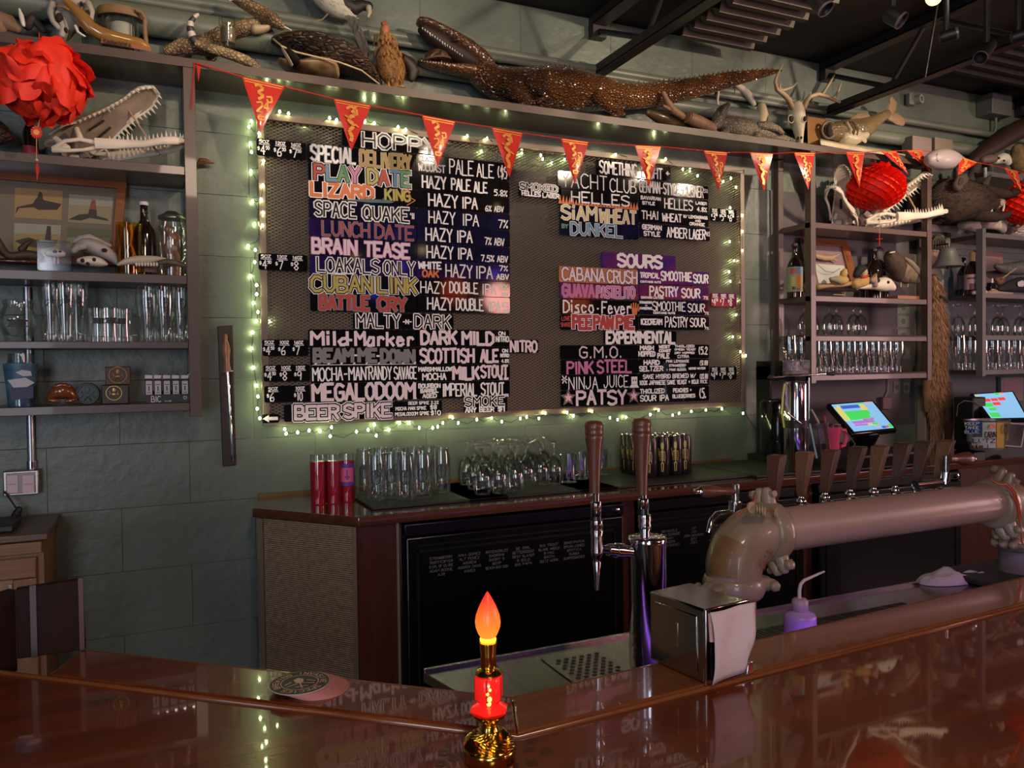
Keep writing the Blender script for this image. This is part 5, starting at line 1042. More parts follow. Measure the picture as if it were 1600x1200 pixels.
# ------------------------------------------------------------------ black machine, drink caddy, tumbler
GB = mat('gloss_black', (.008, .008, .009), .13, coat=.6); MBk = mat('matt_black', (.012, .012, .013), .5)
mx0, mx1 = at(1186, 600, -.05).x, at(1238, 600, -.24).x; mz1 = at(1184, 564, -.05).z
mc = thing('drink_machine', 'tall gloss black drink machine standing on the counter right of the menu board', 'machine', ((mx0+mx1)/2, -.2, ZC+.010))
MB().box((mx0, -.12, ZC+.03), (mx1, -.03, mz1-.02)).build('back_body', MBk, mc, bevel=.004)
MB().box((mx0, -.26, mz1-.085), (mx1, -.03, mz1)).build('head', GB, mc, bevel=.008)
mxc = (mx0+mx1)/2
MB().lathe([(.002, ZC+.036), (.075, ZC+.036), (.08, ZC+.05), (.08, mz1-.18), (.07, mz1-.165), (.002, mz1-.16)], (mxc-.0, -.17, 0), 32).build('tank', GB, mc)
MB().box((mx0+.05, -.24, mz1-.165), (mx0+.1, -.18, mz1-.086)).build('nozzle_block', MBk, mc, bevel=.003)
MB().box((mx0-.05, -.30, ZC+.0105), (mx1+.02, -.03, ZC+.034)).build('base', MBk, mc, bevel=.003)
MB().ball((mx0+.075, -.21, mz1-.168), .006, 8, 5).build('spigot', CH, mc)
# mixing cylinder with clips and straws
KY = -.44; kp = at(1244, 650, KY); ks = mpp(kp)
kz = lambda y: at(1244, y, KY).z
ck = thing('bar_caddy', 'chrome cocktail cylinder with clear lid and side rods in front of the black machine', 'bar tool', (kp.x, KY, ZC+.0105))
MB().lathe([(.002, ZC+.011), (17*ks, ZC+.011), (18.5*ks, ZC+.02), (18.5*ks, kz(600)), (17*ks, kz(596)), (.002, kz(595))], (kp.x, KY, 0), 32).build('cylinder', CH, ck)
MB().lathe([(19*ks, kz(668)), (19*ks, kz(656)), (18*ks, kz(656)), (18*ks, kz(668))], (kp.x, KY, 0), 32, closed=True).build('rubber_band', MBk, ck)
MB().cbox((kp.x+.002, KY, (kz(562)+kz(588))/2), (38*ks, .05, kz(562)-kz(588))).build('clear_lid', PLASTIC, ck, bevel=.004)
MB().cbox((kp.x+.002, KY-.002, kz(582)), (32*ks, .04, .014)).build('lid_block', mat('lid_tan', (.4, .33, .26), .5), ck, bevel=.003)
MB().tube([at(1204, 590, KY), at(1240, 587, KY), at(1264, 586, KY)], .0035, 8).build('cross_rod', CH, ck)
MB().tube([at(1264, 586, KY), at(1292, 584, KY)], .003, 8).build('cross_rod', CH, ck)
MB().tube([at(1292, 584, KY), at(1302, 584, KY)], [.007, .009], 10, roundend=True).build('rod_grip', MBk, ck)
MB().tube([at(1202, 590, KY), at(1207, 588, KY)], .008, 10, roundend=True).build('rod_grip', MBk, ck)
MB().tube([at(1264, 590, KY-.02), at(1264, 655, KY-.02)], .003, 8).build('upright_rod', CH, ck)
MB().tube([at(1226, 600, KY-.01), at(1223, 620, KY-.01), at(1222, 645, KY-.01), at(1225, 668, KY-.01)], .004, 8).build('yellow_tube', mat('yellow_tube', (.55, .55, .12), .25, coat=.5), ck)
tu = thing('tongs', 'long steel bar tongs leaning across the chrome cocktail cylinder', 'bar tool', tuple(at(1252, 668, KY-.04)))
MB().tube([at(1229, 645, KY-.04), at(1246, 658, KY-.04), at(1262, 669, KY-.04)], .0042, 8).build('arm', mat('steel_grey', (.35, .38, .42), .25, .9), tu)
MB().tube([at(1252, 670, KY-.04), at(1255, 685, KY-.04), at(1262, 703, KY-.04)], .0018, 6).build('arm', CH, tu)
cup = thing('straw_cup', 'clear plastic cup of straws leaning right of the chrome cylinder', 'cup', tuple(at(1284, 712, KY-.0)))
def tiltcyl(name, a, b, r0, r1, m_): return MB().tube([at(*a, KY-.02), at(*b, KY-.02)], [r0*ks, r1*ks], 20).build(name, m_, cup)
tiltcyl('cup', (1282, 713), (1277, 660), 14, 16, PLASTIC)
for k, (a, b, m_) in enumerate((((1276, 716), (1265, 662), mat('straw_cyan', (.45, .75, .8), .2, coat=.6)), ((1284, 712), (1277, 665), CH), ((1268, 640), (1280, 662), mat('straw_pale', (.5, .42, .38), .4)), ((1297, 702), (1288, 650), mat('straw_red', (.5, .05, .05), .4)))): tiltcyl('straw', a, b, 1.6, 1.6, m_)
# pink tumbler
TY_ = -.42; tp = at(1301, 690, TY_); s_ = mpp(tp); tz = lambda y: at(1301, y, TY_).z
PK = mat('tumbler_pink', (.62, .06, .19), .4, coat=.15)
tb = thing('tumbler', 'bright pink insulated tumbler with a side handle beside the till screen', 'tumbler', (tp.x, TY_, ZC+.0105))
MB().lathe([(.002, ZC+.011), (9*s_, ZC+.011), (10*s_, tz(690)), (13*s_, tz(672)), (13.5*s_, tz(667)), (.002, tz(667))], (tp.x, TY_, 0), 24).build('body', PK, tb)
MB().tube([at(1310, 671, TY_), at(1320, 672, TY_), at(1322, 684, TY_), at(1319, 696, TY_), at(1313, 698, TY_)], 3.2*s_, 10).build('handle', PK, tb)
MB().lathe([(.002, tz(667)), (12*s_, tz(667)), (12*s_, tz(663)), (.002, tz(662))], (tp.x, TY_, 0), 20).build('lid', mat('clear_lid_dark', (.1, .03, .04), .2), tb)
# ------------------------------------------------------------------ till screens
def plane_pt(a, b, c, x, y):
    n_ = (b-a).cross(c-a); d_ = ray(x, y); return CAM+d_*((a-CAM).dot(n_)/d_.dot(n_))
SCR = lambda n, c, e=1.0: mat(n, c, .3, em=c, es=e)
def screen(tl, tr, br, bl, yt, yr, yb, label, blocks, out=7):
    A, B, D_ = at(*tl, yt), at(*tr, yr), at(*bl, yb); Cc = plane_pt(A, B, D_, *br)
    ctr = (A+B+Cc+D_)/4; n_ = (B-A).cross(D_-A).normalized(); n_ = n_ if n_.dot(CAM-ctr) > 0 else -n_
    ex = lambda p, k: p+(p-ctr)*k
    t = thing('till_screen', label, 'monitor', tuple((D_+Cc)/2))
    O4 = [ex(p, .12) for p in (A, B, Cc, D_)]
    MB().prism([p-n_*.002 for p in O4], -n_*.022).build('casing', GB, t, bevel=.004)
    MB().add([p-n_*.0012 for p in (A, B, Cc, D_)], [(0, 1, 2, 3)]).build('display', SCR('screen_blue', (.20, .42, .66), 1.1), t)
    for nm, col, u0, v0, u1, v1 in blocks:
        q = lambda u, v: A+(B-A)*u+(D_-A)*v+((Cc-B)-(D_-A))*u*v
        MB().add([q(u0, v0), q(u1, v0), q(u1, v1), q(u0, v1)], [(0, 1, 2, 3)]).build('screen_tile', SCR('tile_'+nm, col, .95), t)
    return t, n_, ctr, D_, Cc
GRN, YEL, PUR, NVY, RDX, PCH = ('green', (.06, .62, .10)), ('yellow', (.62, .55, .16)), ('purple', (.38, .18, .50)), ('navy', (.05, .12, .45)), ('red', (.7, .06, .05)), ('peach', (.7, .28, .2))
t1, n1_, c1_, D1_, C1_ = screen((1299, 632), (1363, 627), (1397, 668), (1335, 674), -.18, -.14, -.36, 'glowing till touch screen with coloured buttons on the counter, left of the hanging pelt',
 [(*YEL, .0, .12, .1, .62), (*YEL, .1, .04, .14, .6), (*GRN, .12, .3, .72, .48), (*GRN, .12, .48, .66, .62), (*NVY, .16, .08, .6, .2), (*YEL, .6, .08, .74, .3), (*GRN, .6, .02, .74, .06), (*PUR, .12, .66, .66, .76), (*PUR, .42, .58, .7, .66), (*PUR, .12, .77, .45, .84), (*YEL, .45, .77, .55, .84), (*GRN, .56, .77, .7, .84), (*PCH, .58, .86, .7, .91), (*NVY, .72, .91, .82, .99), (*RDX, .83, .91, .9, .97), (*GRN, .91, .86, 1, .98), (*PCH, .8, .0, .95, .05)])
MB().tube([(D1_+C1_)/2-n1_*.02, V(((D1_+C1_)/2).x+.02, -.25, ZC+.06)], [.03, .05], 12).build('stand', GB, t1)
dp = thing('cash_drawer', 'low wide black cash drawer under the till screen beside the hanging pelt', 'cash drawer', (2.78, -.28, ZC))
dx0, dx1 = at(1326, 690, -.5).x, at(1436, 688, -.45).x
MB().box((dx0, -.5, ZC+.001), (dx1, -.08, ZC+.06)).build('body', MBk, dp, bevel=.004)
MB().box((dx0+.01, -.504, ZC+.01), (dx1-.01, -.5, ZC+.05)).build('drawer_front', GB, dp, bevel=.001)
MB().tube([at(1303, 668, -.4), at(1318, 672, -.42), at(1328, 682, -.44), at(1336, 694, -.46), at(1332, 699, -.46)], .003, 6).build('cable', mat('cable_grey', (.1, .1, .1), .4), t1)
t2, n2_, c2_, D2_, C2_ = screen((1522, 616), (1582, 612), (1604, 652), (1549, 653), -.2, -.16, -.36, 'glowing till touch screen at the far right behind the sticker-covered bucket',
 [(*RDX, .06, .22, .3, .34), (*RDX, .32, .22, .5, .33), (*RDX, .52, .2, .7, .32), (*RDX, .3, .38, .5, .5), (*GRN, .04, .4, .28, .56), (*GRN, .1, .6, .3, .72), (*YEL, .0, .06, .1, .2), (*GRN, .5, .0, .62, .1), (*PCH, .64, .0, .75, .08), (*GRN, .02, .8, .3, .98)])
MB().tube([(D2_+C2_)/2-n2_*.02, V(((D2_+C2_)/2).x+.02, -.25, ZC+.06)], [.03, .05], 12).build('stand', GB, t2)
# sticker bucket
SY = -.50; bk = thing('sticker_bucket', 'oval tin bucket plastered with stickers standing in front of the right till screen', 'bucket', tuple(at(1542, 702, SY)))
zt, zb_ = at(1542, 657, SY).z, at(1542, 702, SY).z
cxx, wT, wB = at(1542, 680, SY).x, 35*mpp(at(1542, 680, SY))*1.12, 26*mpp(at(1542, 680, SY))*1.12
MB().lathe([(wB*.98, zb_), (wB, zb_+.004), (wT, zt), (wT*1.03, zt+.004), (wT*.95, zt+.003), (wB*.9, zb_+.01), (.01, zb_+.01)], (cxx, SY, 0), 28, sy=.7).build('bucket', mat('tin_dull', (.25, .24, .25), .4, .6), bk)
stk = [('sticker_navy', (.03, .07, .30), 1508, 657, 1534, 676, [('KEEP', W_), ('TAHOE', W_), ('BLUE', W_)]), ('sticker_white', (.6, .6, .62), 1535, 660, 1556, 684, [('', W_), ('CABIN', K_)]), ('sticker_yellow', (.55, .36, .06), 1557, 660, 1576, 700, [('(O)', K_), ('', K_)]), ('sticker_pale', (.55, .55, .6), 1518, 683, 1556, 700, [('LUTZ', K_), ('#', K_)]), ('sticker_grey', (.3, .3, .4), 1510, 677, 1520, 690, []), ('sticker_brown', (.2, .08, .05), 1516, 696, 1536, 702, [])]
def onb(x, y):   # point of the bucket surface under a pixel
    d_ = ray(x, y).normalized(); p = at(x, y, SY-wT*.8)
    for _ in range(400):
        k = (p.z-zb_)/(zt-zb_); rr = wB+(wT-wB)*k
        if ((p.x-cxx)/rr)**2+((p.y-SY)/(rr*.7))**2 < 1.03**2: break
        p = p+d_*.0006
    return p-d_*.0012
for nm, col, xa_, ya_, xb_, yb_, txt in stk:
    m = MB(); n = 8; P = [onb(xa_+(xb_-xa_)*k/n, yy) for k in range(n+1) for yy in (ya_, yb_)]
    o = m.add(P, [(2*k, 2*k+2, 2*k+3, 2*k+1) for k in range(n)]).build('sticker', mat(nm, col, .4, coat=.2), bk)
    tm = MB(); rws = max(1, len(txt))
    for j, (s, c) in enumerate(txt):
        if not s: continue
        hh = (yb_-ya_)/rws; a, b_ = onb(xa_+2, ya_+hh*(j+.85)), onb(xb_-2, ya_+hh*(j+.85)); up_ = onb(xa_+2, ya_+hh*(j+.15))-a
        e1 = (b_-a); nn = e1.cross(up_).normalized(); nn = nn if nn.y < 0 else -nn
        put_text(tm, s, a, e1.normalized(), up_.normalized(), e1.length, up_.length, .0028, .012, nn, mi=c)
    if tm.v: tm.build('lettering', PAL, bk)
    if nm == 'sticker_white':
        m = MB(); c_ = onb((xa_+xb_)/2, ya_+9); s_ = mpp(c_); m.add([c_+V(math.cos(a*PI/8)*8*s_, -.014, math.sin(a*PI/8)*7*s_) for a in range(9)], [tuple(range(9))]); m.build('sun_print', mat('sun_orange', (.6, .12, .03), .5), bk)
fx = thing('tablet_frame', 'small black upright frame with pale border right of the sticker bucket', 'tablet', tuple(at(1588, 698, -.5)))
m = MB().hexa([at(1569, 697, -.5), at(1597, 699, -.5), at(1597, 699, -.485), at(1569, 697, -.485), at(1576, 660, -.46), at(1603, 662, -.46), at(1603, 662, -.445), at(1576, 660, -.445)]); m.build('frame', mat('frame_pale', (.4, .4, .42), .4), fx)
m = MB().hexa([at(1571, 695, -.503), at(1595, 697, -.503), at(1595, 697, -.49), at(1571, 695, -.49), at(1577, 662, -.464), at(1601, 664, -.464), at(1601, 664, -.45), at(1577, 662, -.45)]); m.build('slate', MBk, fx)
# ------------------------------------------------------------------ helpers for mounts
def pl(mb, pts, Y, n=16, cap=True, rnd=True):
    """tube traced in photo pixels: (x, y, radius_px[, depth radius in m[, extra depth]])"""
    P, r, d = [], [], []
    for q in pts:
        p = at(q[0], q[1], Y+(q[4] if len(q) > 4 else 0)); s = mpp(p); P.append(p); r.append(q[2]*s); d.append(q[3] if len(q) > 3 and q[3] else q[2]*s)
    return mb.tube(P, r, n, r2=d, upv=(0, 1, 0), roundend=rnd)
def voro(name, c1, c2, scale, rough=.35, coat=0, strength=.6, spots=None, stretch=(1, 1, 1), vscale=7):
    if name in MATS: return MATS[name]
    m = mat(name, c1, rough, coat=coat, c2=c2, vs=vscale); nt = m.node_tree; b = nt.nodes['Principled BSDF']
    tc = nt.nodes.new('ShaderNodeTexCoord'); mp = nt.nodes.new('ShaderNodeMapping'); mp.inputs['Scale'].default_value = stretch; nt.links.new(tc.outputs['Object'], mp.inputs[0])
    v = nt.nodes.new('ShaderNodeTexVoronoi'); v.feature = 'DISTANCE_TO_EDGE'; v.inputs['Scale'].default_value = scale; nt.links.new(mp.outputs[0], v.inputs[0])
    mr = nt.nodes.new('ShaderNodeMapRange'); mr.inputs[2].default_value = .25; nt.links.new(v.outputs[0], mr.inputs[0])
    bp = nt.nodes.new('ShaderNodeBump'); bp.inputs['Strength'].default_value = strength; bp.inputs['Distance'].default_value = .006; nt.links.new(mr.outputs[0], bp.inputs['Height']); nt.links.new(bp.outputs[0], b.inputs['Normal']); nt.links.new(bp.outputs[0], b.inputs['Coat Normal'])
    old = b.inputs['Base Color'].links[0].from_socket
    mx = nt.nodes.new('ShaderNodeMix'); mx.data_type = 'RGBA'; mx.blend_type = 'MULTIPLY'; mx.inputs[0].default_value = .8
    g = nt.nodes.new('ShaderNodeValToRGB'); g.color_ramp.elements[0].color = (.3, .25, .2, 1); g.color_ramp.elements[1].position = .18; nt.links.new(v.outputs[0], g.inputs[0])
    nt.links.new(old, mx.inputs[6]); nt.links.new(g.outputs[0], mx.inputs[7]); nt.links.new(mx.outputs[2], b.inputs['Base Color'])
    return m
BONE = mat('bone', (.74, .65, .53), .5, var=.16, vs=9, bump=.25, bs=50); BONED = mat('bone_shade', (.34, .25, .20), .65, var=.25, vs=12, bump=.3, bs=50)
BONE2 = mat('bone_grey', (.40, .35, .29), .6, var=.25, vs=12, bump=.3, bs=50); SOCK = mat('hollow_shade', (.03, .02, .017), .9)  # near-black blobs stand in for shade inside sockets, nostrils and openings
TOOTH = mat('tooth', (.80, .74, .62), .3)
SHZ = Z5[0]
# ------------------------------------------------------------------ the stuffed alligator
GY = -.105
gat = thing('stuffed_alligator', 'large varnished stuffed alligator with open jaws lying along the top shelf', 'stuffed animal', tuple(at(880, 172, GY)))
GSK = voro('gator_skin', (.25, .10, .03), (.035, .018, .011), 78, .25, .6, 1.0, stretch=(1, 1, 1.4), vscale=5)
GHD = voro('gator_head', (.17, .075, .03), (.05, .024, .014), 60, .22, .7, .35)
m = MB()
pl(m, [(742,112,17,.05),(760,122,24,.06),(785,134,27,.065),(815,137,31,.075),(850,138,34,.085),(885,139,34,.088),(915,143,30,.08),(945,148,24,.07),(975,151,20,.055),(1005,150,19,.042),(1035,146,19,.035),(1075,139,16,.028),(1110,131,14.5,.022),(1145,123,11.5,.017),(1180,117,8,.012),(1205,113,4.5,.007),(1221,110,1.5,.003)], GY, 28)
m.build('body', GSK, gat, sub=1)
m = MB()   # dorsal scutes
rnd = random.Random(5)
top = [(745,88),(760,98),(775,104),(800,107),(825,108),(850,104),(885,104),(915,112),(945,123),(975,130),(1005,130),(1035,126),(1075,122),(1110,116),(1145,111),(1180,108),(1210,107)]
def lerp_top(x):
    for a, b in zip(top, top[1:]):
        if a[0] <= x <= b[0]: return a[1]+(b[1]-a[1])*(x-a[0])/(b[0]-a[0])
    return 110
for j, (dy, dd) in enumerate(((0, 0), (3.2, -.03), (9, -.055))):
    x = 748+3*j
    while x < (1215, 1010, 985)[j]:
        sc_x = 1-max(0, (x-1000))/300
        p = at(x, lerp_top(x)+dy*sc_x+1.5, GY+dd*sc_x); h = (6-.9*j)*mpp(p)*(1.1 if x < 1000 else .95)*(1 if x < 1150 else .7)
        m.add([p+V(-.008, 0, -h*.3), p+V(.002, -.004, -h*.2), p+V(.009, 0, -h*.3), p+V(.002, .004, -h*.2), p+V(.004, -.001, h)], [(0, 1, 4), (1, 2, 4), (2, 3, 4), (3, 0, 4)]); x += 7+rnd.random()*1.5
m.build('scutes', mat('scute', (.10, .05, .028), .25, coat=.6, var=.3, vs=30), gat, kind='stuff')
m = MB(); pl(m, [(762,104,12,.045),(748,91,14,.05),(728,75,13,.050),(706,59,10,.042),(686,47,8.5,.038),(668,38,8,.036),(656,34,6.5,.03)], GY, 18); m.build('upper_jaw', GHD, gat)
m = MB(); pl(m, [(740,100,14,.040),(722,89,15,.044),(704,77,15,.037),(686,64,14,.033),(670,54,11,.03),(660,46,8,.025)], GY+.004, 14); m.build('palate', mat('palate_dark', (.022, .008, .006), .6), gat)
m = MB(); pl(m, [(757,118,9,.045),(742,113,11,.045),(722,110,9,.042),(700,107,7,.036),(680,103,6,.032),(664,99,5,.028),(655,96,3.5,.02)], GY, 16); m.build('lower_jaw', GHD, gat)
m = MB(); pl(m, [(720,66,5.5,.03),(712,61,4,.02)], GY-.02, 10); m.ball(at(716, 60, GY-.035), .012, 10, 7); m.build('brow', GHD, gat)
m = MB(); m.ball(at(711, 62, GY-.046), .007, 10, 7); m.build('eye', mat('glass_eye', (.03, .018, .01), .08, coat=1), gat)
m = MB()
for sd_ in (-1, 1):
    for k in range(17):
        u = k/16; x = 660+62*u; y = 41+43*u; d = .029+.012*u; p = at(x, y+2, GY+sd_*d); l_ = (5.5 if k in (3, 8, 9) else 3.4)*mpp(p); m.cone(p, p+V(.25, 0, -1)*l_, .0022)
    for k in range(15):
        u = k/14; p = at(659+62*u, 96+8*u, GY+sd_*(.026+.012*u)); l_ = (5 if k in (2, 7) else 3)*mpp(p); m.cone(p, p+V(0, 0, 1)*l_, .0022)
m.build('teeth', TOOTH, gat, kind='stuff')
for nm, pts in (('leg', [(792,142,9),(812,150,9),(830,160,8),(815,166,6),(800,167,5)]), ('leg', [(935,150,12),(948,163,10),(962,172,8),(972,176,6),(955,183,4)]), ('leg', [(825,128,7),(842,142,8),(853,152,6),(840,158,4)])):
    m = MB(); pl(m, [(x, y, r, None, -.07) for x, y, r in pts], GY, 12)
    x, y, r = pts[-1]
    for k in range(4): a = at(x, y, GY-.07); m.tube([a, a+V(-.012-.004*k, -.014+.009*k, -.006)], [.0045, .0018], 6)
    m.build(nm, GSK, gat)
# little turtle shell in its mouth
tsh = thing('turtle_shell', 'small brown turtle shell resting in the open mouth of the stuffed alligator', 'shell', tuple(at(683, 100, GY)))
m = MB(); c_ = at(683, 90, GY-.035); s_ = mpp(c_); M_ = Matrix.Rotation(-.15, 3, 'Y')
rings = []
for i in range(8):
    a = PI/2*i/7; rings.append([c_+M_ @ V(21*s_*math.cos(a)*math.cos(2*PI*j/24), .03*math.cos(a)*math.sin(2*PI*j/24), -.006+16*s_*math.sin(a)) for j in range(24)])
m.loft(rings); m.build('carapace', voro('small_shell', (.12, .06, .03), (.05, .025, .015), 26, .35, .4, .8), tsh)
m = MB().tube([c_+M_ @ V(21.5*s_*math.cos(2*PI*j/20), .031*math.sin(2*PI*j/20), -.006) for j in range(20)], .003, 6, closed=True); m.build('rim', mat('shell_rim', (.16, .09, .04), .4), tsh)
# ------------------------------------------------------------------ big turtle shell
ts = thing('turtle_shell', 'large dark turtle shell with pale spotted underside between the snake and the rooster', 'shell', tuple(at(510, 128, -.11)))
TSD = voro('shell_dark', (.12, .075, .045), (.035, .022, .015), 42, .4, .3, .9, stretch=(1, 1, 2.2)); TSP = mat('shell_pale', (.50, .36, .16), .4, c2=(.20, .10, .05), vs=14, contrast=.35, coat=.3)
m = MB(); pl(m, [(426,62,3,.03),(440,64,9,.06),(460,68,15,.085),(490,75,21,.10),(520,84,22,.10),(548,95,19,.09),(570,108,13,.07),(588,124,6,.03),(592,131,2,.012)], -.11, 24); m.build('carapace', TSD, ts, sub=1)
m = MB(); pl(m, [(436,95,3,.03),(450,104,5,.05),(468,107,9,.07),(488,107,13,.08),(508,107,15,.08),(522,112,11,.06),(526,120,4,.03)], -.115, 20); m.build('plastron', TSP, ts, sub=1)
m = MB(); m.tube([at(x, y, -.205 if i_ not in (0, 6) else -.13) for i_, (x, y) in enumerate(((427, 61), (440, 72), (462, 81), (495, 89), (530, 97), (565, 110), (592, 131)))], .0028, 6); m.build('rim', mat('shell_edge', (.62, .50, .28), .4), ts)
m = MB(); pl(m, [(447,82,3,.045),(456,92,6,.05),(464,101,4,.045)], -.172, 12); m.build('opening', SOCK, ts)
m = MB(); pl(m, [(441,76,1.5,.01),(448,88,2.5,.012),(456,102,2,.012)], -.21, 8); m.build('inner_bone', mat('bone_tan', (.5, .4, .25), .5), ts)
# ------------------------------------------------------------------ rooster
ro = thing('stuffed_rooster', 'small golden-brown stuffed rooster facing out, left of the alligator', 'stuffed animal', tuple(at(618, 138, -.12)))
FEA = mat('feather_gold', (.42, .20, .055), .8, c2=(.20, .09, .03), vs=26, stretch=(1.6, 1.6, .5), bump=1, bs=70, contrast=.5)
m = MB(); pl(m, [(600,50,6),(602,58,9),(604,70,14),(606,84,19),(610,100,22),(613,114,22),(616,125,17),(617,132,9)], -.12, 20); m.build('body', FEA, ro, sub=1)
m = MB(); rnd = random.Random(2)
for k in range(150):   # loose breast feathers
    v = rnd.random(); y = 56+72*v; r = 10+14*math.sin(PI*min(1, .15+v*.8)); a = rnd.uniform(-1.5, 1.5)
    c_ = at(601+14*v, y, -.12); s_ = mpp(c_); p = c_+V(r*s_*math.sin(a), -r*s_*math.cos(a), 0); nrm_ = V(math.sin(a), -math.cos(a), 0); tn = V(math.cos(a), math.sin(a), 0); w = .004; L_ = .017
    m.add([p+tn*w, p-tn*w, p-tn*w*.8-V(0, 0, L_*.7)+nrm_*.003, p-V(0, 0, L_)+nrm_*.004, p+tn*w*.8-V(0, 0, L_*.7)+nrm_*.003], [(0, 1, 2, 3, 4)])
m.build('breast_feathers', FEA, ro, kind='stuff')
m = MB(); pl(m, [(626,88,5,.02),(640,100,11,.022),(646,112,10,.02),(643,124,5,.01)], -.10, 12); m.build('tail', mat('feather_dark', (.03, .018, .013), .5, bump=.5, bs=60), ro)
m = MB(); pl(m, [(600,55,5),(601,49,7.5),(602,44,7)], -.13, 12); m.build('head', mat('rooster_face', (.42, .14, .07), .6, bump=.4), ro)
m = MB(); pl(m, [(600,42,2),(598,37,3.5),(602,35,3.5),(604,40,2)], -.13, 8); m.build('comb', mat('comb_red', (.30, .05, .03), .5), ro)
m = MB(); m.cone(at(600, 49, -.155), at(599, 54, -.172), .005, 6); m.build('beak', mat('beak', (.4, .28, .1), .4), ro)
for x in (607, 626):
    m = MB(); m.tube([at(x, 127, -.13), at(x+1, 137, -.135)], .004, 8)
    a = at(x+1, 137, -.135)
    for k in (-1, 0, 1): m.tube([a, a+V(.012*k, -.018, -.002)], .0022, 6)
    m.build('leg', mat('leg_orange', (.55, .25, .08), .5), ro)
# ------------------------------------------------------------------ hanging duck
du = thing('stuffed_duck', 'black and white stuffed duck in flight above the rooster, one wing down', 'stuffed animal', tuple(at(530, 20, -.10)))
m = MB(); pl(m, [(484,-22,8),(500,-8,17),(520,6,20),(540,18,15),(550,24,8)], -.10, 18); m.build('body', mat('duck_white', (.55, .52, .44), .8, bump=.6, bs=50), du, sub=1)
m = MB(); pl(m, [(528,-4,12),(540,8,15),(552,14,12),(566,8,8),(577,10,7)], -.105, 16); m.build('neck', mat('duck_black', (.015, .012, .014), .6, bump=.6, bs=50), du)
m = MB(); pl(m, [(576,12,5,.012),(577,20,4,.01),(575,27,2,.006)], -.115, 10); m.build('bill', mat('duck_bill', (.42, .38, .26), .5), du)
WNG = mat('wing_brown', (.16, .13, .10), .75, c2=(.05, .05, .06), vs=24, stretch=(3, 3, .6), bump=1, bs=60)
m = MB()
for k in range(9):
    u = k/8; m.tube([at(542+12*u, 24+4*u, -.13), at(556+10*u, 52+4*u, -.12), at(566+9*u, 80+2*u-8*abs(u-.4), -.11), at(570+3*u, 106-26*u*u, -.10)], [.006, .008, .007, .002], 6, r2=[.003]*4, upv=(0, 1, 0))
m.build('wing', WNG, du)
m = MB()
for k in range(7): m.tube([at(496-3*k, -6-3*k, -.09), at(478-6*k, -26, -.06)], [.007, .003], 6)
m.build('wing', WNG, du)
m = MB(); m.tube([at(512, 22, -.11), at(503, 31, -.12), at(490, 35, -.12)], .0022, 6); m.tube([at(503, 31, -.12), at(492, 31, -.12)], .0015, 6); m.build('foot', mat('foot_tan', (.25, .18, .1), .6), du)
# ------------------------------------------------------------------ rattlesnake and jar
SNK = voro('snake_skin', (.60, .45, .24), (.16, .09, .04), 90, .5, .1, .6, vscale=16); SNB = mat('snake_belly', (.50, .40, .24), .5, bump=.3, bs=60)
sn = thing('stuffed_snake', 'tan spotted stuffed rattlesnake coiled on the top shelf with open fanged mouth', 'stuffed animal', tuple(at(330, 95, -.12)))
m = MB(); pl(m, [(262,80,8,.02,-.02),(285,72,12,.03,-.03),(310,72,13,.03,-.02),(338,78,12,.03,0),(330,88,9,.02,.03)], -.10, 18); m.build('coil', SNK, sn)
m = MB(); pl(m, [(300,75,10,.03,.05),(322,62,12,.03,.04),(345,52,13,.03,.03),(368,46,13,.028,0),(388,42,12,.028,0),(402,38,10,.026,0)], -.10, 18); m.build('coil', SNK, sn)
m = MB(); pl(m, [(308,68,6),(322,74,7),(345,80,8),(368,88,8),(388,96,8),(402,104,5)], -.165, 16); m.build('tail', SNK, sn)
rt_ = [(310,22,2.4),(303,27,3.6),(298,34,4.6),(297,42,5.2),(298,50,5.6),(301,58,6),(306,66,6.4)]
for k, ((x, y, r), (x2, y2, r2)) in enumerate(zip(rt_, rt_[1:])):
    m = MB(); s_ = mpp(at(x, y, -.165)); m.tube([at(x, y, -.165), at((x+x2)/2, (y+y2)/2, -.165), at(x2, y2, -.165)], [r*s_, (r+.7)*s_, r2*s_*.92], 12); m.build('rattle', mat('rattle_white', (.62, .56, .46), .5) if k % 2 == 0 else mat('rattle_black', (.05, .04, .035), .5), sn)
m = MB(); pl(m, [(362,-6,6,.02),(376,2,8,.026),(394,12,9,.03),(412,22,10,.032),(428,32,10,.03),(440,42,5,.02)], -.14, 16); m.build('upper_jaw', SNK, sn)
m = MB(); pl(m, [(398,46,8,.024),(410,46,6,.022),(418,44,4,.02),(424,41,2,.012)], -.12, 14); m.build('lower_jaw', SNB, sn)
m = MB(); m.tube([at(440, 40, -.15), at(449, 44, -.15), at(455, 47, -.15), at(455, 53, -.15)], [.003, .0025, .002, .0008], 6); m.build('fang', TOOTH, sn)
m = MB(); pl(m, [(376,-4,3),(364,-2,2.4),(358,1,1.6)], -.15, 8); m.build('lip', SNB, sn)
JY = -.175; jp = at(357, 76, JY); js = mpp(jp)
jr = thing('glass_jar', 'small clear glass tumbler standing among the coils of the stuffed snake', 'jar', tuple(jp))
jz = lambda y: at(357, y, JY).z
MB().lathe([(.002, jz(74)), (9*js, jz(74)), (11.5*js, jz(62)), (13*js, jz(44)), (14.5*js, jz(38)), (14.5*js, jz(30)), (13.6*js, jz(30)), (13.4*js, jz(38)), (12*js, jz(44)), (10*js, jz(66)), (.002, jz(70))], (jp.x, JY, 0), 22).build('glass_body', GLASS, jr)
m = MB(); m.lathe([(.002, jz(70)), (10*js, jz(68)), (12*js, jz(46)), (.002, jz(45))], (jp.x, JY, 0), 18); m.build('contents', mat('murk', (.16, .12, .07), .4, bump=.5), jr)
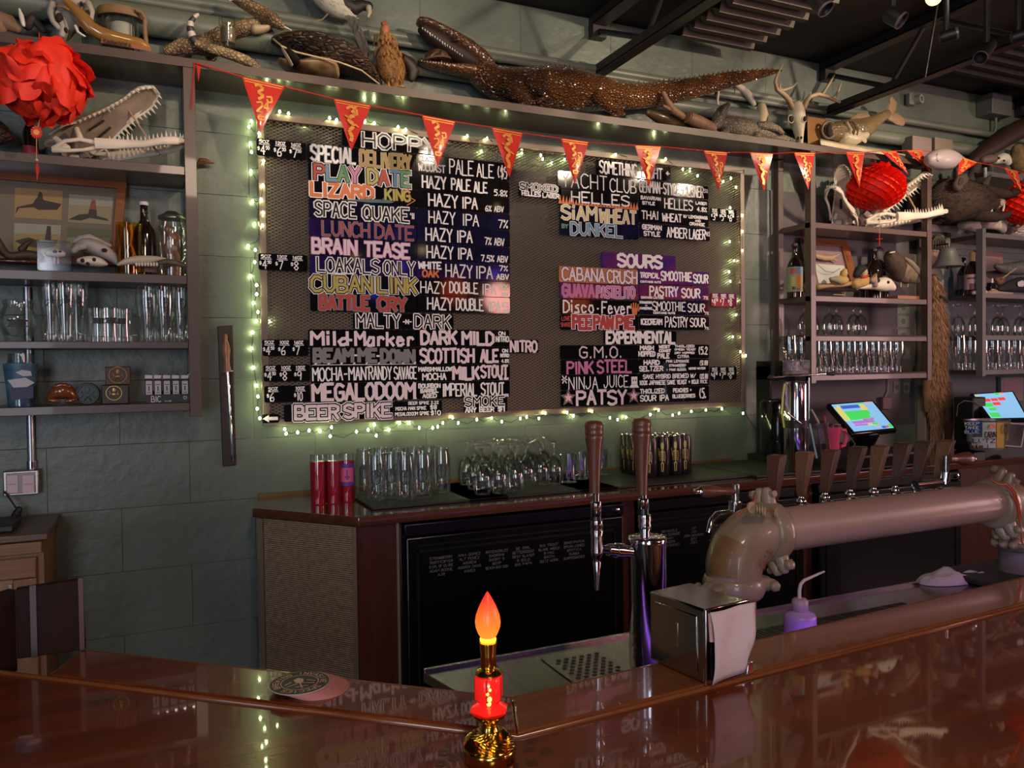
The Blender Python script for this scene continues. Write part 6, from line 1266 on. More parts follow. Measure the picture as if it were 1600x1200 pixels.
# ------------------------------------------------------------------ carved horn, animal skull, lantern (top shelf, left)
hn = thing('carved_fish', 'long golden varnished gar fish carving lying in front of the lantern and skull', 'carving', tuple(at(170, 72, -.17)))
m = MB(); pl(m, [(96,-4,3),(108,6,6),(120,18,9),(130,30,11),(142,44,11),(158,53,11),(178,58,9.5),(200,63,8.5),(220,68,7.5),(232,74,4)], -.17, 18); m.build('body', mat('varnished_gold', (.42, .22, .05), .15, c2=(.25, .13, .04), vs=9, coat=.8), hn)
m = MB(); m.tube([at(84, 9, -.17), at(100, 11, -.17), at(112, 17, -.17)], [.001, .004, .007], 8); m.build('jaw', MATS['varnished_gold'], hn)
m = MB(); A, B_ = at(158, 60, -.197), at(235, 78, -.197); m.hexa([at(158, 67, -.195), at(236, 80, -.195), at(236, 80, -.12), at(158, 67, -.12), at(158, 60, -.195), at(236, 74, -.195), at(236, 74, -.12), at(158, 60, -.12)]); m.build('base', mat('red_base', (.35, .10, .04), .5), hn)
m = MB(); e1 = (at(206, 70, -.198)-at(163, 62, -.198)); put_text(m, 'SARASOTA', at(162, 67.5, -.199), e1.normalized(), EZ, e1.length, .011, .0026, .001, NF); m.build('lettering', mat('burnt_ink', (.03, .015, .01), .7), hn)
sk = thing('animal_skull', 'pale hog-like animal skull behind the golden fish carving on the top shelf', 'skull', tuple(at(105, 58, -.12)))
m = MB(); pl(m, [(112,-30,26,.05),(112,-8,26,.05),(110,14,24,.045),(106,34,17,.035),(100,52,12,.03),(98,58,9,.025)], -.11, 18); m.build('cranium', BONE2, sk, sub=1)
for pts in ([(82,5,5),(78,20,5),(83,34,4),(92,44,4)], [(138,5,5),(144,18,4),(142,30,4),(130,38,3)], [(90,20,4),(98,40,4),(97,55,5)]):
    m = MB(); pl(m, [(x, y, r) for x, y, r in pts], -.15, 10); m.build('cheek_bone', BONE2, sk)
for c_, r in (((93,28), .014), ((103,47), .007), ((137,22), .011), ((127,6), .006)):
    m = MB(); m.ball(at(*c_, -.153), (r*.7, .012, r), 10, 6); m.build('eye_socket', SOCK, sk)
m = MB(); m.tube([at(118, 40, -.16), at(122, 50, -.165), at(131, 56, -.165), at(134, 57, -.165)], [.005, .004, .003, .001], 8); m.build('tusk', TOOTH, sk)
ln = thing('candle_lantern', 'wooden ring lantern with a rope handle and white candle on the top shelf', 'lantern', tuple(at(190, 72, -.09)))
WDR = wood('ring_wood', (.30, .17, .07), (.18, .10, .04), .6, 0, 'x', 20)
lc = at(190, 25, -.09); lr = 34*mpp(lc)
MB().lathe([(lr, -.012), (lr, .012), (lr*.86, .012), (lr*.86, -.012)], (lc.x, -.09, lc.z), 30, closed=True, sy=.8).build('top_ring', WDR, ln)
zb_l = SHZ+.001
MB().lathe([(.002, zb_l), (lr, zb_l), (lr, zb_l+.02), (.002, zb_l+.02)], (lc.x, -.09, 0), 30, sy=.8).build('base', WDR, ln)
MB().lathe([(lr*.8, zb_l+.02), (lr*.8, lc.z-.012), (lr*.78, lc.z-.012), (lr*.78, zb_l+.02)], (lc.x, -.09, 0), 26, closed=True, sy=.8).build('glass', GLASS, ln)
MB().lathe([(.002, zb_l+.021), (.034, zb_l+.021), (.034, at(188, 38, -.09).z-.004), (.028, at(188, 38, -.09).z), (.002, at(188, 38, -.09).z-.003)], (lc.x, -.09, 0), 20).build('candle', mat('candle_wax', (.62, .57, .48), .5, sub=.2), ln)
m = MB()
for a in (.6, 2.2, 3.6, 5.3): m.tube([(lc.x+lr*.84*math.cos(a), -.09+lr*.67*math.sin(a), zb_l+.02), (lc.x+lr*.84*math.cos(a), -.09+lr*.67*math.sin(a), lc.z)], .0018, 6)
m.build('wires', MBk, ln, kind='stuff')
m = MB(); pth = [at(x, y, -.14) for x, y in ((213,16),(222,20),(227,30),(226,42),(227,55),(229,70))]; m.tube(pth, .0065, 8); m.build('rope_handle', mat('rope', (.26, .16, .08), .8, bump=1, bs=120), ln)
m = MB(); pl(m, [(0,45,10),(2,28,15),(12,36,14),(28,46,6)], -.14, 12); solo(m, 'driftwood', 'rounded tan wood knot at the left end of the top shelf', 'wood', mat('knot_wood', (.26, .15, .08), .6, var=.3, vs=20))
m = MB(); pl(m, [(30,14,1.5),(33,24,3.6),(36,36,3.4),(37,40,2.5)], -.13, 8); solo(m, 'tooth', 'single big pale tooth standing at the left end of the top shelf', 'tooth', TOOTH)
m = MB(); pl(m, [(42,40,8),(52,28,8),(58,36,6),(68,48,5)], -.09, 12); solo(m, 'driftwood', 'dark twisted root between the pale tooth and the animal skull', 'wood', mat('root_dark', (.05, .035, .035), .7, bump=.6))
m = MB(); pl(m, [(-5,10,12),(30,2,10),(60,14,12),(85,30,9)], -.05, 12); solo(m, 'hide', 'black bundle behind the pale tooth on the top shelf', 'bundle', mat('black_hide', (.01, .01, .012), .8, bump=.8))
# ------------------------------------------------------------------ alligator skulls
def gator_skull(name_label, origin, length, yaw, up_ang, low_ang=.0, prop=True, roll=.5, lroll=.22):
    """hinge at origin, snout towards +x before yaw; sizes relative to length"""
    t = thing('alligator_skull', name_label, 'skull', tuple(origin)); L_ = length; RZ_ = rotz(yaw); O = Vector(origin)
    def T(p, ang=0): 
        x, y, z = p; rl = roll if ang == up_ang else lroll; y, z = y*math.cos(rl)+z*math.sin(rl), z*math.cos(rl)-y*math.sin(rl); c, s = math.cos(ang), math.sin(ang); return O+RZ_ @ V((x*c-z*s)*L_, y*L_, (x*s+z*c)*L_)
    wid = [(0, .18), (.15, .23), (.3, .20), (.5, .155), (.7, .13), (.82, .14), (.92, .115), (1.0, .04)]
    def W(x):
        for a, b in zip(wid, wid[1:]):
            if a[0] <= x <= b[0]: return a[1]+(b[1]-a[1])*(x-a[0])/(b[0]-a[0])
        return .02
    # lower jaw: two rami meeting at the tip, each with a window at the back
    m = MB()
    for sgn in (-1, 1):
        xs = [.30, .42, .55, .7, .85, .95, 1.0]
        P = [T((x, sgn*(W(x)*.95), .01+.045*max(0, (x-.7)/.3)), low_ang) for x in xs]
        m.tube(P, [.020*L_]*5+[.022*L_, .02*L_], 10, r2=[h*L_ for h in (.050, .048, .040, .034, .036, .040, .030)], upv=(0, 0, 1))
        m.tube([T((x, sgn*y, z), low_ang) for x, y, z in ((-.06, .16, -.01), (.06, .185, .045), (.18, .19, .05), (.32, .155, .025))], [.016*L_]*4, 8, r2=[.02*L_, .02*L_, .018*L_, .024*L_], upv=(0, 0, 1))
        m.tube([T((x, sgn*y, z), low_ang) for x, y, z in ((-.06, .16, -.02), (.06, .185, -.045), (.2, .19, -.045), (.34, .15, -.01))], [.015*L_]*4, 8, r2=[.026*L_, .018*L_, .016*L_, .022*L_], upv=(0, 0, 1))
    m.tube([T((1.0, -.08, .05), low_ang), T((1.03, 0, .055), low_ang), T((1.0, .08, .05), low_ang)], .026*L_, 10)
    m.build('lower_jaw', BONE, t)
    # upper jaw: arched shell, open below
    m = MB(); rings = []
    for x in (0, .08, .16, .26, .38, .5, .62, .72, .8, .88, .95, 1.0):
        w = W(x); h = (.05+.02*math.sin(PI*min(1, x*1.6))) if x < .8 else .05+.02*math.sin(PI*(x-.8)/.2); zb = .10*max(0, .25-x)/.25; th_ = .016; r = []
        for k in range(9): a = PI*k/8; r.append(T((x, w*math.cos(a), zb+h*math.sin(a)**.7), up_ang))
        for k in range(9): a = PI-PI*k/8; r.append(T((x, (w-th_)*math.cos(a), zb-.012+(h-th_)*math.sin(a)**.7), up_ang))
        rings.append(r)
    m.loft(rings, cap=True); m.build('upper_jaw', BONE, t)
    m = MB(); rings = []
    for x in (.12, .3, .5, .7, .9, .97):
        w = W(x)*.88; rings.append([T((x, w*math.cos(PI*k/6), .008+.022*math.sin(PI*k/6)), up_ang) for k in range(7)]+[T((x, w*math.cos(PI-PI*k/6), .002+.018*math.sin(PI*k/6)), up_ang) for k in range(7)])
    m.loft(rings); m.build('palate', BONED, t)
    for sgn in (-1, 1):
        m = MB(); m.tube([T((.30, sgn*.06, .0), up_ang), T((.44, sgn*.05, .006), up_ang)], .02*L_, 10, r2=[.008*L_]*2, upv=(0, 0, 1), roundend=True); m.build('palate_opening', SOCK, t)
        m = MB(); m.ball(T((.17, sgn*.10, .085), up_ang), (.035*L_, .03*L_, .028*L_), 10, 6); m.build('eye_socket', SOCK, t)
        m = MB(); m.tube([T((.02, sgn*.15, .04), up_ang), T((.05, sgn*.15, .0), 0), T((-.02, sgn*.155, .01), low_ang)], [.028*L_, .035*L_, .03*L_], 10); m.tube([T((.22, sgn*.14, .01), up_ang), T((.18, sgn*.15, .05), low_ang)], [.022*L_, .03*L_], 10); m.build('jaw_strut', BONE, t)
    m = MB(); m.tube([T((-.05, -.1, .10), up_ang), T((-.06, 0, .11), up_ang), T((-.05, .1, .10), up_ang)], .045*L_, 12); m.tube([T((-.03, 0, .05), up_ang), T((.12, 0, .04), up_ang)], [.07*L_, .05*L_], 12); m.build('cranium', BONED, t)
    m = MB()
    for sgn in (-1, 1):
        for k in range(17):
            x = .28+.70*k/16; big = {6: 1.9, 7: 1.5, 13: 1.5, 15: 1.3, 3: 1.2}.get(k, 1)*.030
            p = T((x, sgn*(W(x)-.006), -.004), up_ang); q = T((x+.004, sgn*(W(x)+.006), -.004-big*1.6), up_ang); m.cone(p, q, .0105*L_*(1 if big < .03 else 1.3), 6)
            x = .42+.58*k/16; big = {4: 1.7, 5: 1.4, 13: 1.5, 15: 1.5}.get(k, 1)*.028
            zt = .01+.045*max(0, (x-.7)/.3)+.035; p = T((min(x, 1.0), sgn*(W(min(x, .999))*.95), zt), low_ang); q = T((min(x, 1.0)+.002, sgn*(W(min(x, .999))*.97), zt+big*1.5), low_ang); m.cone(p, q, .0095*L_*(1 if big < .03 else 1.3), 6)
    for k in range(4):
        y = -.05+.033*k; m.cone(T((1.02, y, .08), low_ang), T((1.03, y, .118), low_ang), .008*L_, 6); m.cone(T((.99, y*.6, .0), up_ang), T((1.0, y*.6, -.04), up_ang), .008*L_, 6)
    m.build('teeth', TOOTH, t, kind='stuff')
    if prop: m = MB(); m.tube([T((.78, .03, -.04), low_ang), T((.68, .03, .02), up_ang)], .009*L_, 6); m.build('prop_stick', mat('stick', (.40, .27, .16), .7), t)
    return t
z2 = Z5[1]; g1 = at(103, 232, -.115)
Lg = (at(300, 228, -.115)-g1).length
gator_skull('large bleached alligator skull with wide open jaws on the left shelf unit', V(g1.x, -.115, z2+.085*Lg), Lg*.93, -.22, math.radians(38), math.radians(5), lroll=.07)
z2r = RZ[0]
gB = at(1345, 345, -.11); LB_ = .43
gator_skull('bleached alligator skull with open jaws pointing right beside the round red lantern', V(gB.x+.01, -.11, z2r+.08*LB_), LB_*.95, -.25, math.radians(34), math.radians(5), lroll=.07)
gA = at(1325, 345, -.10)
gator_skull('bleached alligator skull gaping steeply upward at the left end of the right shelf unit', V(gA.x-.01, -.10, z2r+.07*.30), .27, PI+.5, math.radians(72), math.radians(25), prop=False, roll=-.4, lroll=-.2)
# ------------------------------------------------------------------ red paper lanterns
TIS = mat('tissue_red', (.95, .035, .012), .6, sub=.25); 
def tissue(t, c, rx, rz, N, amp, seedn, flare=0):
    rnd = random.Random(seedn); m = MB(); K = 18
    for i in range(N):
        a0 = 2*PI*i/N; P = []
        for k in range(K+1):
            v = -PI/2+PI*k/K; z = rz*math.sin(v); r = rx*(max(math.cos(v), 0)**.8)
            off = amp*(1 if k % 2 else -1)*(1 if i % 2 else -1)*(2*PI/N)*.5*(1 if 1 else 0)
            wob = 1+flare*math.sin(3.1*i+k*.9)*.5
            for j in range(4): u = (.55, .7, .85, 1)[j]; a = a0+off*u; P.append(V(c.x+r*u*(wob if j == 3 else 1)*math.cos(a), c.y+r*u*(wob if j == 3 else 1)*math.sin(a), c.z+z))
        m.add(P, [(k*4+j, k*4+j+1, k*4+4+j+1, k*4+4+j) for k in range(K) for j in range(3)])
    return m
def lantern(label, cx_, cy_, rx_px, rz_px, Y, N, amp, tail, flare=0, pend=True):
    c = at(cx_, cy_, Y); s_ = mpp(c); t = thing('paper_lantern', label, 'paper lantern', tuple(c))
    if flare:   # tissue flower: many cupped petals
        rnd = random.Random(9); k = 0
        m0 = MB(); m0.ball(c, (rx_px*s_*.72, rx_px*s_*.6, rz_px*s_*.72), 18, 12); m0.build('core', TIS, t)
        for ring_, (lat, cnt, sz) in enumerate(((-1.15, 8, .5), (-.7, 12, .62), (-.25, 15, .7), (.2, 16, .7), (.65, 13, .66), (1.05, 9, .6), (1.4, 5, .5))):
            for i in range(cnt):
                a = 2*PI*(i+.5*(ring_ % 2))/cnt+rnd.uniform(-.15, .15); la = lat+rnd.uniform(-.08, .08)
                d_ = V(math.cos(a)*math.cos(la), math.sin(a)*math.cos(la), math.sin(la)); tn = V(-math.sin(a), math.cos(a), 0); bt = d_.cross(tn)
                R_ = V(rx_px*s_, rx_px*s_*.85, rz_px*s_); P = []; n = 6; w = sz*rx_px*s_*.52
                ctr = V(c.x+d_.x*R_.x*.74, c.y+d_.y*R_.y*.74, c.z+d_.z*R_.z*.74); tlt = rnd.uniform(-.9, .9); w *= rnd.uniform(.85, 1.25)
                for q in range(n+1):
                    for p_ in range(n+1):
                        u, v = (p_/n*2-1), (q/n*2-1); uu, vv = u*math.sqrt(1-v*v/2), v*math.sqrt(1-u*u/2); rr = u*u+v*v
                        P.append(ctr+tn*uu*w+bt*vv*w*1.15+d_*(R_.x*(.22-.17*rr*.5+.05*math.sin(u*5+tlt*6)+.26*tlt*v+.12*tlt*u)))
                MB().add(P, [(q*(n+1)+p_, q*(n+1)+p_+1, (q+1)*(n+1)+p_+1, (q+1)*(n+1)+p_) for q in range(n) for p_ in range(n)]).build('petal', TIS, t)
    else:
        m0 = MB(); m0.ball(c, (rx_px*s_*.86, rx_px*s_*.86, rz_px*s_*.88), 24, 14); m0.build('core', TIS, t)
        tissue(t, c, rx_px*s_, rz_px*s_, N, amp, 3).build('tissue', TIS, t, smooth=False, kind='stuff')
        m = MB()
        for k in range(9): a = 2*PI*k/9; m.add([c+V(.3*rx_px*s_*math.cos(a)*.3, .3*rx_px*s_*math.sin(a)*.3, rz_px*s_*.9), c+V(.5*rx_px*s_*math.cos(a), .5*rx_px*s_*math.sin(a), rz_px*s_*(1.12)), c+V(.5*rx_px*s_*math.cos(a+.6), .5*rx_px*s_*math.sin(a+.6), rz_px*s_*1.0)], [(0, 1, 2)])
        m.build('tissue_collar', TIS, t)
    m = MB().tube([c+V(0, 0, rz_px*s_*.8), V(c.x, c.y, Z5[0]-.03 if abs(Y) < .21 else c.z+rz_px*s_*1.35)], .0015, 6); m.build('string', FRED, t)
    if pend:
        x0, y0, y1, y2, y3 = tail; pm = at(x0, y0, Y-.0); sq = mpp(pm)
        m = MB().tube([c-V(0, 0, rz_px*s_*.9), pm], .0012, 6); m.tube([pm, at(x0, y2, Y)], .0009, 6); m.build('cord', mat('cord_gold', (.5, .35, .12), .5), t)
        m = MB()
        for k in range(16): a = 2*PI*k/16; m.tube([pm+V(math.cos(a)*5.5*sq, 0, math.sin(a)*7.5*sq), pm+V(math.cos(a+.4)*8*sq, -.001, math.sin(a+.4)*10*sq)], .0016, 5)
        m.lathe([(.001, -.002), (7.5*sq, -.002), (7.5*sq, .002), (.001, .002)], pm, 18, (0, 1, 0)); m.build('medallion', FRED, t)
        m = MB().lathe([(.001, 0), (4.2*sq, 0), (4.2*sq, .0012), (.001, .0012)], pm+V(0, -.002, 0), 14, (0, -1, 0)); m.build('medallion_face', FGLD, t)
        if y3 > y2:
            m = MB().ball(at(x0+.5, y2, Y), .004, 8, 5); m.build('bead', mat('bead_cream', (.6, .5, .35), .4), t)
            m = MB()
            for k in range(7): a = 2*PI*k/7; q = at(x0+1, y2+4, Y); m.tube([q, q+V(.003*math.cos(a), .003*math.sin(a), -.016), at(x0+1, y3, Y)], [.0008, .0014, .0006], 5)
            m.build('tassel', FRED, t)
    return t
lantern('big red tissue-paper flower ball hanging at the left edge in front of the skull shelf', 63, 128, 66, 56, -.30, 26, .9, (57, 207, 0, 250, 282), flare=.1)
lantern('round red honeycomb paper lantern hanging between the two alligator skulls on the right', 1368, 294, 45, 33, -.20, 30, .95, (1374, 330, 0, 362, 384), pend=False)
l2 = [o for o in bpy.data.objects if o.name.startswith('paper_lantern')][-1]
m = MB().tube([at(1374, 328, -.20), at(1374, 372, -.20)], .0012, 6); m.build('cord', MATS['cord_gold'], l2)
m = MB().tube([at(1374, 366, -.20), at(1374, 384, -.20)], .0025, 6); m.tube([at(1369, 374, -.20), at(1379, 373, -.20)], .0012, 5); m.build('tassel', FRED, l2)
lantern('red paper lantern cut by the right edge of the view behind the boar snout', 1602, 318, 34, 32, -.24, 26, .95, (1596, 350, 0, 362, 384), pend=False)
# dried leaf-like bill on the wall beside the left shelf unit
m = MB(); pl(m, [(308,257,1.5,.01),(313,252,5,.02),(323,252,4,.014),(334,255,1,.004)], -.03, 10); solo(m, 'wall_hook', 'small reddish-brown bird bill-like hook on the wall right of the left shelf unit', 'hook', mat('bill_brown', (.14, .05, .03), .4))
# ------------------------------------------------------------------ log, iguana, deer skull, bass (top shelf, right)
br = thing('branch', 'forked brown branch with a sawn thick log end lying before the iguana', 'branch', tuple(at(1090, 190, -.15)))
BARK = mat('bark', (.22, .12, .065), .6, var=.3, vs=20, bump=.6, bs=60)
m = MB(); pl(m, [(1076,184,9.5),(1092,191,10),(1114,203,10)], -.16, 18, rnd=False); m.build('log', BARK, br)
m = MB(); a, b = at(1075, 183.5, -.16), at(1092, 191, -.16); s_ = mpp(a); m.lathe([(.001, 0), (9*s_, 0), (9*s_, .003), (.001, .003)], a, 18, a-b); m.build('sawn_end', mat('sawn_wood', (.32, .15, .07), .6, var=.25, vs=30), br)
m = MB(); pl(m, [(1036,145,3.5),(1042,158,5),(1052,172,6),(1066,182,6)], -.16, 12); m.tube([at(1036, 165, -.16), at(1045, 170, -.16), at(1052, 172, -.16)], [.006, .008, .01], 8); m.build('fork', BARK, br)
lf = thing('gar_fish', 'dark brown mounted fish lying under the alligator tail', 'stuffed animal', tuple(at(1050, 195, -.12)))
m = MB(); pl(m, [(1012,176,5),(1030,183,10),(1052,190,11),(1070,196,7),(1082,200,3)], -.11, 12); m.build('body', mat('dark_fish', (.09, .055, .025), .3, coat=.5, var=.4, vs=16), lf)
ig = thing('stuffed_iguana', 'grey stuffed iguana with a spiny crest hugging the log on the top shelf', 'stuffed animal', tuple(at(1160, 210, -.13)))
IGS = voro('iguana_skin', (.30, .25, .17), (.10, .08, .06), 75, .55, .1, .4)
m = MB(); pl(m, [(1120,190,7),(1128,195,12),(1142,198,17),(1160,201,18),(1178,205,15),(1192,210,11),(1210,215,9),(1235,221,6),(1262,228,3.5)], -.12, 20); m.build('body', IGS, ig, sub=1)
m = MB(); pl(m, [(1119,196,8),(1122,186,10),(1128,174,9),(1135,167,6),(1138,165,4)], -.14, 16); m.build('head', IGS, ig)
m = MB(); pl(m, [(1125,180,5,.018),(1129,170,6,.02),(1136,164,4,.015)], -.15, 12); m.build('snout', mat('iguana_dark', (.05, .035, .025), .5), ig)
m = MB()
for k in range(24):
    u = k/23; x = 1140+52*u; y = 180+16*u+(-2*math.sin(PI*u)); p = at(x, y, -.12); m.cone(p, p+V(.004, 0, .016*(1-.5*u)), .0022, 4)
m.build('crest', mat('crest', (.42, .34, .24), .6), ig, kind='stuff')
for pts in ([(1134,205,7),(1128,212,6),(1120,210,5),(1116,205,4)], [(1182,212,7),(1192,218,6),(1205,219,5),(1212,222,3.5)], [(1186,196,6),(1200,196,7),(1216,202,5),(1222,208,4)]):
    m = MB(); pl(m, pts, -.155, 12); x, y = pts[-1][:2]
    for k in range(4): a = at(x, y, -.155); m.tube([a, a+V(-.008+.005*k, -.012, -.004)], [.003, .001], 5)
    m.build('leg', IGS, ig)
# other bones between tail and deer
m = MB(); pl(m, [(1150,133,4),(1162,140,6),(1172,152,6),(1178,163,4)], -.05, 12); solo(m, 'jaw_bone', 'long pale jaw bone leaning on the pipes under the tip of the alligator tail', 'bone', BONE)
m = MB(); pl(m, [(1122,142,2.5),(1121,158,2),(1122,170,2.5)], -.05, 8); solo(m, 'rib_bone', 'thin pale bone standing behind the iguana head', 'bone', BONE)
m = MB(); pl(m, [(1190,166,7),(1192,180,9),(1190,190,6)], -.07, 12); solo(m, 'bone_disc', 'round pale vertebra disc standing left of the deer skull', 'bone', mat('vertebra', (.60, .48, .26), .5, bump=.5))
ds = thing('deer_skull', 'deer skull with branching antlers standing upright on the top shelf', 'skull', tuple(at(1248, 227, -.15)))
m = MB(); pl(m, [(1243,166,10,.035),(1244,178,14,.04),(1246,190,13,.035),(1248,203,8,.025),(1249,215,5.5,.02),(1250,226,4,.015)], -.14, 18); m.build('cranium', mat('deer_bone', (.60, .52, .36), .5, var=.12, vs=14, bump=.3), ds, sub=1)
for c_, r in (((1236,186), .015), ((1257,186), .012)):
    m = MB(); m.ball(at(*c_, -.172), (r*.9, .012, r), 12, 7); m.build('eye_socket', SOCK, ds)
    m = MB(); q = at(*c_, -.176); m.tube([q+V(r*1.05*math.cos(2*PI*k/12), 0, r*1.1*math.sin(2*PI*k/12)) for k in range(12)], .0016, 6, closed=True); m.build('socket_rim', MATS['deer_bone'], ds)
for c_, r in (((1247,216), .004), ((1252,215), .003)):
    m = MB(); m.ball(at(*c_, -.168), (r, .006, r*2), 8, 5); m.build('nostril', SOCK, ds)
ANT = mat('antler', (.50, .38, .22), .5, c2=(.30, .19, .10), vs=9)
for pth in ([(1238,168,4.5),(1232,155,4.5),(1224,147,4),(1214,140,3.5),(1211,128,2.6),(1214,118,2),(1223,101,.8)], [(1214,140,3),(1225,141,2.6),(1238,136,1.8),(1246,129,.6)], [(1219,144,2.5),(1218,136,1.8),(1219,130,.8)]):
    m = MB(); pl(m, [(x, y, r, None, -.0-.03*(i_/6)) for i_, (x, y, r) in enumerate(pth)], -.15, 10); m.build('antler', ANT, ds)
for pth in ([(1256,168,4.5),(1260,158,4),(1266,151,3.6),(1278,147,3.4),(1292,151,3),(1305,157,2.4),(1312,160,1.8),(1314,153,.7)], [(1284,149,2.6),(1293,135,2.2),(1300,124,1.6),(1304,117,.6)], [(1302,155,2.2),(1310,142,1.6),(1315,128,.6)], [(1264,152,2.2),(1267,144,.7)]):
    m = MB(); pl(m, [(x, y, r, None, -.03*(i_/6)) for i_, (x, y, r) in enumerate(pth)], -.15, 10); m.build('antler', ANT, ds)
bp_ = thing('wooden_plaque', 'square orange-brown wooden plaque standing between the deer skull and the bass', 'plaque', tuple(at(1280, 226, -.11)))
m = MB().hexa([at(1262, 226, -.12), at(1300, 228, -.12), at(1300, 228, -.10), at(1262, 226, -.10), at(1261, 181, -.10), at(1299, 188, -.10), at(1299, 188, -.08), at(1261, 181, -.08)]); m.build('panel', wood('plaque_wood', (.36, .17, .05), (.24, .11, .035), .4), bp_, bevel=.002)
slab = MB().hexa([at(1282, 227, -.19), at(1412, 250, -.19), at(1412, 247, -.10), at(1282, 224, -.10), at(1281, 219, -.19), at(1415, 244, -.19), at(1415, 241, -.10), at(1281, 216, -.10)])
solo(slab, 'driftwood_slab', 'long pale driftwood slab under the mounted bass', 'wood', mat('pale_wood', (.62, .54, .36), .6, var=.15, vs=12, bump=.4), bevel=.004)
bs2 = thing('mounted_bass', 'mounted largemouth bass with open mouth and raised tail on a pale slab', 'stuffed animal', tuple(at(1340, 222, -.14)))
BAS = voro('bass_skin', (.34, .24, .10), (.15, .095, .045), 190, .3, .5, .3)
m = MB(); pl(m, [(1298,204,13,.03),(1312,206,17,.036),(1328,206,20,.038),(1344,204,19,.034),(1358,197,14,.026),(1370,189,10,.018),(1380,182,7,.013),(1388,177,7,.008)], -.14, 20); m.build('body', BAS, bs2, sub=1)
m = MB(); pl(m, [(1318,216,10,.036),(1335,218,9,.036),(1350,212,7,.028)], -.148, 14); m.build('belly', mat('bass_belly', (.60, .52, .36), .4, coat=.4), bs2)
m = MB(); a = at(1295, 203, -.145); s_ = mpp(a); m.tube([a+V(math.cos(2*PI*k/16)*10*s_, -.012*math.cos(2*PI*k/16), math.sin(2*PI*k/16)*13*s_) for k in range(16)], .006, 8, closed=True); m.build('lips', mat('bass_lip', (.16, .12, .085), .4, coat=.3), bs2)
m = MB(); m.ball(at(1297, 204, -.152), (.021, .012, .027), 14, 8); m.build('mouth', SOCK, bs2)
for k in range(3): m = MB(); pl(m, [(1322+5*k,192,2.5,.012),(1328+5*k,204,3,.016),(1324+6*k,216,2,.01)], -.172, 8); m.build('gill_cover', MATS['bass_skin'] if k else mat('gill', (.5, .35, .16), .4, coat=.4), bs2)
FIN = mat('fin', (.24, .15, .075), .5, bump=.6, bs=90)
m = MB(); pl(m, [(1388,178,6,.005),(1394,168,9,.006),(1396,160,8,.005),(1393,155,5,.004)], -.14, 12); m.build('tail_fin', FIN, bs2)
m = MB(); pl(m, [(1390,182,6,.005),(1402,186,9,.006),(1410,190,7,.005)], -.14, 12); m.build('tail_fin', FIN, bs2)
m = MB(); pl(m, [(1330,188,3,.003),(1342,184,7,.003),(1356,183,6,.003),(1364,188,2,.003)], -.14, 10); m.build('dorsal_fin', FIN, bs2)
m = MB(); pl(m, [(1336,206,3,.003),(1346,212,6,.003),(1352,220,4,.003)], -.178, 10); m.build('pectoral_fin', mat('fin_pale', (.5, .42, .28), .5), bs2)
for (x0, x1_, y0, y1_, nm, lb, c) in ((1426,1456,211,236,'box', 'small pinkish-grey cardboard box on the shelf right of the bass', (.22,.17,.15)), (1461,1489,214,240,'box', 'small tan box on the shelf beside the grey breathing bag', (.24,.19,.14))):
    a, b = at(x0, y1_, -.12), at(x1_, y1_, -.12); zt = at(x0, y0, -.12).z
    zb0 = Z5[0]+.001 if x0 < 1430 else a.z
    solo(MB().box((a.x, -.12, zb0), (b.x, -.06, zt)), nm, lb, 'box', mat('box_'+str(x0), c, .7), bevel=.002)
def fuzz(ob, n, L_, w, m_, down=(0, 0, -1), seed=1, parent=None):   # tufts of fur or feathers on a built part
    rnd = random.Random(seed); me = ob.data; P = me.polygons; cum = []; s = 0
    for p in P: s += p.area; cum.append(s)
    import bisect
    m = MB(); O = Vector(ob['wloc']); D = Vector(down).normalized(); C0 = sum((p.center for p in P), V(0, 0, 0))/len(P)
    for _ in range(n):
        p = P[bisect.bisect(cum, rnd.random()*s) % len(P)]; vs = [me.vertices[i].co for i in p.vertices]; a, b = rnd.random(), rnd.random()
        c = (vs[0]*(1-a)+vs[1]*a)*(1-b)+(vs[-1]*(1-a)+vs[-2]*a)*b; e = p.center-C0; e -= D*e.dot(D); nn = p.normal if p.normal.dot(e) > 0 else -p.normal; d = (D-nn*D.dot(nn)); d = d.normalized() if d.length > .01 else V(1, 0, 0)
        d = (d+nn*.35+V(rnd.uniform(-.35, .35), rnd.uniform(-.2, .2), rnd.uniform(-.3, .3))).normalized(); t = d.cross(nn).normalized()*w; l = L_*rnd.uniform(.6, 1.3); q = O+c-nn*.001
        m.add([q-t, q+t, q+d*l], [(0, 1, 2)])
    return m.build('tufts', m_, parent or ob.parent, kind='stuff')
def part_of(t, nm): return [c for c in t.children if c.name.startswith(nm)][0]
fuzz(part_of(ro, 'body'), 500, .014, .0022, FEA); fuzz(part_of(du, 'body'), 250, .014, .002, MATS['duck_white'], (1, 0, -.4)); fuzz(part_of(du, 'wing'), 200, .02, .0025, WNG, (.3, 0, -1))
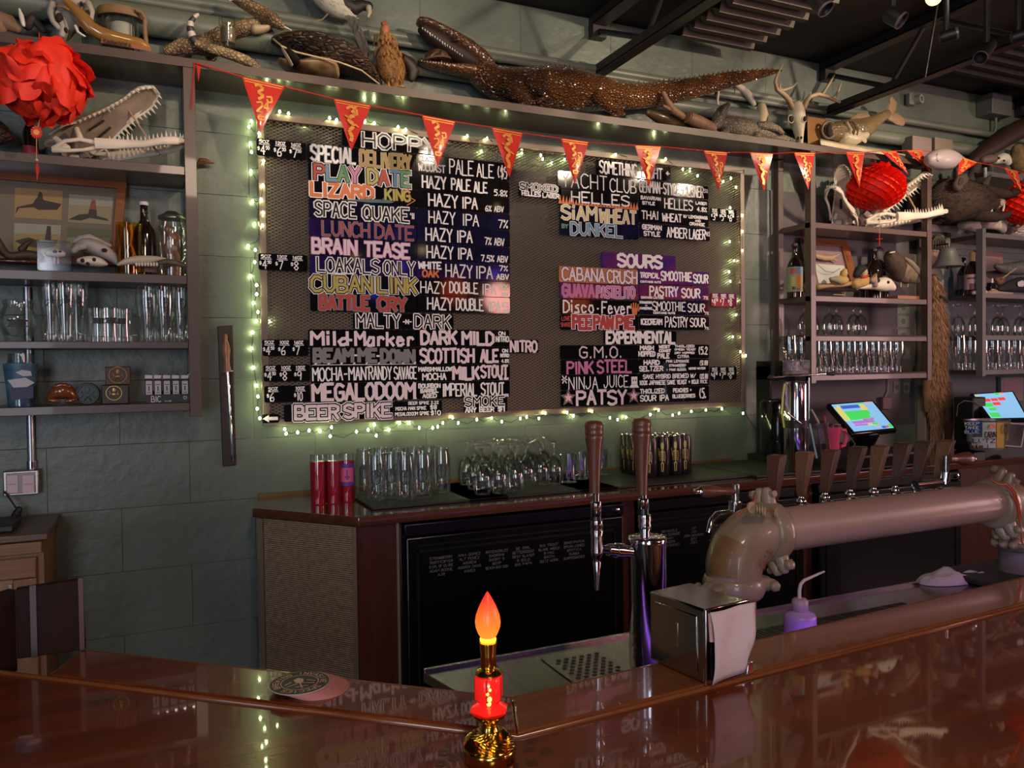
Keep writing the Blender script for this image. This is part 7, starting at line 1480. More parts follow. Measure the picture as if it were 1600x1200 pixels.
# ------------------------------------------------------------------ left shelf unit: framed photographs and curios (third shelf)
Z3 = Z5[2]+.0005
def lean(px, Y0, Y1):   # quad from pixel corners (bl, br, tr, tl); bottom at Y0, top at Y1
    return [at(*px[0], Y0), at(*px[1], Y0), at(*px[2], Y1), at(*px[3], Y1)]
def slab4(P, th): n_ = (P[1]-P[0]).cross(P[3]-P[0]).normalized(); n_ = n_ if n_.y > 0 else -n_; return MB().hexa(P+[p+n_*th for p in P]), n_
FRW = wood('frame_wood', (.30, .10, .03), (.18, .055, .02), .35, .3, 'x', 30)
pf = thing('framed_picture', 'wooden frame holding four alligator hunting photographs on the left shelves', 'picture frame', tuple(at(95, 414, -.10)))
def bilin(Q, u, v): return Q[0].lerp(Q[1], u).lerp(Q[3].lerp(Q[2], u), v)
Q = lean(((-60, 410), (187, 416), (198, 284), (-60, 262)), -.075, -.03)
o, n_ = slab4(Q, .012); o.build('backing', mat('mat_board', (.22, .17, .13), .7), pf)
for a, b in (((0, 0), (1, .09)), ((0, .90), (1, 1)), ((0, .09), (.03, .9)), ((.94, .09), (1, .90))):
    c4 = [bilin(Q, a[0], a[1]), bilin(Q, b[0], a[1]), bilin(Q, b[0], b[1]), bilin(Q, a[0], b[1])]; c4 = [p-n_*.012 for p in c4]; o, _ = slab4(c4, .0115); o.build('frame', FRW, pf, bevel=.001)
SAND, MUD, SKYC, SHIRT = mat('photo_sand', (.42, .26, .12), .4), mat('photo_mud', (.05, .04, .035), .4), mat('photo_pale', (.38, .36, .30), .4), mat('photo_red', (.32, .07, .05), .4)
def photo(u0, v0, u1, v1, k):
    q = lambda u, v, l: bilin(Q, u0+(u1-u0)*u, v0+(v1-v0)*v)-n_*l
    o = MB().add([q(0, 0, .001), q(1, 0, .001), q(1, 1, .001), q(0, 1, .001)], [(0, 1, 2, 3)]).build('photo', [SAND, mat('photo_dune', (.34, .27, .17), .4), mat('photo_field', (.36, .27, .10), .4), mat('photo_water', (.26, .24, .12), .4)][k], pf)
    m = MB(); poly = lambda pts, l=.0014: m.add([q(u, v, l) for u, v in pts], [tuple(range(len(pts)))])
    if k in (1, 2, 3): poly([(0, .62), (1, .66), (1, 1), (0, 1)], .0012)
    m.build('photo_sky', SKYC if k != 3 else mat('photo_green', (.13, .13, .07), .4), pf) if m.v else None
    m = MB()
    if k == 0: poly([(.02, .1), (.1, .32), (.4, .38), (.5, .3), (.9, .34), (.99, .55), (.7, .62), (.45, .7), (.38, .5), (.2, .42), (.05, .35)]); poly([(.45, .6), (.6, .62), (.56, .9), (.5, .92)])
    if k == 1: poly([(.02, .1), (.25, .3), (.5, .35), (.9, .2), (.95, .12), (.5, .2), (.3, .08)]); poly([(.45, .3), (.66, .3), (.62, .7), (.5, .72)])
    if k == 2: poly([(.02, .35), (.3, .5), (.55, .4), (.95, .45), (.9, .2), (.6, .1), (.2, .2)]); poly([(.66, .4), (.8, .4), (.78, .95), (.7, .95)])
    if k == 3: poly([(.1, .3), (.3, .75), (.6, .8), (.85, .4), (.8, .35), (.55, .6), (.3, .5)])
    m.build('photo_figure', MUD, pf)
    if k == 1: m = MB(); poly([(.47, .5), (.64, .5), (.6, .85), (.52, .85)], .0018); m.build('photo_shirt', SHIRT, pf)
photo(.31, .50, .60, .83, 0); photo(.64, .48, .92, .80, 1); photo(.31, .14, .60, .44, 2); photo(.64, .13, .92, .42, 3)
o = MB().add([p-n_*.0135 for p in (bilin(Q, .03, .09), bilin(Q, .94, .09), bilin(Q, .94, .9), bilin(Q, .03, .9))], [(0, 1, 2, 3)]).build('glass', GLASS, pf)
bp = mat('bottle_brown', (.014, .007, .005), .08, coat=1)
def bottle(p, r, h, label, lab=None, cap=None, glass=bp, name='beer_bottle', neck=.36, texts=(), lz=(.16, .52), grp=None):
    t = thing(name, label, 'bottle', tuple(p), grp); x, y, z = p
    MB().lathe([(.002, z), (r, z), (r, z+h*.56), (r*.86, z+h*.64), (r*neck, z+h*.76), (r*neck*.9, z+h*.96), (r*neck, z+h*.965), (r*neck, z+h)], (x, y, 0), 22).build('glass_body', glass, t)
    if cap: MB().lathe([(r*neck*1.06, z+h*.985), (r*neck*1.12, z+h*.955 if len(cap) < 3 else z+h*cap[2]), (r*neck*1.12, z+h*1.0), (.001, z+h*1.01)][::-1], (x, y, 0), 16).build('cap', mat(*cap[:2], .35), t)
    if lab:
        a0 = math.atan2(CAM.y-y, CAM.x-x); rr = r*1.02
        def arc(r_, u0, u1, z0, z1):
            m_ = MB(); n = 10; P = [(x+r_*math.cos(a0+u0+(u1-u0)*k/n), y+r_*math.sin(a0+u0+(u1-u0)*k/n), zz) for k in range(n+1) for zz in (z0, z1)]
            return m_.add(P, [(2*k, 2*k+2, 2*k+3, 2*k+1) for k in range(n)])
        arc(rr, -1.4, 1.4, z+h*lz[0], z+h*lz[1]).build('label', mat(*lab, .5), t)
        for (nm, col, u0, u1, v0, v1) in texts: arc(rr*1.02, u0, u1, z+h*(lz[0]+(lz[1]-lz[0])*v0), z+h*(lz[0]+(lz[1]-lz[0])*v1)).build('label_print', mat(nm, col, .5), t)
    return t
b = at(227, 415, -.10); hb = at(225, 316, -.10).z-Z3; sb = mpp(b)
bottle(V(b.x, -.10, Z3), 17*sb, hb, 'dark beer bottle with a white cap behind the yellow glass on the left shelves', ('label_salmon', (.42, .22, .18)), ('cap_white', (.75, .72, .68)), texts=(('lb_line', (.25, .1, .08), -.8, .5, .6, .68), ('lb_line2', (.25, .1, .08), -.8, .7, .25, .32), ('lb_line', (.25, .1, .08), -.8, .3, .42, .47)), lz=(.06, .26))
# gator-head jar
b = at(270, 420, -.11); s_ = mpp(b); jz = lambda y: at(270, y, -.11).z; gj = thing('specimen_jar', 'lidded glass jar with a tiny preserved alligator inside on the left shelves', 'jar', (b.x, -.11, Z3))
MB().lathe([(.002, Z3), (20*s_, Z3), (21.5*s_, jz(405)), (21*s_, jz(355)), (18*s_, jz(345)), (18*s_, jz(341)), (17*s_, jz(341)), (17*s_, jz(345)), (20*s_, jz(356)), (20.5*s_, jz(404)), (.002, Z3+.006)], (b.x, -.11, 0), 26).build('glass_body', GLASS, gj)
MB().lathe([(20*s_, jz(343)), (20*s_, jz(339)), (17*s_, jz(337)), (11*s_, jz(334)), (8*s_, jz(331)), (.002, jz(330))], (b.x, -.11, 0), 26).build('lid', mat('lid_pewter', (.22, .22, .20), .3, .8), gj)
m = MB(); m.tube([V(b.x-.012, -.11, jz(358)), V(b.x+.008, -.115, jz(372)), V(b.x-.008, -.11, jz(388)), V(b.x+.004, -.11, jz(404)), V(b.x, -.11, Z3+.012)], [.012, .018, .02, .02, .022], 12, roundend=True); m.build('specimen', mat('specimen', (.30, .13, .07), .4, var=.5, vs=40, coat=.4), gj)
m = MB(); m.ball(at(266, 381, -.128), (.011, .006, .013), 10, 7); m.ball(at(272, 388, -.128), (.009, .006, .009), 10, 7); m.build('shell_bits', mat('pale_flesh', (.62, .42, .34), .4), gj)
m = MB()
for k in range(8): p = at(252+4.6*k, 352+6*math.sin(PI*k/7), -.134); m.cone(p, p-V(0, 0, .009), .0022, 5)
m.build('teeth', TOOTH, gj, kind='stuff')
# yellow glass with root
b = at(203, 417, -.15); s_ = mpp(b); yz = lambda y: at(203, y, -.15).z; yg = thing('yellow_glass', 'tall amber-tinted glass tumbler holding a pale dried root', 'glass', (b.x, -.15, Z3))
MB().lathe([(.002, Z3), (18*s_, Z3), (19.5*s_, yz(350)), (18.6*s_, yz(350)), (17*s_, Z3+.006), (.002, Z3+.005)], (b.x, -.15, 0), 26).build('glass_body', GLASS2, yg)
MB().tube([at(204, 352, -.15), at(206, 365, -.15), at(204, 380, -.15), at(209, 395, -.15), at(205, 412, -.15)], [.006, .004, .003, .0025, .002], 8).build('root', mat('root_pale', (.62, .50, .26), .6), yg)
m = MB(); m.tube([at(205, 378, -.15), at(198, 392, -.15), at(195, 405, -.15)], .0018, 6); m.tube([at(207, 385, -.15), at(212, 400, -.15)], .0015, 6); m.build('rootlet', MATS['root_pale'], yg)
# small skulls on the shelf front
def blob(name, label, cat, mt, pts, Y, sub=1, extra=(), n=14):
    c_ = at(pts[len(pts)//2][0], pts[len(pts)//2][1], Y); t = thing(name, label, cat, tuple(c_)); m = MB(); pl(m, pts, Y, n); m.build('body', mt, t, sub=sub)
    for nm, mm, ps, Y2 in extra: m = MB(); pl(m, ps, Y2, 10); m.build(nm, mm, t)
    return t
cb = at(86, 412, -.165); s_ = mpp(cb); rc = thing('resin_cube', 'clear resin cube with a small animal skull cast inside', 'paperweight', (cb.x, -.165, Z3))
MB().box((cb.x-23*s_, -.195, Z3), (cb.x+23*s_, -.15, at(86, 378, -.165).z)).build('cube', PLASTIC, rc, bevel=.002)
m = MB(); pl(m, [(73,396,4,.012),(80,395,6,.014),(90,396,7,.015),(98,397,5,.012)], -.17, 12); m.build('skull', BONE, rc)
for x in (85, 91): m = MB(); m.tube([at(x, 401, -.17), at(x, 412, -.17)], .0015, 6); m.build('stand', BONE, rc)
for c_, r in (((86,393), .006), ((94,393), .004)): m = MB(); m.ball(at(*c_, -.184), (r, .004, r*.8), 8, 5); m.build('eye_socket', SOCK, rc)
blob('dried_claw', 'dark dried alligator foot lying at the left behind the resin cube', 'curio', mat('foot_dark', (.05, .03, .02), .6, var=.4, vs=30, bump=.8), [(-6,372,6),(6,398,8),(20,402,7),(45,396,8),(62,402,7)], -.17, extra=(('claw', MATS['foot_dark'], [(34,390,6),(42,380,4),(50,376,2)], -.16), ('wood_base', mat('dark_base', (.03, .014, .01), .3, coat=.5), [(-4,407,4),(20,408,4),(44,409,4)], -.18)))
tk = blob('turtle_skull', 'grey-white turtle skull leaning on another skull between cube and yellow glass', 'skull', mat('skull_grey', (.42, .37, .36), .55, var=.2, vs=20, bump=.4), [(118,388,6,.02),(128,380,10,.028),(145,384,13,.032),(162,392,12,.028),(176,402,9,.02),(182,410,5,.012)], -.15, extra=(('shoulder', MATS['skull_grey'], [(116,378,3),(126,373,6),(140,372,7),(158,379,5),(172,384,3)], -.14),('beak', MATS['skull_grey'], [(115,392,5),(122,386,6),(132,384,6)], -.17)))
m = MB(); m.ball(at(163, 391, -.178), (.008, .006, .006), 10, 6); m.build('eye_socket', SOCK, tk)
t = blob('small_skull', 'small white skull with round eye holes at the shelf edge, under the grey turtle skull', 'skull', BONE, [(124,408,5,.02),(133,408,8,.024),(148,408,9,.025),(160,411,7,.02),(166,413,3,.012)], -.18)
for c_, r in (((129,407), .006), ((147,406), .006), ((137,412), .005)): m = MB(); m.ball(at(*c_, -.20), (r, .006, r), 10, 6); m.build('eye_socket', SOCK, t)
t = blob('jaw_bone', 'cream upper jaw bone with a row of teeth at the front of the shelf', 'bone', mat('bone_cream', (.62, .54, .40), .5, bump=.3), [(184,414,2,.008),(195,409,6,.014),(212,406,7,.016),(230,406,7,.014),(245,404,4.5,.01),(259,404,1,.004)], -.18)
for k in range(8): m = MB(); p = at(213+4.6*k, 413, -.187); m.ball(p, (.0036, .004, .0068), 8, 5); m.build('tooth', TOOTH, t)
blob('dried_lizard', 'small brown dried lizard lying at the right end of the shelf by the jar', 'curio', mat('lizard_brown', (.14, .09, .06), .6, var=.4, vs=40, bump=.6), [(248,412,3),(258,408,5),(272,410,5),(284,414,4),(298,418,1.5)], -.185)
# glasses on the fourth shelf
ZG = Z5[3]+.0005; GL = 'logo glasses on the left shelves'
pg = lambda x, y, z: atz(x, y, z)
def onshelf(x, Y, z): return V(at(x, 528, Y).x, Y, z)
drinking_glass('fat', onshelf(28, -.14, ZG), 'squat round-bellied glass at the left end of the fourth shelf', GL, ('text', .0512, .03, .07))
for i, (x, Y) in enumerate(((81, -.14), (103, -.155), (122, -.13))): drinking_glass('pils', onshelf(x, Y, ZG), 'tall straight-sided glass with a palm print, %s of the left trio' % wd(i), GL, ('palm', .0285, .045, .15))
for i, (x, Y, h) in enumerate(((155, -.14, PI), (171, -.155, 0), (190, -.13, .1))): drinking_glass('mug', onshelf(x, Y, ZG), 'clear glass mug with a dark print, %s of the three mugs' % wd(i), GL, ('text', .0305, .045, .075), name='glass_mug', handle=h if i != 1 else 0, rz=.2 if i == 1 else .0)
for i, (x, Y) in enumerate(((232, -.14), (257, -.155), (283, -.13))): drinking_glass('tulip', onshelf(x, Y, ZG), 'tall curved glass with a dark print, %s of the right trio' % wd(i), GL, ('ring', .032, .09, .14))
# fifth shelf
ZH = Z5[4]+.0005
k = onshelf(31, -.14, ZH); kg = thing('picture_glass', 'tall glass wrapped in a blue sleeve printed with a white boat scene', 'glass', tuple(k)); s_ = mpp(k); kz_ = lambda y: at(31, y, -.14).z
MB().lathe([(.002, ZH), (19*s_, ZH), (20*s_, kz_(602)), (21.5*s_, kz_(568)), (18*s_, kz_(566)), (17*s_, kz_(552)), (16.4*s_, kz_(552)), (17.3*s_, kz_(567))], (k.x, -.14, 0), 26).build('glass_body', GLASS, kg)
MB().lathe([(18*s_, ZH), (20.6*s_, kz_(602)), (24*s_, kz_(568))], (k.x, -.14, 0), 26).build('sleeve', mat('sleeve_blue', (.03, .06, .16), .5, c2=(.10, .25, .32), vs=11, stretch=(1, 1, 2)), kg)
m = MB(); f_ = lambda x, y, d=.0: at(x, y, -.14-24*s_-d)
for pts in (((12, 594), (40, 590), (54, 598), (40, 606), (22, 607)), ((24, 582), (34, 578), (48, 580), (50, 587), (36, 588))): m.add([f_(*p) for p in pts], [tuple(range(5))])
m.build('boat_print', mat('boat_white', (.5, .52, .55), .5), kg)
m = MB(); m.add([f_(*p, .001) for p in ((14, 606), (52, 604), (52, 622), (18, 626))], [(0, 1, 2, 3)]); m.build('sea_print', mat('sea_navy', (.02, .02, .08), .5), kg)
blob('carved_frog', 'glossy brown carved wooden frog sitting on the lowest left shelf', 'figurine', mat('frog_wood', (.24, .07, .02), .2, c2=(.12, .035, .015), vs=12, coat=.9), [(78,621,6,.02),(86,613,12,.03),(97,610,15,.034),(108,612,13,.03),(117,620,6,.02)], -.16, extra=(('leg', MATS['frog_wood'], [(77,625,3),(84,626,4),(92,627,3)], -.185), ('leg', MATS['frog_wood'], [(104,627,3),(112,626,4),(118,624,3)], -.185), ('brow', MATS['frog_wood'], [(86,604,3),(96,601,3.5),(108,604,3)], -.185)))
gd = mat('emblem_green', (.05, .085, .075), .5); em = lambda c_, r, m_: m_
def emblem(t, c_, r, mt, nrm_=NF):
    m = MB(); ring_ = [c_+EX*(r*math.cos(2*PI*q/28))+EZ*(r*math.sin(2*PI*q/28)) for q in range(28)]; m.tube(ring_, r*.07, 6, closed=True); m.build('emblem_ring', mt, t)
    m = MB(); m.ball(c_+EZ*r*.42, (r*.22, .001, r*.34), 10, 7); m.ball(c_-EZ*r*.18, (r*.3, .001, r*.18), 10, 6); m.tube([c_-EX*r*.62+EZ*r*.3, c_-EX*r*.42-EZ*r*.1, c_-EX*r*.7-EZ*r*.45], r*.06, 6); m.tube([c_+EX*r*.62+EZ*r*.3, c_+EX*r*.42-EZ*r*.1, c_+EX*r*.7-EZ*r*.45], r*.06, 6); m.tube([c_-EX*r*.35-EZ*r*.75, c_-EZ*r*.3, c_+EX*r*.35-EZ*r*.75], r*.08, 6); m.build('emblem', mt, t)
c_ = at(137, 615, -.165); s_ = mpp(c_); dk_ = thing('grinder_tin', 'round dark tin standing on edge with a greenish skeleton emblem', 'tin', tuple(c_)); r_ = 17*s_
MB().lathe([(.001, 0), (r_*.96, 0), (r_, .003), (r_, .03), (.001, .03)], V(c_.x, -.165, ZH+r_), 36, (0, 1, 0)).build('tin', mat('tin_black', (.012, .014, .015), .35, .3), dk_); emblem(dk_, V(c_.x, -.167, ZH+r_), r_*.85, gd)
for (x0, y0, x1_, y1_, lab, mt, ec, er) in ((159, 602, 201, 628, 'dark wooden box with a gold emblem, lower of the two stacked boxes', mat('box_dark', (.035, .018, .015), .5), (178, 614), 11), (165, 573, 204, 601, 'dark brown wooden box with a gold emblem, stacked on the other box', mat('box_brown', (.055, .025, .014), .5), (184, 586), 12.5)):
    a, b_ = at(x0, y1_, -.165), at(x1_, y1_, -.165); zt = at(x0, y0, -.165).z; z0 = ZH if y1_ > 610 else ztl+.0005
    t = thing('wooden_box', lab, 'box', ((a.x+b_.x)/2, -.15, z0), 'emblem boxes'); MB().box((a.x, -.165, z0), (b_.x, -.10, zt)).build('box', mt, t, bevel=.002); ztl = zt
    e_ = at(*ec, -.166); emblem(t, e_, er*mpp(e_), mat('emblem_gold', (.50, .34, .10), .35, .6) if y1_ > 610 else mat('emblem_bronze', (.30, .15, .05), .4, .5))
a, b_ = at(227, 624, -.17), at(299, 622, -.17); zt_ = at(260, 616, -.17).z
tr = thing('lighter_tray', 'black cardboard display tray for lighters on the lowest left shelf', 'tray', ((a.x+b_.x)/2, -.15, ZH)); MB().box((a.x, -.172, ZH), (b_.x, -.168, zt_)).build('front', MBk, tr); MB().box((a.x, -.168, ZH), (b_.x, -.135, ZH+.004)).build('floor', MBk, tr); MB().box((a.x, -.135, ZH), (b_.x, -.131, zt_+.01)).build('back', MBk, tr)
tm = MB(); w_ = b_.x-a.x; put_text(tm, 'BIC', V(a.x+w_*.13, -.1725, ZH+.003), EX, EZ, w_*.2, (zt_-ZH)*.66, .0014, .0004, NF, mi=0); put_text(tm, 'FLAME', V(a.x+w_*.42, -.1725, ZH+.003), EX, EZ, w_*.14, .003, .0005, .0004, NF, mi=0)
rc_ = V(a.x+w_*.86, -.173, ZH+(zt_-ZH)*.55); 
for q in range(3): an = PI/2+2*PI*q/3; tm.cur = 0; p_ = rc_+V(.005*math.cos(an), 0, .005*math.sin(an)); q_ = rc_+V(.005*math.cos(an+1.5), 0, .005*math.sin(an+1.5)); d_ = (q_-p_).normalized(); nn = V(-d_.z, 0, d_.x)*.0008; tm.quad(p_-nn, q_-nn, q_+nn, p_+nn)
tm.build('lettering', PAL, tr)
for i, x in enumerate((233, 247, 261, 275, 289)):
    p = at(x, 617, -.152); s_ = mpp(p); t = thing('lighter', 'black lighter with a white label, %s from the left in the display tray' % wd(i), 'lighter', (p.x, -.152, ZH+.0045), 'lighters in the tray')
    zt = at(x, 592, -.152).z; MB().box((p.x-.0105, -.160, ZH+.0045), (p.x+.0105, -.144, zt)).build('body', MBk, t, bevel=.003); MB().box((p.x-.0085, -.1612, ZH+.022), (p.x+.0085, -.1602, zt-.006)).build('label', mat('lighter_label', (.55, .50, .55), .5), t)
    m = MB(); c0 = V(p.x, -.1618, (ZH+.022+zt-.006)/2); m.box((c0.x-.0016, -.1618, c0.z-.008), (c0.x+.0016, -.1613, c0.z+.006)); m.box((c0.x-.005, -.1618, c0.z-.014), (c0.x+.005, -.1613, c0.z-.012)); m.box((c0.x-.006, -.1618, c0.z+.010), (c0.x+.006, -.1613, c0.z+.012)); m.build('label_print', MBk, t, kind='stuff')
    MB().box((p.x-.0108, -.159, zt), (p.x+.0104, -.145, zt+.012)).build('hood', mat('hood_white', (.6, .6, .6), .4), t, bevel=.002); MB().tube([V(p.x+.006, -.158, zt+.012), V(p.x+.006, -.146, zt+.012)], .004, 10).build('spark_wheel', CH, t)
# small red bottle behind the left skull
b = at(48, 235, -.08); s_ = mpp(b); bottle(V(b.x, -.08, Z5[1]+.0005), 11*s_, at(48, 172, -.08).z-Z5[1], 'dark bottle with a red label behind the alligator skull', ('label_red', (.35, .03, .04)), lz=(.05, .3))
blob('gator_hide', 'dark brown scaly snout at the left edge of the skull shelf', 'curio', voro('hide_scaly', (.10, .05, .03), (.04, .02, .015), 60), [(-14,205,24,.03),(2,210,20,.03),(16,214,9,.02)], -.12)
# ------------------------------------------------------------------ wall bits on the left
sx = at(352, 620, -.02).x
hb_ = thing('wall_board', 'long narrow dark wooden board on the wall between the left shelves and the menu board', 'board', tuple(at(354, 728, -.01)))
A_, B_ = at(340, 510, -.012), at(364, 508, -.012); C_, D_ = at(369, 727, -.012), at(348, 729, -.012)
MB().prism([D_, C_, B_, A_], (0, .018, 0)).build('board', mat('board_dark', (.030, .012, .010), .35, coat=.2), hb_, bevel=.002)
hs = thing('honing_steel', 'long honing steel with a turned light wooden handle hung on the dark narrow board', 'sharpening steel', tuple(at(358, 720, -.035)))
a, b_ = at(352, 522, -.04), at(355, 579, -.04); HND = wood('steel_handle', (.42, .20, .11), (.28, .12, .06), .3, .4, 'z', 30); s_ = mpp(a); L_ = (b_-a).length
MB().lathe([(r*s_, u*L_) for r, u in ((1, 0), (3, .03), (3.4, .1), (2.6, .14), (4.5, .25), (6.5, .4), (6, .52), (4.6, .72), (5, .88), (6, .96), (5.5, 1))], a, 18, b_-a).build('handle', HND, hs)
MB().lathe([(.001, 0), (8.5*s_, 0), (8.5*s_, .004), (.001, .004)], b_, 18, b_-a).build('guard', HND, hs)
MB().tube([b_, at(359, 640, -.04), at(363, 712, -.035), at(364, 720, -.035)], [.0055, .005, .0045, .002], 10).build('rod', CH, hs)
MB().tube([at(363, 712, -.036), at(364, 718, -.036)], .0045, 8).build('tip', MBk, hs)
cx_ = at(48, 700, -.02); cd_ = thing('conduit_pipe', 'vertical galvanised conduit pipe running down behind the left shelves to the outlet', 'pipe', (cx_.x, -.02, at(48, 735, -.02).z))
MB().tube([V(cx_.x, -.016, at(48, 735, -.02).z), V(cx_.x, -.016, Z5[2]-.03)], 5.4*mpp(cx_), 14).build('pipe', mat('galvanised', (.42, .44, .48), .3, .85), cd_)
MB().tube([V(cx_.x, -.016, at(48, 732, -.02).z), V(cx_.x, -.016, at(48, 720, -.02).z)], 7*mpp(cx_), 14).build('coupling', CH, cd_)
ob = thing('outlet_box', 'metal double outlet box with two pinkish sockets on the left wall', 'outlet', tuple(at(31, 775, -.03)))
a, b_ = at(5, 776, -.045), at(60, 734, -.045); MB().box((a.x, -.045, a.z), (b_.x, -.002, b_.z)).build('box', mat('box_metal', (.32, .28, .27), .35, .8), ob, bevel=.003)
MB().box((a.x+.008, -.0475, a.z+.006), (b_.x-.008, -.045, b_.z-.006)).build('cover', mat('cover_metal', (.16, .13, .12), .4, .6), ob, bevel=.001)
for x0, x1_ in ((11, 28), (35, 53)):
    a, b_ = at(x0, 771, -.05), at(x1_, 742, -.05); MB().box((a.x, -.0505, a.z), (b_.x, -.0475, b_.z)).build('socket', mat('socket_pink', (.62, .47, .47), .4), ob, bevel=.001)
    MB().box((a.x+.004, -.0515, (a.z+b_.z)/2-.002), (b_.x-.004, -.0505, (a.z+b_.z)/2+.002)).build('test_button', mat('socket_button', (.45, .33, .33), .5), ob)
pcb = thing('cable', 'black bundled power cord hanging from the left outlet box', 'cord', tuple(at(26, 820, -.04)))
MB().tube([at(x, y, -.055) for x, y in ((5, 768), (10, 772), (18, 783), (24, 792), (28, 796), (22, 806), (18, 815), (16, 826))], .0026, 6).build('cord', MBk, pcb)
m = MB(); pl(m, [(30,795,4.5),(27,801,6),(23,808,6),(18,816,4.5)], -.055, 10); m.build('bundle', mat('cord_bundle', (.01, .01, .01), .5, bump=1, bs=150), pcb)
LY = -.30; xr = at(66, 840, LY).x; zt = at(60, 832, LY).z; lcx = -1.0
OAK = wood('oak_warm', (.30, .135, .045), (.19, .08, .03), .4, .2, 'z', 14); OAKX = wood('oak_warm_x', (.30, .135, .045), (.19, .08, .03), .4, .2, 'x', 14)
lc_ = thing('side_cabinet', 'warm oak base cabinet with a raised panel door in the left corner', 'cabinet', (-.6, -.15, .1))
MB().box((lcx, LY+.02, .1), (xr, -.005, zt-.02)).build('carcass', OAK, lc_)
MB().box((lcx, LY-.012, zt-.02), (xr+.014, -.005, zt)).build('cabinet_top', wood('oak_dark', (.12, .06, .03), (.07, .035, .02), .4, .2), lc_, bevel=.003)
xd = at(53, 860, LY).x; zd = at(40, 872, LY).z
dr = MB().box((lcx, LY-.0, zd-.055), (xd+.004, LY+.02, zd)).build('door_rail', OAKX, lc_, bevel=.003); MB().box((xd-.05, LY+.0, .15), (xd+.004, LY+.02, zd-.056)).build('door_stile', OAK, lc_, bevel=.003)
MB().box((lcx, LY+.008, .15), (xd-.051, LY+.02, zd-.056)).build('door_panel', wood('oak_pale', (.34, .20, .09), (.25, .13, .06), .4, .2, 'z', 14), lc_)
MB().box((xd-.062, LY+.002, .2), (xd-.052, LY+.02, zd-.066)).build('panel_bead', mat('bead_light', (.38, .34, .33), .3), lc_, bevel=.003)
MB().box((lcx, LY+.0, zd+.01), (xr-.002, LY+.02, zt-.024)).build('face_rail', OAKX, lc_, bevel=.002)
a = at(4, 836, -.2); solo(MB().box((a.x-.1, -.26, zt+.0005), (at(26, 834, -.2).x, -.1, zt+.018)), 'power_adapter', 'flat black device lying on the oak cabinet in the left corner', 'device', MBk, bevel=.003)
# ------------------------------------------------------------------ right shelf unit
ZR3 = RZ[1]+.0005
b = at(1242, 455, -.10); sb = mpp(b)
bottle(V(b.x, -.10, ZR3), 12*sb, at(1240, 381, -.10).z-ZR3, 'brown beer bottle with a colourful orange label at the left end of the right shelves', ('label_olive', (.30, .30, .20)), ('cap_dark', (.03, .02, .02)), lz=(.1, .56), texts=(('lb_blue', (.18, .30, .42), -.5, 1.2, .7, 1), ('lb_red', (.45, .08, .05), -.6, .3, .72, .95), ('lb_orange', (.55, .25, .05), .1, .9, .1, .7), ('lb_dark', (.05, .04, .05), -.3, .7, .08, .2), ('lb_yellow', (.5, .42, .12), -.5, 0, .2, .6)))
fr2 = thing('framed_picture', 'leaning pinkish wooden frame with a crayfish claw mounted inside', 'picture frame', tuple(at(1300, 455, -.08)))
Q = lean(((1268, 452), (1342, 455), (1322, 378), (1252, 372)), -.09, -.02); o, n2 = slab4(Q, .01); o.build('backing', mat('mat_mauve', (.26, .17, .19), .7), fr2)
for a, b_ in (((0, 0), (1, .1)), ((0, .88), (1, 1)), ((0, .1), (.12, .88)), ((.84, .1), (1, .88))):
    c4 = [bilin(Q, a[0], a[1]), bilin(Q, b_[0], a[1]), bilin(Q, b_[0], b_[1]), bilin(Q, a[0], b_[1])]; o, _ = slab4([p-n2*.01 for p in c4], .0095); o.build('frame', FRW if a[1] > .5 or a[0] > .5 else mat('frame_mauve', (.30, .17, .17), .4), fr2, bevel=.001)
MB().add([p-n2*.003 for p in (bilin(Q, .16, .12), bilin(Q, .80, .12), bilin(Q, .80, .5), bilin(Q, .16, .5))], [(0, 1, 2, 3)]).build('paper', mat('paper_white', (.55, .55, .52), .6), fr2)
m = MB(); pl(m, [(1276,400,4,.006),(1288,403,4,.006),(1300,403,4,.006),(1308,399,2,.004),(1312,397,1,.003)], -.07, 10); pl(m, [(1302,404,2.5,.004),(1308,408,1.5,.003)], -.07, 8); m.build('claw', mat('claw_tan', (.40, .27, .15), .5, bump=.5), fr2, kind='stuff')
m = MB(); m.tube([at(1276, 412, -.085), at(1290, 424, -.09), at(1302, 426, -.09), at(1312, 420, -.09)], .0011, 5); m.build('feeler', mat('feeler', (.08, .05, .05), .5), fr2)
gf = thing('foot_mount', 'upright tan alligator foot mount standing right of the orange-labelled bottle', 'curio', tuple(at(1262, 455, -.13)))
m = MB(); pl(m, [(1263,403,6,.014),(1262,412,8,.018),(1263,425,7,.016),(1264,440,7,.016),(1262,450,10,.022)], -.13, 14); m.build('foot', voro('foot_tan_scales', (.34, .24, .15), (.18, .12, .08), 120), gf)
dr_ = thing('driftwood', 'flat tan driftwood ramp carrying the chick on the right shelves', 'wood', tuple(at(1300, 450, -.14)))
m = MB(); pl(m, [(1276,449,5,.02),(1292,447,4,.025),(1312,446,4,.025),(1335,442,4,.02)], -.14, 12); m.build('ramp', mat('ramp_wood', (.40, .25, .12), .6, var=.2, vs=14), dr_)
m = MB(); m.box((at(1303, 452, -.15).x, -.15, ZR3), (at(1321, 452, -.15).x, -.146, ZR3+.004)); m.box((at(1303, 452, -.15).x, -.15, ZR3+.012), (at(1321, 452, -.15).x, -.146, ZR3+.015)); m.box((at(1320, 452, -.15).x, -.15, ZR3), (at(1321, 452, -.15).x, -.146, ZR3+.024)); m.build('trestle', MATS['ramp_wood'], dr_, kind='stuff')
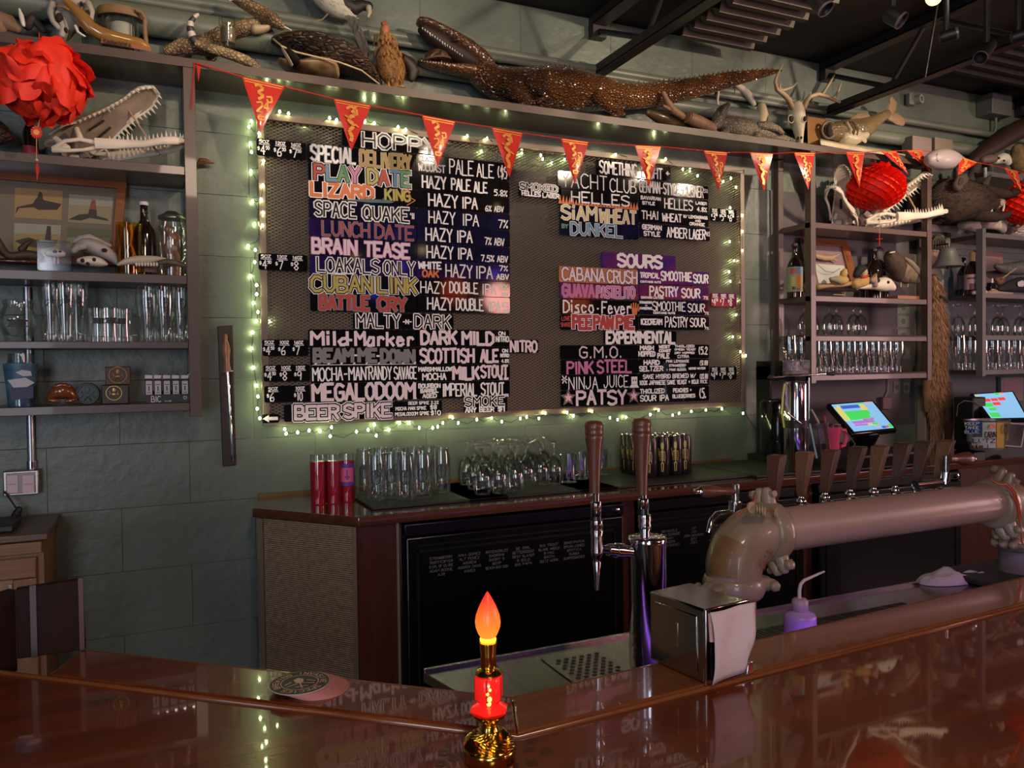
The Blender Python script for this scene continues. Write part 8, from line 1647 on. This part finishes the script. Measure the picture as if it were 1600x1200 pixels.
def birdie(name, label, body, bm_, head, hm, bill, Y, extra=()):
    t = thing(name, label, 'stuffed animal', tuple(at(body[1][0], body[1][1]+12, Y))); m = MB(); pl(m, body, Y, 16); m.build('body', bm_, t, sub=1); m = MB(); pl(m, head, Y-.004, 14); m.build('head', hm, t)
    m = MB(); m.tube([at(*bill[0], Y-.01), at(*bill[1], Y-.014)], [.003, .0012], 6); m.build('bill', mat('bill_orange', (.45, .25, .08), .4), t)
    for nm, mm, ps, dY in extra: m = MB(); pl(m, ps, Y+dY, 10); m.build(nm, mm, t)
    return t
YD = mat('duckling_down', (.55, .36, .13), .9, bump=.8, bs=120, var=.15, vs=30); BW = mat('cap_black', (.012, .012, .014), .8)
birdie('stuffed_duckling', 'small yellow stuffed duckling sitting before the leaning frame', [(1302,438,6),(1311,438,8),(1320,438,7),(1323,437,4)], YD, [(1317,431,5),(1319,426,6),(1320,423,4)], YD, ((1322, 427), (1326, 428)), -.165, extra=(('wing', mat('down_grey', (.30, .26, .2), .8), [(1298,436,3),(1306,437,5),(1312,440,4)], -.012),))
birdie('stuffed_duckling', 'stuffed duckling wearing a black cap beside the small pale skull', [(1336,445,7),(1344,441,9),(1352,440,8),(1356,437,5)], YD, [(1349,430,5),(1350,425,6),(1351,421,4)], mat('duck_face', (.50, .34, .20), .8), ((1353, 428), (1358, 430)), -.165, extra=(('cap', BW, [(1337,430,5),(1342,422,7),(1350,419,5),(1354,420,2)], -.006), ('collar', FRED, [(1347,433,2),(1353,433,2),(1356,431,1.5)], -.018)))
t = blob('animal_skull', 'cream bird-like skull with big eye holes on the right shelf edge', 'skull', BONE, [(1338,449,2,.008),(1350,449,4,.012),(1364,446,6,.02),(1376,444,12,.026),(1388,444,12,.026),(1394,450,6,.02)], -.165)
for c_, r in (((1372,438), .011), ((1388,441), .007)): m = MB(); m.ball(at(*c_, -.19), (r, .006, r), 10, 6); m.build('eye_socket', SOCK, t)
m = MB(); pl(m, [(1363,438,5,.01),(1366,430,5,.01),(1368,446,4,.01)], -.188, 10); m.build('growth', mat('pinkish_bone', (.42, .26, .20), .6), t)
b = at(1366, 452, -.08); bottle(V(b.x, -.08, ZR3), 12*mpp(b), at(1364, 389, -.08).z-ZR3, 'dark unlabelled bottle behind the capped duckling', None, ('cap_dark', (.03, .02, .02)))
b = at(1381, 452, -.07); bottle(V(b.x, -.07, ZR3), 8*mpp(b), at(1380, 415, -.07).z-ZR3, 'short bottle with a pale teal label behind the cream skull', ('label_teal', (.20, .32, .28)), None, lz=(.3, .7))
gs_ = thing('stuffed_goose', 'brown and tan stuffed goose with dark head standing on a wooden base', 'stuffed animal', tuple(at(1415, 452, -.12)))
m = MB(); pl(m, [(1398,418,18,.04),(1408,424,18,.045),(1420,430,15,.04),(1432,432,11,.03),(1444,437,5,.012)], -.12, 18); m.build('body', mat('goose_tan', (.34, .26, .18), .8, c2=(.16, .11, .08), vs=16, bump=.7, bs=60), gs_, sub=1)
m = MB(); pl(m, [(1392,402,13,.03),(1397,410,17,.04),(1402,420,16,.042),(1403,430,11,.03)], -.135, 16); m.build('breast', mat('goose_dark', (.06, .035, .022), .8, bump=.7, bs=60), gs_)
m = MB(); pl(m, [(1374,392,8,.012),(1376,405,11,.014),(1380,418,8,.01)], -.05, 12); m.build('wing', mat('wing_dark', (.045, .04, .045), .6), gs_)
m = MB(); pl(m, [(1414,404,2.5,.01),(1424,412,5,.014),(1436,425,5,.01),(1446,436,3,.006)], -.155, 12); m.build('wing', mat('wing_edge', (.22, .17, .13), .7, bump=.6), gs_)
m = MB(); m.tube([at(1390, 395, -.17), at(1398, 393.5, -.17)], .0035, 6); m.build('white_band', mat('band_white', (.6, .58, .5), .6), gs_)
for x in (1408, 1419): m = MB(); m.tube([at(x, 436, -.12), at(x-1, 449, -.125)], .004, 8); m.build('leg', mat('goose_leg', (.35, .26, .20), .6), gs_)
m = MB().hexa([V(at(1400, 450, -.16).x, -.17, ZR3), V(at(1434, 452, -.16).x, -.17, ZR3), V(at(1434, 452, -.16).x, -.08, ZR3), V(at(1400, 450, -.16).x, -.08, ZR3)]+[V(at(1400, 450, -.16).x, -.17, ZR3+.018), V(at(1434, 452, -.16).x, -.17, ZR3+.018), V(at(1434, 452, -.16).x, -.08, ZR3+.018), V(at(1400, 450, -.16).x, -.08, ZR3+.018)]); m.build('base', wood('goose_base', (.36, .14, .05), (.22, .08, .03), .4), gs_, bevel=.002)
# glasses: tulips on the fourth, pints on the fifth
ZR4, ZR5 = RZ[2]+.0065, RZ[3]+.0005
tul = [V(2.655+.074*i, -.13+.02*(i % 2), ZR4) for i in range(6)]
for i, p in enumerate(tul): drinking_glass('stem', V(at(1258+19*i, 500, -.12).x, -.12+.03*(i % 2), ZR4), 'upturned stemmed glass on the right shelves, %s from the left' % wd(i), 'upturned stemmed glasses on the right shelves', name='stemmed_glass')
for i in range(10): drinking_glass('tulip', V(at(1228+18.6*i, 560, -.13).x, -.15, ZR5), 'tall curved glass in the front of the lowest right shelf, %s from the left' % wd(i), 'tall glasses on the lowest right shelf', ('ring', .032, .06, .12))
for i in range(9): drinking_glass('tulip', V(at(1240+18.6*i, 560, -.06).x, -.07, ZR5), 'tall curved glass at the back of the lowest right shelf, %s from the left' % wd(i), 'tall glasses on the lowest right shelf')
ZQ4, ZQ5 = G5[3]+.0005, G5[4]+.0005
for i in range(7):
    x = 1500+17.5*i
    drinking_glass('stem', V(at(x, 500, -.12).x, -.11-.03*(i % 2), ZQ4), 'upturned stemmed glass on the far unit, %s from the left' % wd(i), 'upturned stemmed glasses on the far unit', name='stemmed_glass')
    drinking_glass('tulip', V(at(x-2, 560, -.12).x, -.12, ZQ5), 'tall curved glass on the lowest shelf of the far unit, %s from the left' % wd(i), 'tall glasses on the far unit')
# dollar bills on the wall
for i, (x, y) in enumerate(((1411, 481), (1411, 502), (1412, 524), (1412, 552), (1401, 605), (1416, 606))):
    p = at(x, y, -.007); s_ = mpp(p); t = thing('banknote', 'pinned grey-green banknote on the back panel, %s' % ['topmost of the column', 'second of the column', 'third of the column', 'lowest of the column', 'left of the pair below the shelves', 'right of the pair below the shelves'][i], 'banknote', tuple(p), 'pinned banknotes')
    w_, h_ = (14 if i < 4 else 7)*s_, 9*s_; MB().box((p.x-w_, -.0085, p.z-h_), (p.x+w_, -.0068, p.z+h_)).build('note', mat('note_green', (.13, .15, .13), .7, var=.2, vs=60), t)
    m = MB(); m.lathe([(.001, 0), (h_*.5, 0), (h_*.5, .0004), (.001, .0004)], V(p.x, -.0087, p.z), 14, (0, -1, 0)); m.build('portrait', mat('note_dark', (.06, .07, .06), .7), t)
# wall clutter below: cable and device
t = thing('wall_cable', 'pale cable and small device on the wall right of the left till screen', 'cable', tuple(at(1386, 640, -.02)))
MB().tube([at(1388, 590, -.012), at(1387, 612, -.012), at(1380, 626, -.012)], .003, 6).build('cable', mat('cable_pale', (.35, .33, .33), .5), t)
MB().box((at(1377, 640, -.02).x, -.03, at(1377, 640, -.02).z), (at(1391, 620, -.02).x, -.007, at(1391, 620, -.02).z)).build('device', mat('device_red', (.14, .05, .06), .5), t, bevel=.003)
# ------------------------------------------------------------------ pillar: pelt, bell, small frame
pe = thing('animal_pelt', 'long ginger-brown animal pelt hanging on the plastered pillar', 'pelt', tuple(at(1468, 690, -.09)))
PLT = mat('fur_ginger', (.34, .19, .09), .9, c2=(.14, .07, .035), vs=9, stretch=(3, 3, 1.6), bump=1, bs=90, contrast=1)
m = MB(); pl(m, [(1459,430,3,.01),(1460,445,9,.018),(1466,458,13,.024),(1462,475,15,.026),(1467,500,17,.028),(1465,535,18,.03),(1463,570,20,.03),(1464,605,21,.03),(1460,630,18,.026),(1464,660,15,.022),(1462,690,9,.015)], -.085, 20); m.build('hide', PLT, pe, sub=1)
m = MB(); pl(m, [(1478,600,9,.02),(1481,640,10,.02),(1483,670,8,.018),(1481,690,5,.012)], -.09, 14); m.build('tail', mat('fur_dark', (.10, .05, .03), .9, bump=1, bs=70), pe)
m = MB(); pl(m, [(1452,560,6,.014),(1447,600,7,.014),(1449,640,6,.012)], -.09, 12); m.build('leg', PLT, pe)
m = MB(); pl(m, [(1470,464,3,.008),(1476,467,3.5,.008),(1480,472,2,.005)], -.115, 8); m.build('ear', mat('fur_black', (.03, .02, .015), .9), pe)
bl = thing('bell', 'grey metal bell hanging from the pillar above the pelt', 'bell', tuple(at(1481, 417, -.14)))
p = at(1481, 417, -.14); s_ = mpp(p); bz_ = lambda y: at(1481, y, -.14).z
MB().lathe([(23*s_, bz_(417)), (22*s_, bz_(415)), (16*s_, bz_(405)), (12.5*s_, bz_(394)), (11*s_, bz_(389)), (8*s_, bz_(387)), (.002, bz_(386))], (p.x, -.14, 0), 30).build('bell', mat('bell_iron', (.22, .215, .21), .5, .5, bump=.2), bl)
MB().ball((p.x, -.14, bz_(418)), .008, 8, 6).build('clapper', MBk, bl)
MB().tube([(p.x, -.14, bz_(387)), (p.x, -.14, bz_(381)), (p.x, -.05, bz_(380))], .005, 8).build('bracket', MBk, bl)
pf3 = thing('framed_picture', 'small dark frame with a black and white picture on the pillar', 'picture frame', tuple(at(1460, 388, -.06)))
a, b_ = at(1436, 387, -.064), at(1486, 364, -.064); MB().box((a.x, -.066, a.z), (b_.x, -.0505, b_.z)).build('frame', MBk, pf3, bevel=.002)
MB().box((a.x+.012, -.0675, a.z+.012), (b_.x-.012, -.066, b_.z-.012)).build('picture', mat('bw_print', (.38, .36, .33), .5, c2=(.03, .03, .03), vs=22, contrast=.3), pf3)
m = MB()
for k in range(6): m.tube([at(1463+k, 369, -.09), at(1458+3.6*k, 376, -.085), at(1457+4.2*k, 390, -.075)], [.006, .006, .002], 8)
m.ball(at(1465, 371, -.085), .014, 10, 6); solo(m, 'dried_claw', 'dark dried many-fingered foot hanging over the small frame on the pillar', 'curio', mat('claw_dark', (.06, .045, .03), .7, bump=.6), kind='thing')
# ------------------------------------------------------------------ boar head and things beyond
bo = thing('mounted_boar', 'dark brown mounted boar head with open tusked mouth facing right', 'stuffed animal', tuple(at(1500, 330, -.25)))
FUR = mat('boar_fur', (.055, .030, .016), .85, c2=(.02, .011, .007), vs=14, stretch=(.5, 2, 2), bump=1, bs=80, contrast=.6)
m = MB(); pl(m, [(1446,322,36,.09,.10),(1460,318,38,.10,.04),(1482,313,36,.10,0),(1505,313,32,.09,-.02),(1525,314,27,.075,-.03),(1540,316,20,.055,-.03),(1550,318,12,.04,-.03)], -.20, 24); m.build('head', FUR, bo, sub=1)
m = MB(); pl(m, [(1528,300,13,.05),(1545,300,9.5,.04),(1562,302,7.5,.032),(1578,303,7,.030),(1590,301,9,.032),(1595,301,7,.028)], -.235, 18); m.build('snout', FUR, bo)
m = MB(); m.lathe([(.001, 0), (.021, 0), (.023, .006), (.001, .007)], at(1594, 301, -.235), 16, V(1, -.15, 0)); m.build('nose', mat('boar_nose', (.02, .015, .015), .4, coat=.3), bo)
m = MB(); pl(m, [(1522,332,13,.045),(1540,338,9,.036),(1556,340,7,.03),(1570,337,5.5,.024),(1578,332,3,.014)], -.235, 16); m.build('lower_jaw', FUR, bo)
m = MB(); pl(m, [(1546,318,10,.025),(1556,318,9,.022),(1566,316,6,.015)], -.215, 12); m.build('palate', mat('boar_bone', (.48, .42, .30), .5), bo)
m = MB(); m.tube([at(1549, 330, -.265), at(1548, 318, -.275), at(1551, 310, -.275)], [.006, .0045, .001], 8); m.tube([at(1567, 330, -.26), at(1569, 321, -.265), at(1567, 314, -.265)], [.005, .004, .001], 8); m.build('tusks', TOOTH, bo, kind='stuff')
for (pts, dY) in (([(1495,292,9,.02),(1500,283,10,.012),(1509,279,7,.008)], -.02), ([(1538,290,7,.016),(1543,281,5,.01),(1548,274,2,.004)], .02)): m = MB(); pl(m, pts, -.26+dY, 14); m.build('ear', mat('boar_ear', (.06, .04, .028), .8, bump=.5), bo)
m = MB(); pl(m, [(1499,288,4,.006),(1503,282,5,.006)], -.295, 10); m.build('ear_hollow', SOCK, bo)
m = MB(); m.ball(at(1523, 309, -.285), .006, 10, 7); m.build('eye', MATS['glass_eye'], bo)
bp2 = thing('mount_plaque', 'dark wooden shield behind the boar head on the pillar', 'plaque', tuple(at(1452, 345, -.06)))
p = at(1452, 325, -.052); MB().box((p.x-.02, -.07, p.z-.08), (p.x+.16, -.0505, p.z+.09)).build('shield', mat('board_dark'), bp2, bevel=.004)
# breathing bag
bg = thing('breathing_bag', 'grey-mauve rubber breathing bag with a clear end cap hanging above the boar head', 'bag', tuple(at(1475, 262, -.27)))
m = MB(); pl(m, [(1452,250,10),(1460,249,15),(1472,249,17),(1484,250,16),(1494,250,11),(1500,250,7)], -.27, 22); m.build('bag', mat('bag_grey', (.36, .30, .31), .45, coat=.2), bg, sub=1)
m = MB(); m.lathe([(.001, 0), (.022, 0), (.022, .002), (.001, .002)], at(1468, 246, -.298), 22, (-.35, -1, .1)); m.build('valve_disc', mat('valve', (.46, .36, .38), .4, bump=.5, bs=120), bg)
m = MB(); q = at(1468, 246, -.301); m.tube([q+V(.020*math.cos(2*PI*k/18), .007*math.cos(2*PI*k/18), .020*math.sin(2*PI*k/18)) for k in range(18)], .0014, 6, closed=True); m.build('valve_rim', mat('valve_rim', (.6, .5, .52), .4), bg)
m = MB(); a = at(1500, 250, -.27); m.lathe([(.010, 0), (.017, .006), (.017, .012), (.012, .014)], a, 18, (1, .0, 0)); m.build('end_cap', mat('cap_clear', (.55, .62, .68), .15, alpha=.7), bg)
m = MB(); m.tube([a-V(.03, 0, -.02), V(a.x-.03, -.21, Z5[0]-.01)], .002, 6); m.build('hanger', MBk, bg)
# far unit contents
ZF = G5[0]+.0005; ZF1 = G5[1]+.0005; ZF2 = G5[2]+.0005
t = blob('animal_skull', 'small white skull on the top of the far unit behind the bunting', 'skull', mat('bone_white', (.70, .66, .54), .5, bump=.3), [(1556,252,5,.02),(1563,247,9,.03),(1571,247,9,.03),(1575,254,6,.02)], -.12)
for c_ in ((1561, 247), (1569, 251)): m = MB(); m.ball(at(*c_, -.152), (.006, .005, .006), 8, 5); m.build('eye_socket', SOCK, t)
blob('animal_skull', 'brown-stained skull left of the small white skull on the far unit', 'skull', mat('bone_brown', (.16, .11, .09), .6), [(1536,250,6,.02),(1545,248,8,.025),(1554,248,6,.02)], -.13)
blob('furry_mount', 'shaggy tan animal mount at the right edge on top of the far unit', 'stuffed animal', mat('fur_tan', (.28, .19, .09), .9, c2=(.12, .08, .04), vs=30, bump=1, bs=60), [(1590,232,9,.03),(1592,245,16,.05),(1596,260,14,.05)], -.14)
blob('curved_horn', 'huge dark curved horn-like trunk rising to the right above the far unit', 'horn', mat('horn_dark', (.035, .018, .014), .5, bump=.4), [(1514,262,5,.02),(1520,248,9,.03),(1535,238,11,.035),(1555,226,14,.04),(1578,210,15,.045),(1605,196,16,.05),(1640,190,16,.05)], -.10)
blob('hanging_strap', 'dark horn-like piece hanging down beside the breathing bag', 'curio', MATS['horn_dark'], [(1494,262,4,.012),(1495,272,5,.015),(1494,285,6,.018)], -.10)
blob('hide_flap', 'dark vertical hide between the breathing bag and the pink pennant', 'curio', mat('flap_dark', (.05, .035, .03), .6), [(1527,258,8,.02),(1521,270,8,.02),(1515,284,9,.02)], -.13)
for i, (pts, lab) in enumerate((([(1504,352,8,.03),(1512,348,13,.04),(1524,352,12,.03),(1528,362,6,.02)], 'glassy grey skull on the second shelf of the far unit, under the boar jaw'), ([(1540,350,8,.03),(1552,346,13,.04),(1563,350,11,.03),(1567,360,5,.02)], 'white skull on the second shelf of the far unit, right of its post'))): blob('animal_skull', lab, 'skull', BONE2 if i == 0 else BONE, pts, -.13)
gator_skull('bleached skull cut off by the right edge on the far unit', V(at(1580, 355, -.12).x, -.12, ZF1+.03), .30, -.1, math.radians(25), math.radians(3))
b = at(1519, 458, -.13); bottle(V(b.x, -.13, ZF2), 11.5*mpp(b), at(1518, 394, -.13).z-ZF2, 'dark wine-style bottle with gold neck and pink label on the far unit', ('label_pinkish', (.42, .28, .30)), ('cap_goldfoil', (.5, .32, .10), .78), lz=(.1, .46), texts=(('lb_maroon', (.16, .03, .06), -.3, .9, .0, .4), ('lb_maroon', (.16, .03, .06), -.6, .6, .68, .8)))
b = at(1506, 456, -.06); bottle(V(b.x, -.06, ZF2), 9*mpp(b), at(1506, 402, -.06).z-ZF2, 'dark bottle behind the gold-necked bottle on the far unit', ('label_dim', (.12, .10, .12)), None)
fr4 = thing('framed_picture', 'mauve wooden frame at the back of the far unit', 'picture frame', tuple(at(1545, 455, -.05)))
Q = lean(((1530, 455), (1572, 457), (1566, 395), (1530, 390)), -.06, -.02); o, n4 = slab4(Q, .01); o.build('frame', mat('frame_mauve'), fr4); o, _ = slab4([bilin(Q, u, v)-n4*.002 for u, v in ((.0, .1), (.82, .1), (.82, .82), (.0, .82))], .001); o.build('picture', mat('mat_mauve2', (.20, .13, .15), .6), fr4)
blob('stuffed_armadillo', 'dark grey small armadillo-like mount at the right end of the far unit', 'stuffed animal', mat('armadillo', (.09, .09, .09), .6, var=.4, vs=40, bump=.8), [(1556,416,4,.014),(1566,420,8,.02),(1582,420,11,.03),(1600,418,12,.03)], -.12)
blob('small_mount', 'small brown animal head below the grey mount on the far unit', 'stuffed animal', mat('mount_brown', (.17, .085, .045), .8, bump=.6), [(1556,436,3,.01),(1562,440,8,.02),(1567,447,6,.016)], -.14)
m = MB(); m.tube([at(1566, 435, -.17), at(1588, 419, -.17)], .003, 6); solo(m, 'stick', 'thin light stick leaning by the small brown head', 'stick', mat('stick_light', (.42, .30, .18), .6))
blob('black_cap', 'black cloth cap with a white skull print at the right edge of the far unit', 'hat', BW, [(1560,452,4,.012),(1575,448,9,.02),(1592,444,13,.03),(1606,446,13,.03)], -.17, extra=(('skull_print', mat('boat_white'), [(1592,444,4,.003),(1598,443,5,.003)], -.2),))
blob('shell_pile', 'pinkish shell lying left on the lower middle shelf of the far unit', 'shell', mat('shell_pink', (.45, .34, .30), .5, bump=.5), [(1521,458,3,.01),(1529,455,5,.016),(1540,457,4,.012)], -.16)
blob('shell_pile', 'tan shell lying right of the pinkish shell on the far unit', 'shell', mat('shell_tan', (.36, .24, .18), .5, bump=.5), [(1545,458,4,.012),(1556,456,5,.016),(1568,458,5,.014),(1580,459,3,.01)], -.16)
b = at(1549, 455, -.15); sq = mpp(b); t = thing('ink_bottle', 'small square black bottle on the far unit by the frame', 'bottle', (b.x, -.15, ZF2)); MB().box((b.x-6*sq, -.162, ZF2), (b.x+6*sq, -.138, ZF2+18*sq)).build('glass_body', bp, t, bevel=.003); MB().tube([(b.x, -.15, ZF2+18*sq), (b.x, -.15, ZF2+25*sq)], 2.5*sq, 10).build('stopper', GLASS, t); MB().box((b.x-5*sq, -.1635, ZF2+3*sq), (b.x+5*sq, -.1622, ZF2+8*sq)).build('label', mat('lb_grey', (.4, .4, .4), .5), t)
pf5 = thing('framed_picture', 'small grey frame on the wall behind the right till screen', 'picture frame', tuple(at(1580, 620, -.02))); a, b_ = at(1562, 628, -.02), at(1597, 588, -.02)
MB().box((a.x, -.028, a.z), (b_.x, -.007, b_.z)).build('frame', mat('frame_grey', (.16, .15, .17), .5), pf5, bevel=.003); MB().box((a.x+.02, -.0295, a.z+.02), (b_.x-.02, -.028, b_.z-.018)).build('picture', mat('pic_mauve', (.22, .12, .15), .5), pf5)
bk2 = thing('desk_speaker', 'small black box with a looping cable left of the right till screen', 'speaker', tuple(at(1502, 700, -.3))); a = at(1496, 690, -.2); MB().box((a.x, -.28, ZC+.001), (a.x+.09, -.18, at(1500, 620, -.2).z)).build('box', MBk, bk2, bevel=.006)
MB().tube([at(x, y, -.3) for x, y in ((1494, 650), (1496, 632), (1506, 626), (1520, 628), (1530, 634))], .0035, 6).build('cable', MBk, bk2)
# white bracket shelf support
m = MB(); m.box((at(1537, 265, -.205).x, -.212, at(1537, 283, -.205).z), (at(1540, 265, -.205).x, -.206, at(1537, 262, -.205).z)); solo(m, 'shelf_bracket', 'small white metal bracket on the far unit above the boar head', 'bracket', mat('white_metal', (.5, .52, .52), .4))
# ------------------------------------------------------------------ wall and ceiling fittings
p = at(1424, 157, -.02); s_ = mpp(p); t = thing('wall_socket', 'small round grey wall fitting above the bass', 'fitting', tuple(p)); MB().box((p.x-.03, -.035, p.z-.025), (p.x+.005, -.012, p.z+.03)).build('plate', mat('fit_grey', (.22, .24, .21), .5), t, bevel=.003); MB().lathe([(.012, 0), (.022, 0), (.022, .03), (.012, .03)], V(p.x+.018, -.03, p.z), 18, (.2, -1, 0), closed=True).build('ring', mat('fit_light', (.32, .34, .30), .4), t)
p = at(1556, 166, -.05); t = thing('junction_box', 'grey junction box with a cable near the ceiling on the right', 'electrical box', tuple(p)); MB().box((p.x-.085, -.09, p.z-.055), (p.x+.07, -.001, p.z+.05)).build('box', mat('jb_grey', (.10, .11, .10), .5), t, bevel=.004)
MB().tube([at(x, y, -.04) for x, y in ((1556, 180), (1556, 200), (1550, 220), (1535, 232), (1515, 245))], .007, 8).build('cable', PIPEC, t)
TB = mat('track_black', (.012, .011, .012), .5); 
def track_head(a, b, Y, r, label, drop):
    A, B_ = at(*a, Y), at(*b, Y-.03); t = thing('track_light', label, 'spotlight', tuple(A.lerp(B_, .5)), 'track spotlights'); d_ = B_-A; s_ = mpp(A)*r
    MB().lathe([(s_*.85, 0), (s_, .01), (s_, d_.length), (s_*.8, d_.length), (s_*.7, d_.length*.9), (.002, d_.length*.88)], A, 20, d_).build('head', TB, t)
    MB().lathe([(s_*1.02, -.002), (s_*1.02, .004), (s_*.95, .004), (s_*.95, -.002)], B_, 20, d_, closed=True).build('rim', mat('rim_grey', (.16, .13, .13), .3), t)
    c_ = A.lerp(B_, .4); MB().tube([c_, V(c_.x, c_.y, drop)], .008, 8).build('stem', TB, t); return t
for (a, b, r, lab) in (((1270, -6), (1290, 14), 13, 'black track spotlight, leftmost at the ceiling'), ((1386, 20), (1408, 32), 13, 'black track spotlight left of the glowing globe bulb'), ((1468, 60), (1494, 52), 9, 'black track spotlight right of the glowing globe bulb'), ((1548, 68), (1532, 90), 10, 'black track spotlight tilted down near the right edge'), ((1580, 60), (1606, 52), 9, 'black track spotlight, rightmost at the ceiling')): track_head(a, b, -1.2, r, lab, 2.93)
A = at(1380, 8, -1.2); t = thing('light_track', 'black lighting track bar under the ceiling at the right', 'track', tuple(A)); MB().box((1.6, -1.22, 2.895), (5.6, -1.18, 2.925)).build('bar', TB, t)
p = at(1459, -4, -1.4); t = thing('globe_bulb', 'glowing yellow globe bulb at the top edge of the view', 'light bulb', tuple(p)); MB().ball(p, 12*mpp(p), 18, 12).build('globe', mat('globe_glow', (1, .8, .3), .3, em=(1, .72, .22), es=3.2), t); MB().tube([p+V(0, 0, 11*mpp(p)), p+V(0, 0, .06)], .009, 10).build('socket', TB, t); MB().tube([p+V(0, 0, .06), V(p.x, p.y, 2.935)], .003, 6).build('cord', TB, t)
A = at(1445, 121, -.75); B_ = V(at(1470, 70, -.75).x, -.75, 2.93); t = thing('hanger_rod', 'thin bare metal rod between the joist and the track spotlight', 'rod', tuple(A)); MB().tube([A, B_], .004, 8).build('rod', mat('rod_steel', (.12, .11, .11), .4, .8), t)
# mirror of the room behind: coloured lanterns that show in the glossy signs
for i, (x, y, z, c) in enumerate(((2.46, -4.0, 2.24, (1, .10, .03)), (3.7, -4.0, 2.16, (1, .16, .04)), (5.4, -4.0, 2.12, (1, .10, .03)))):
    t = thing('red_lantern', 'glowing red lantern hanging in the room behind the bar stools, %s' % wd(i), 'lantern', (x, y, z), 'red lanterns behind the seats'); MB().ball((x, y, z), .12, 20, 12).build('shade', mat('lantern_glow_%d' % i, (.8, .1, .05), .5, em=c, es=4.5), t); MB().tube([(x, y, z+.1), (x, y, 2.94)], .003, 6).build('cord', TB, t)
for i, (x, z, c) in enumerate(((2.0, 2.45, (.10, .08, 1)), (2.9, 2.42, (.10, .08, 1)), (3.3, 2.05, (.15, .05, 1)), (1.75, 2.2, (.12, .08, 1)), (3.0, 2.3, (1, .7, .3)), (2.2, 2.6, (1, .7, .3)), (4.4, 2.5, (1, .7, .3)), (4.9, 2.3, (.1, .1, 1)), (4.2, 2.0, (1, .1, .1)), (1.6, 2.5, (1, .7, .3)))):
    t = thing('party_bulb', 'coloured party bulb on the cord behind the bar stools, %s' % wd(i), 'light bulb', (x, -4.1, z), 'party bulbs behind the seats'); MB().ball((x, -4.1, z), .035, 14, 9).build('bulb', mat('bulb_%d' % i, c, .5, em=c, es=9), t); MB().tube([(x, -4.1, z+.03), (x, -4.1, 2.94)], .002, 6).build('cord', TB, t)
fuzz(part_of(pe, 'hide'), 3200, .036, .0026, mat('fur_tip', (.42, .24, .12), .9)); fuzz(part_of(pe, 'hide'), 1500, .036, .0026, mat('fur_under', (.16, .08, .04), .9), seed=4); fuzz(part_of(pe, 'tail'), 500, .028, .0018, MATS['fur_dark']); fuzz(part_of(bo, 'head'), 1800, .02, .0014, FUR, (-1, 0, -.3)); fuzz(part_of(bo, 'snout'), 300, .01, .001, FUR, (-1, 0, -.2))
fuzz(part_of(gs_, 'body'), 350, .014, .002, MATS['goose_tan'], (1, 0, -.4)); fuzz(part_of(gs_, 'breast'), 250, .012, .002, MATS['goose_dark'], (.4, 0, -1))
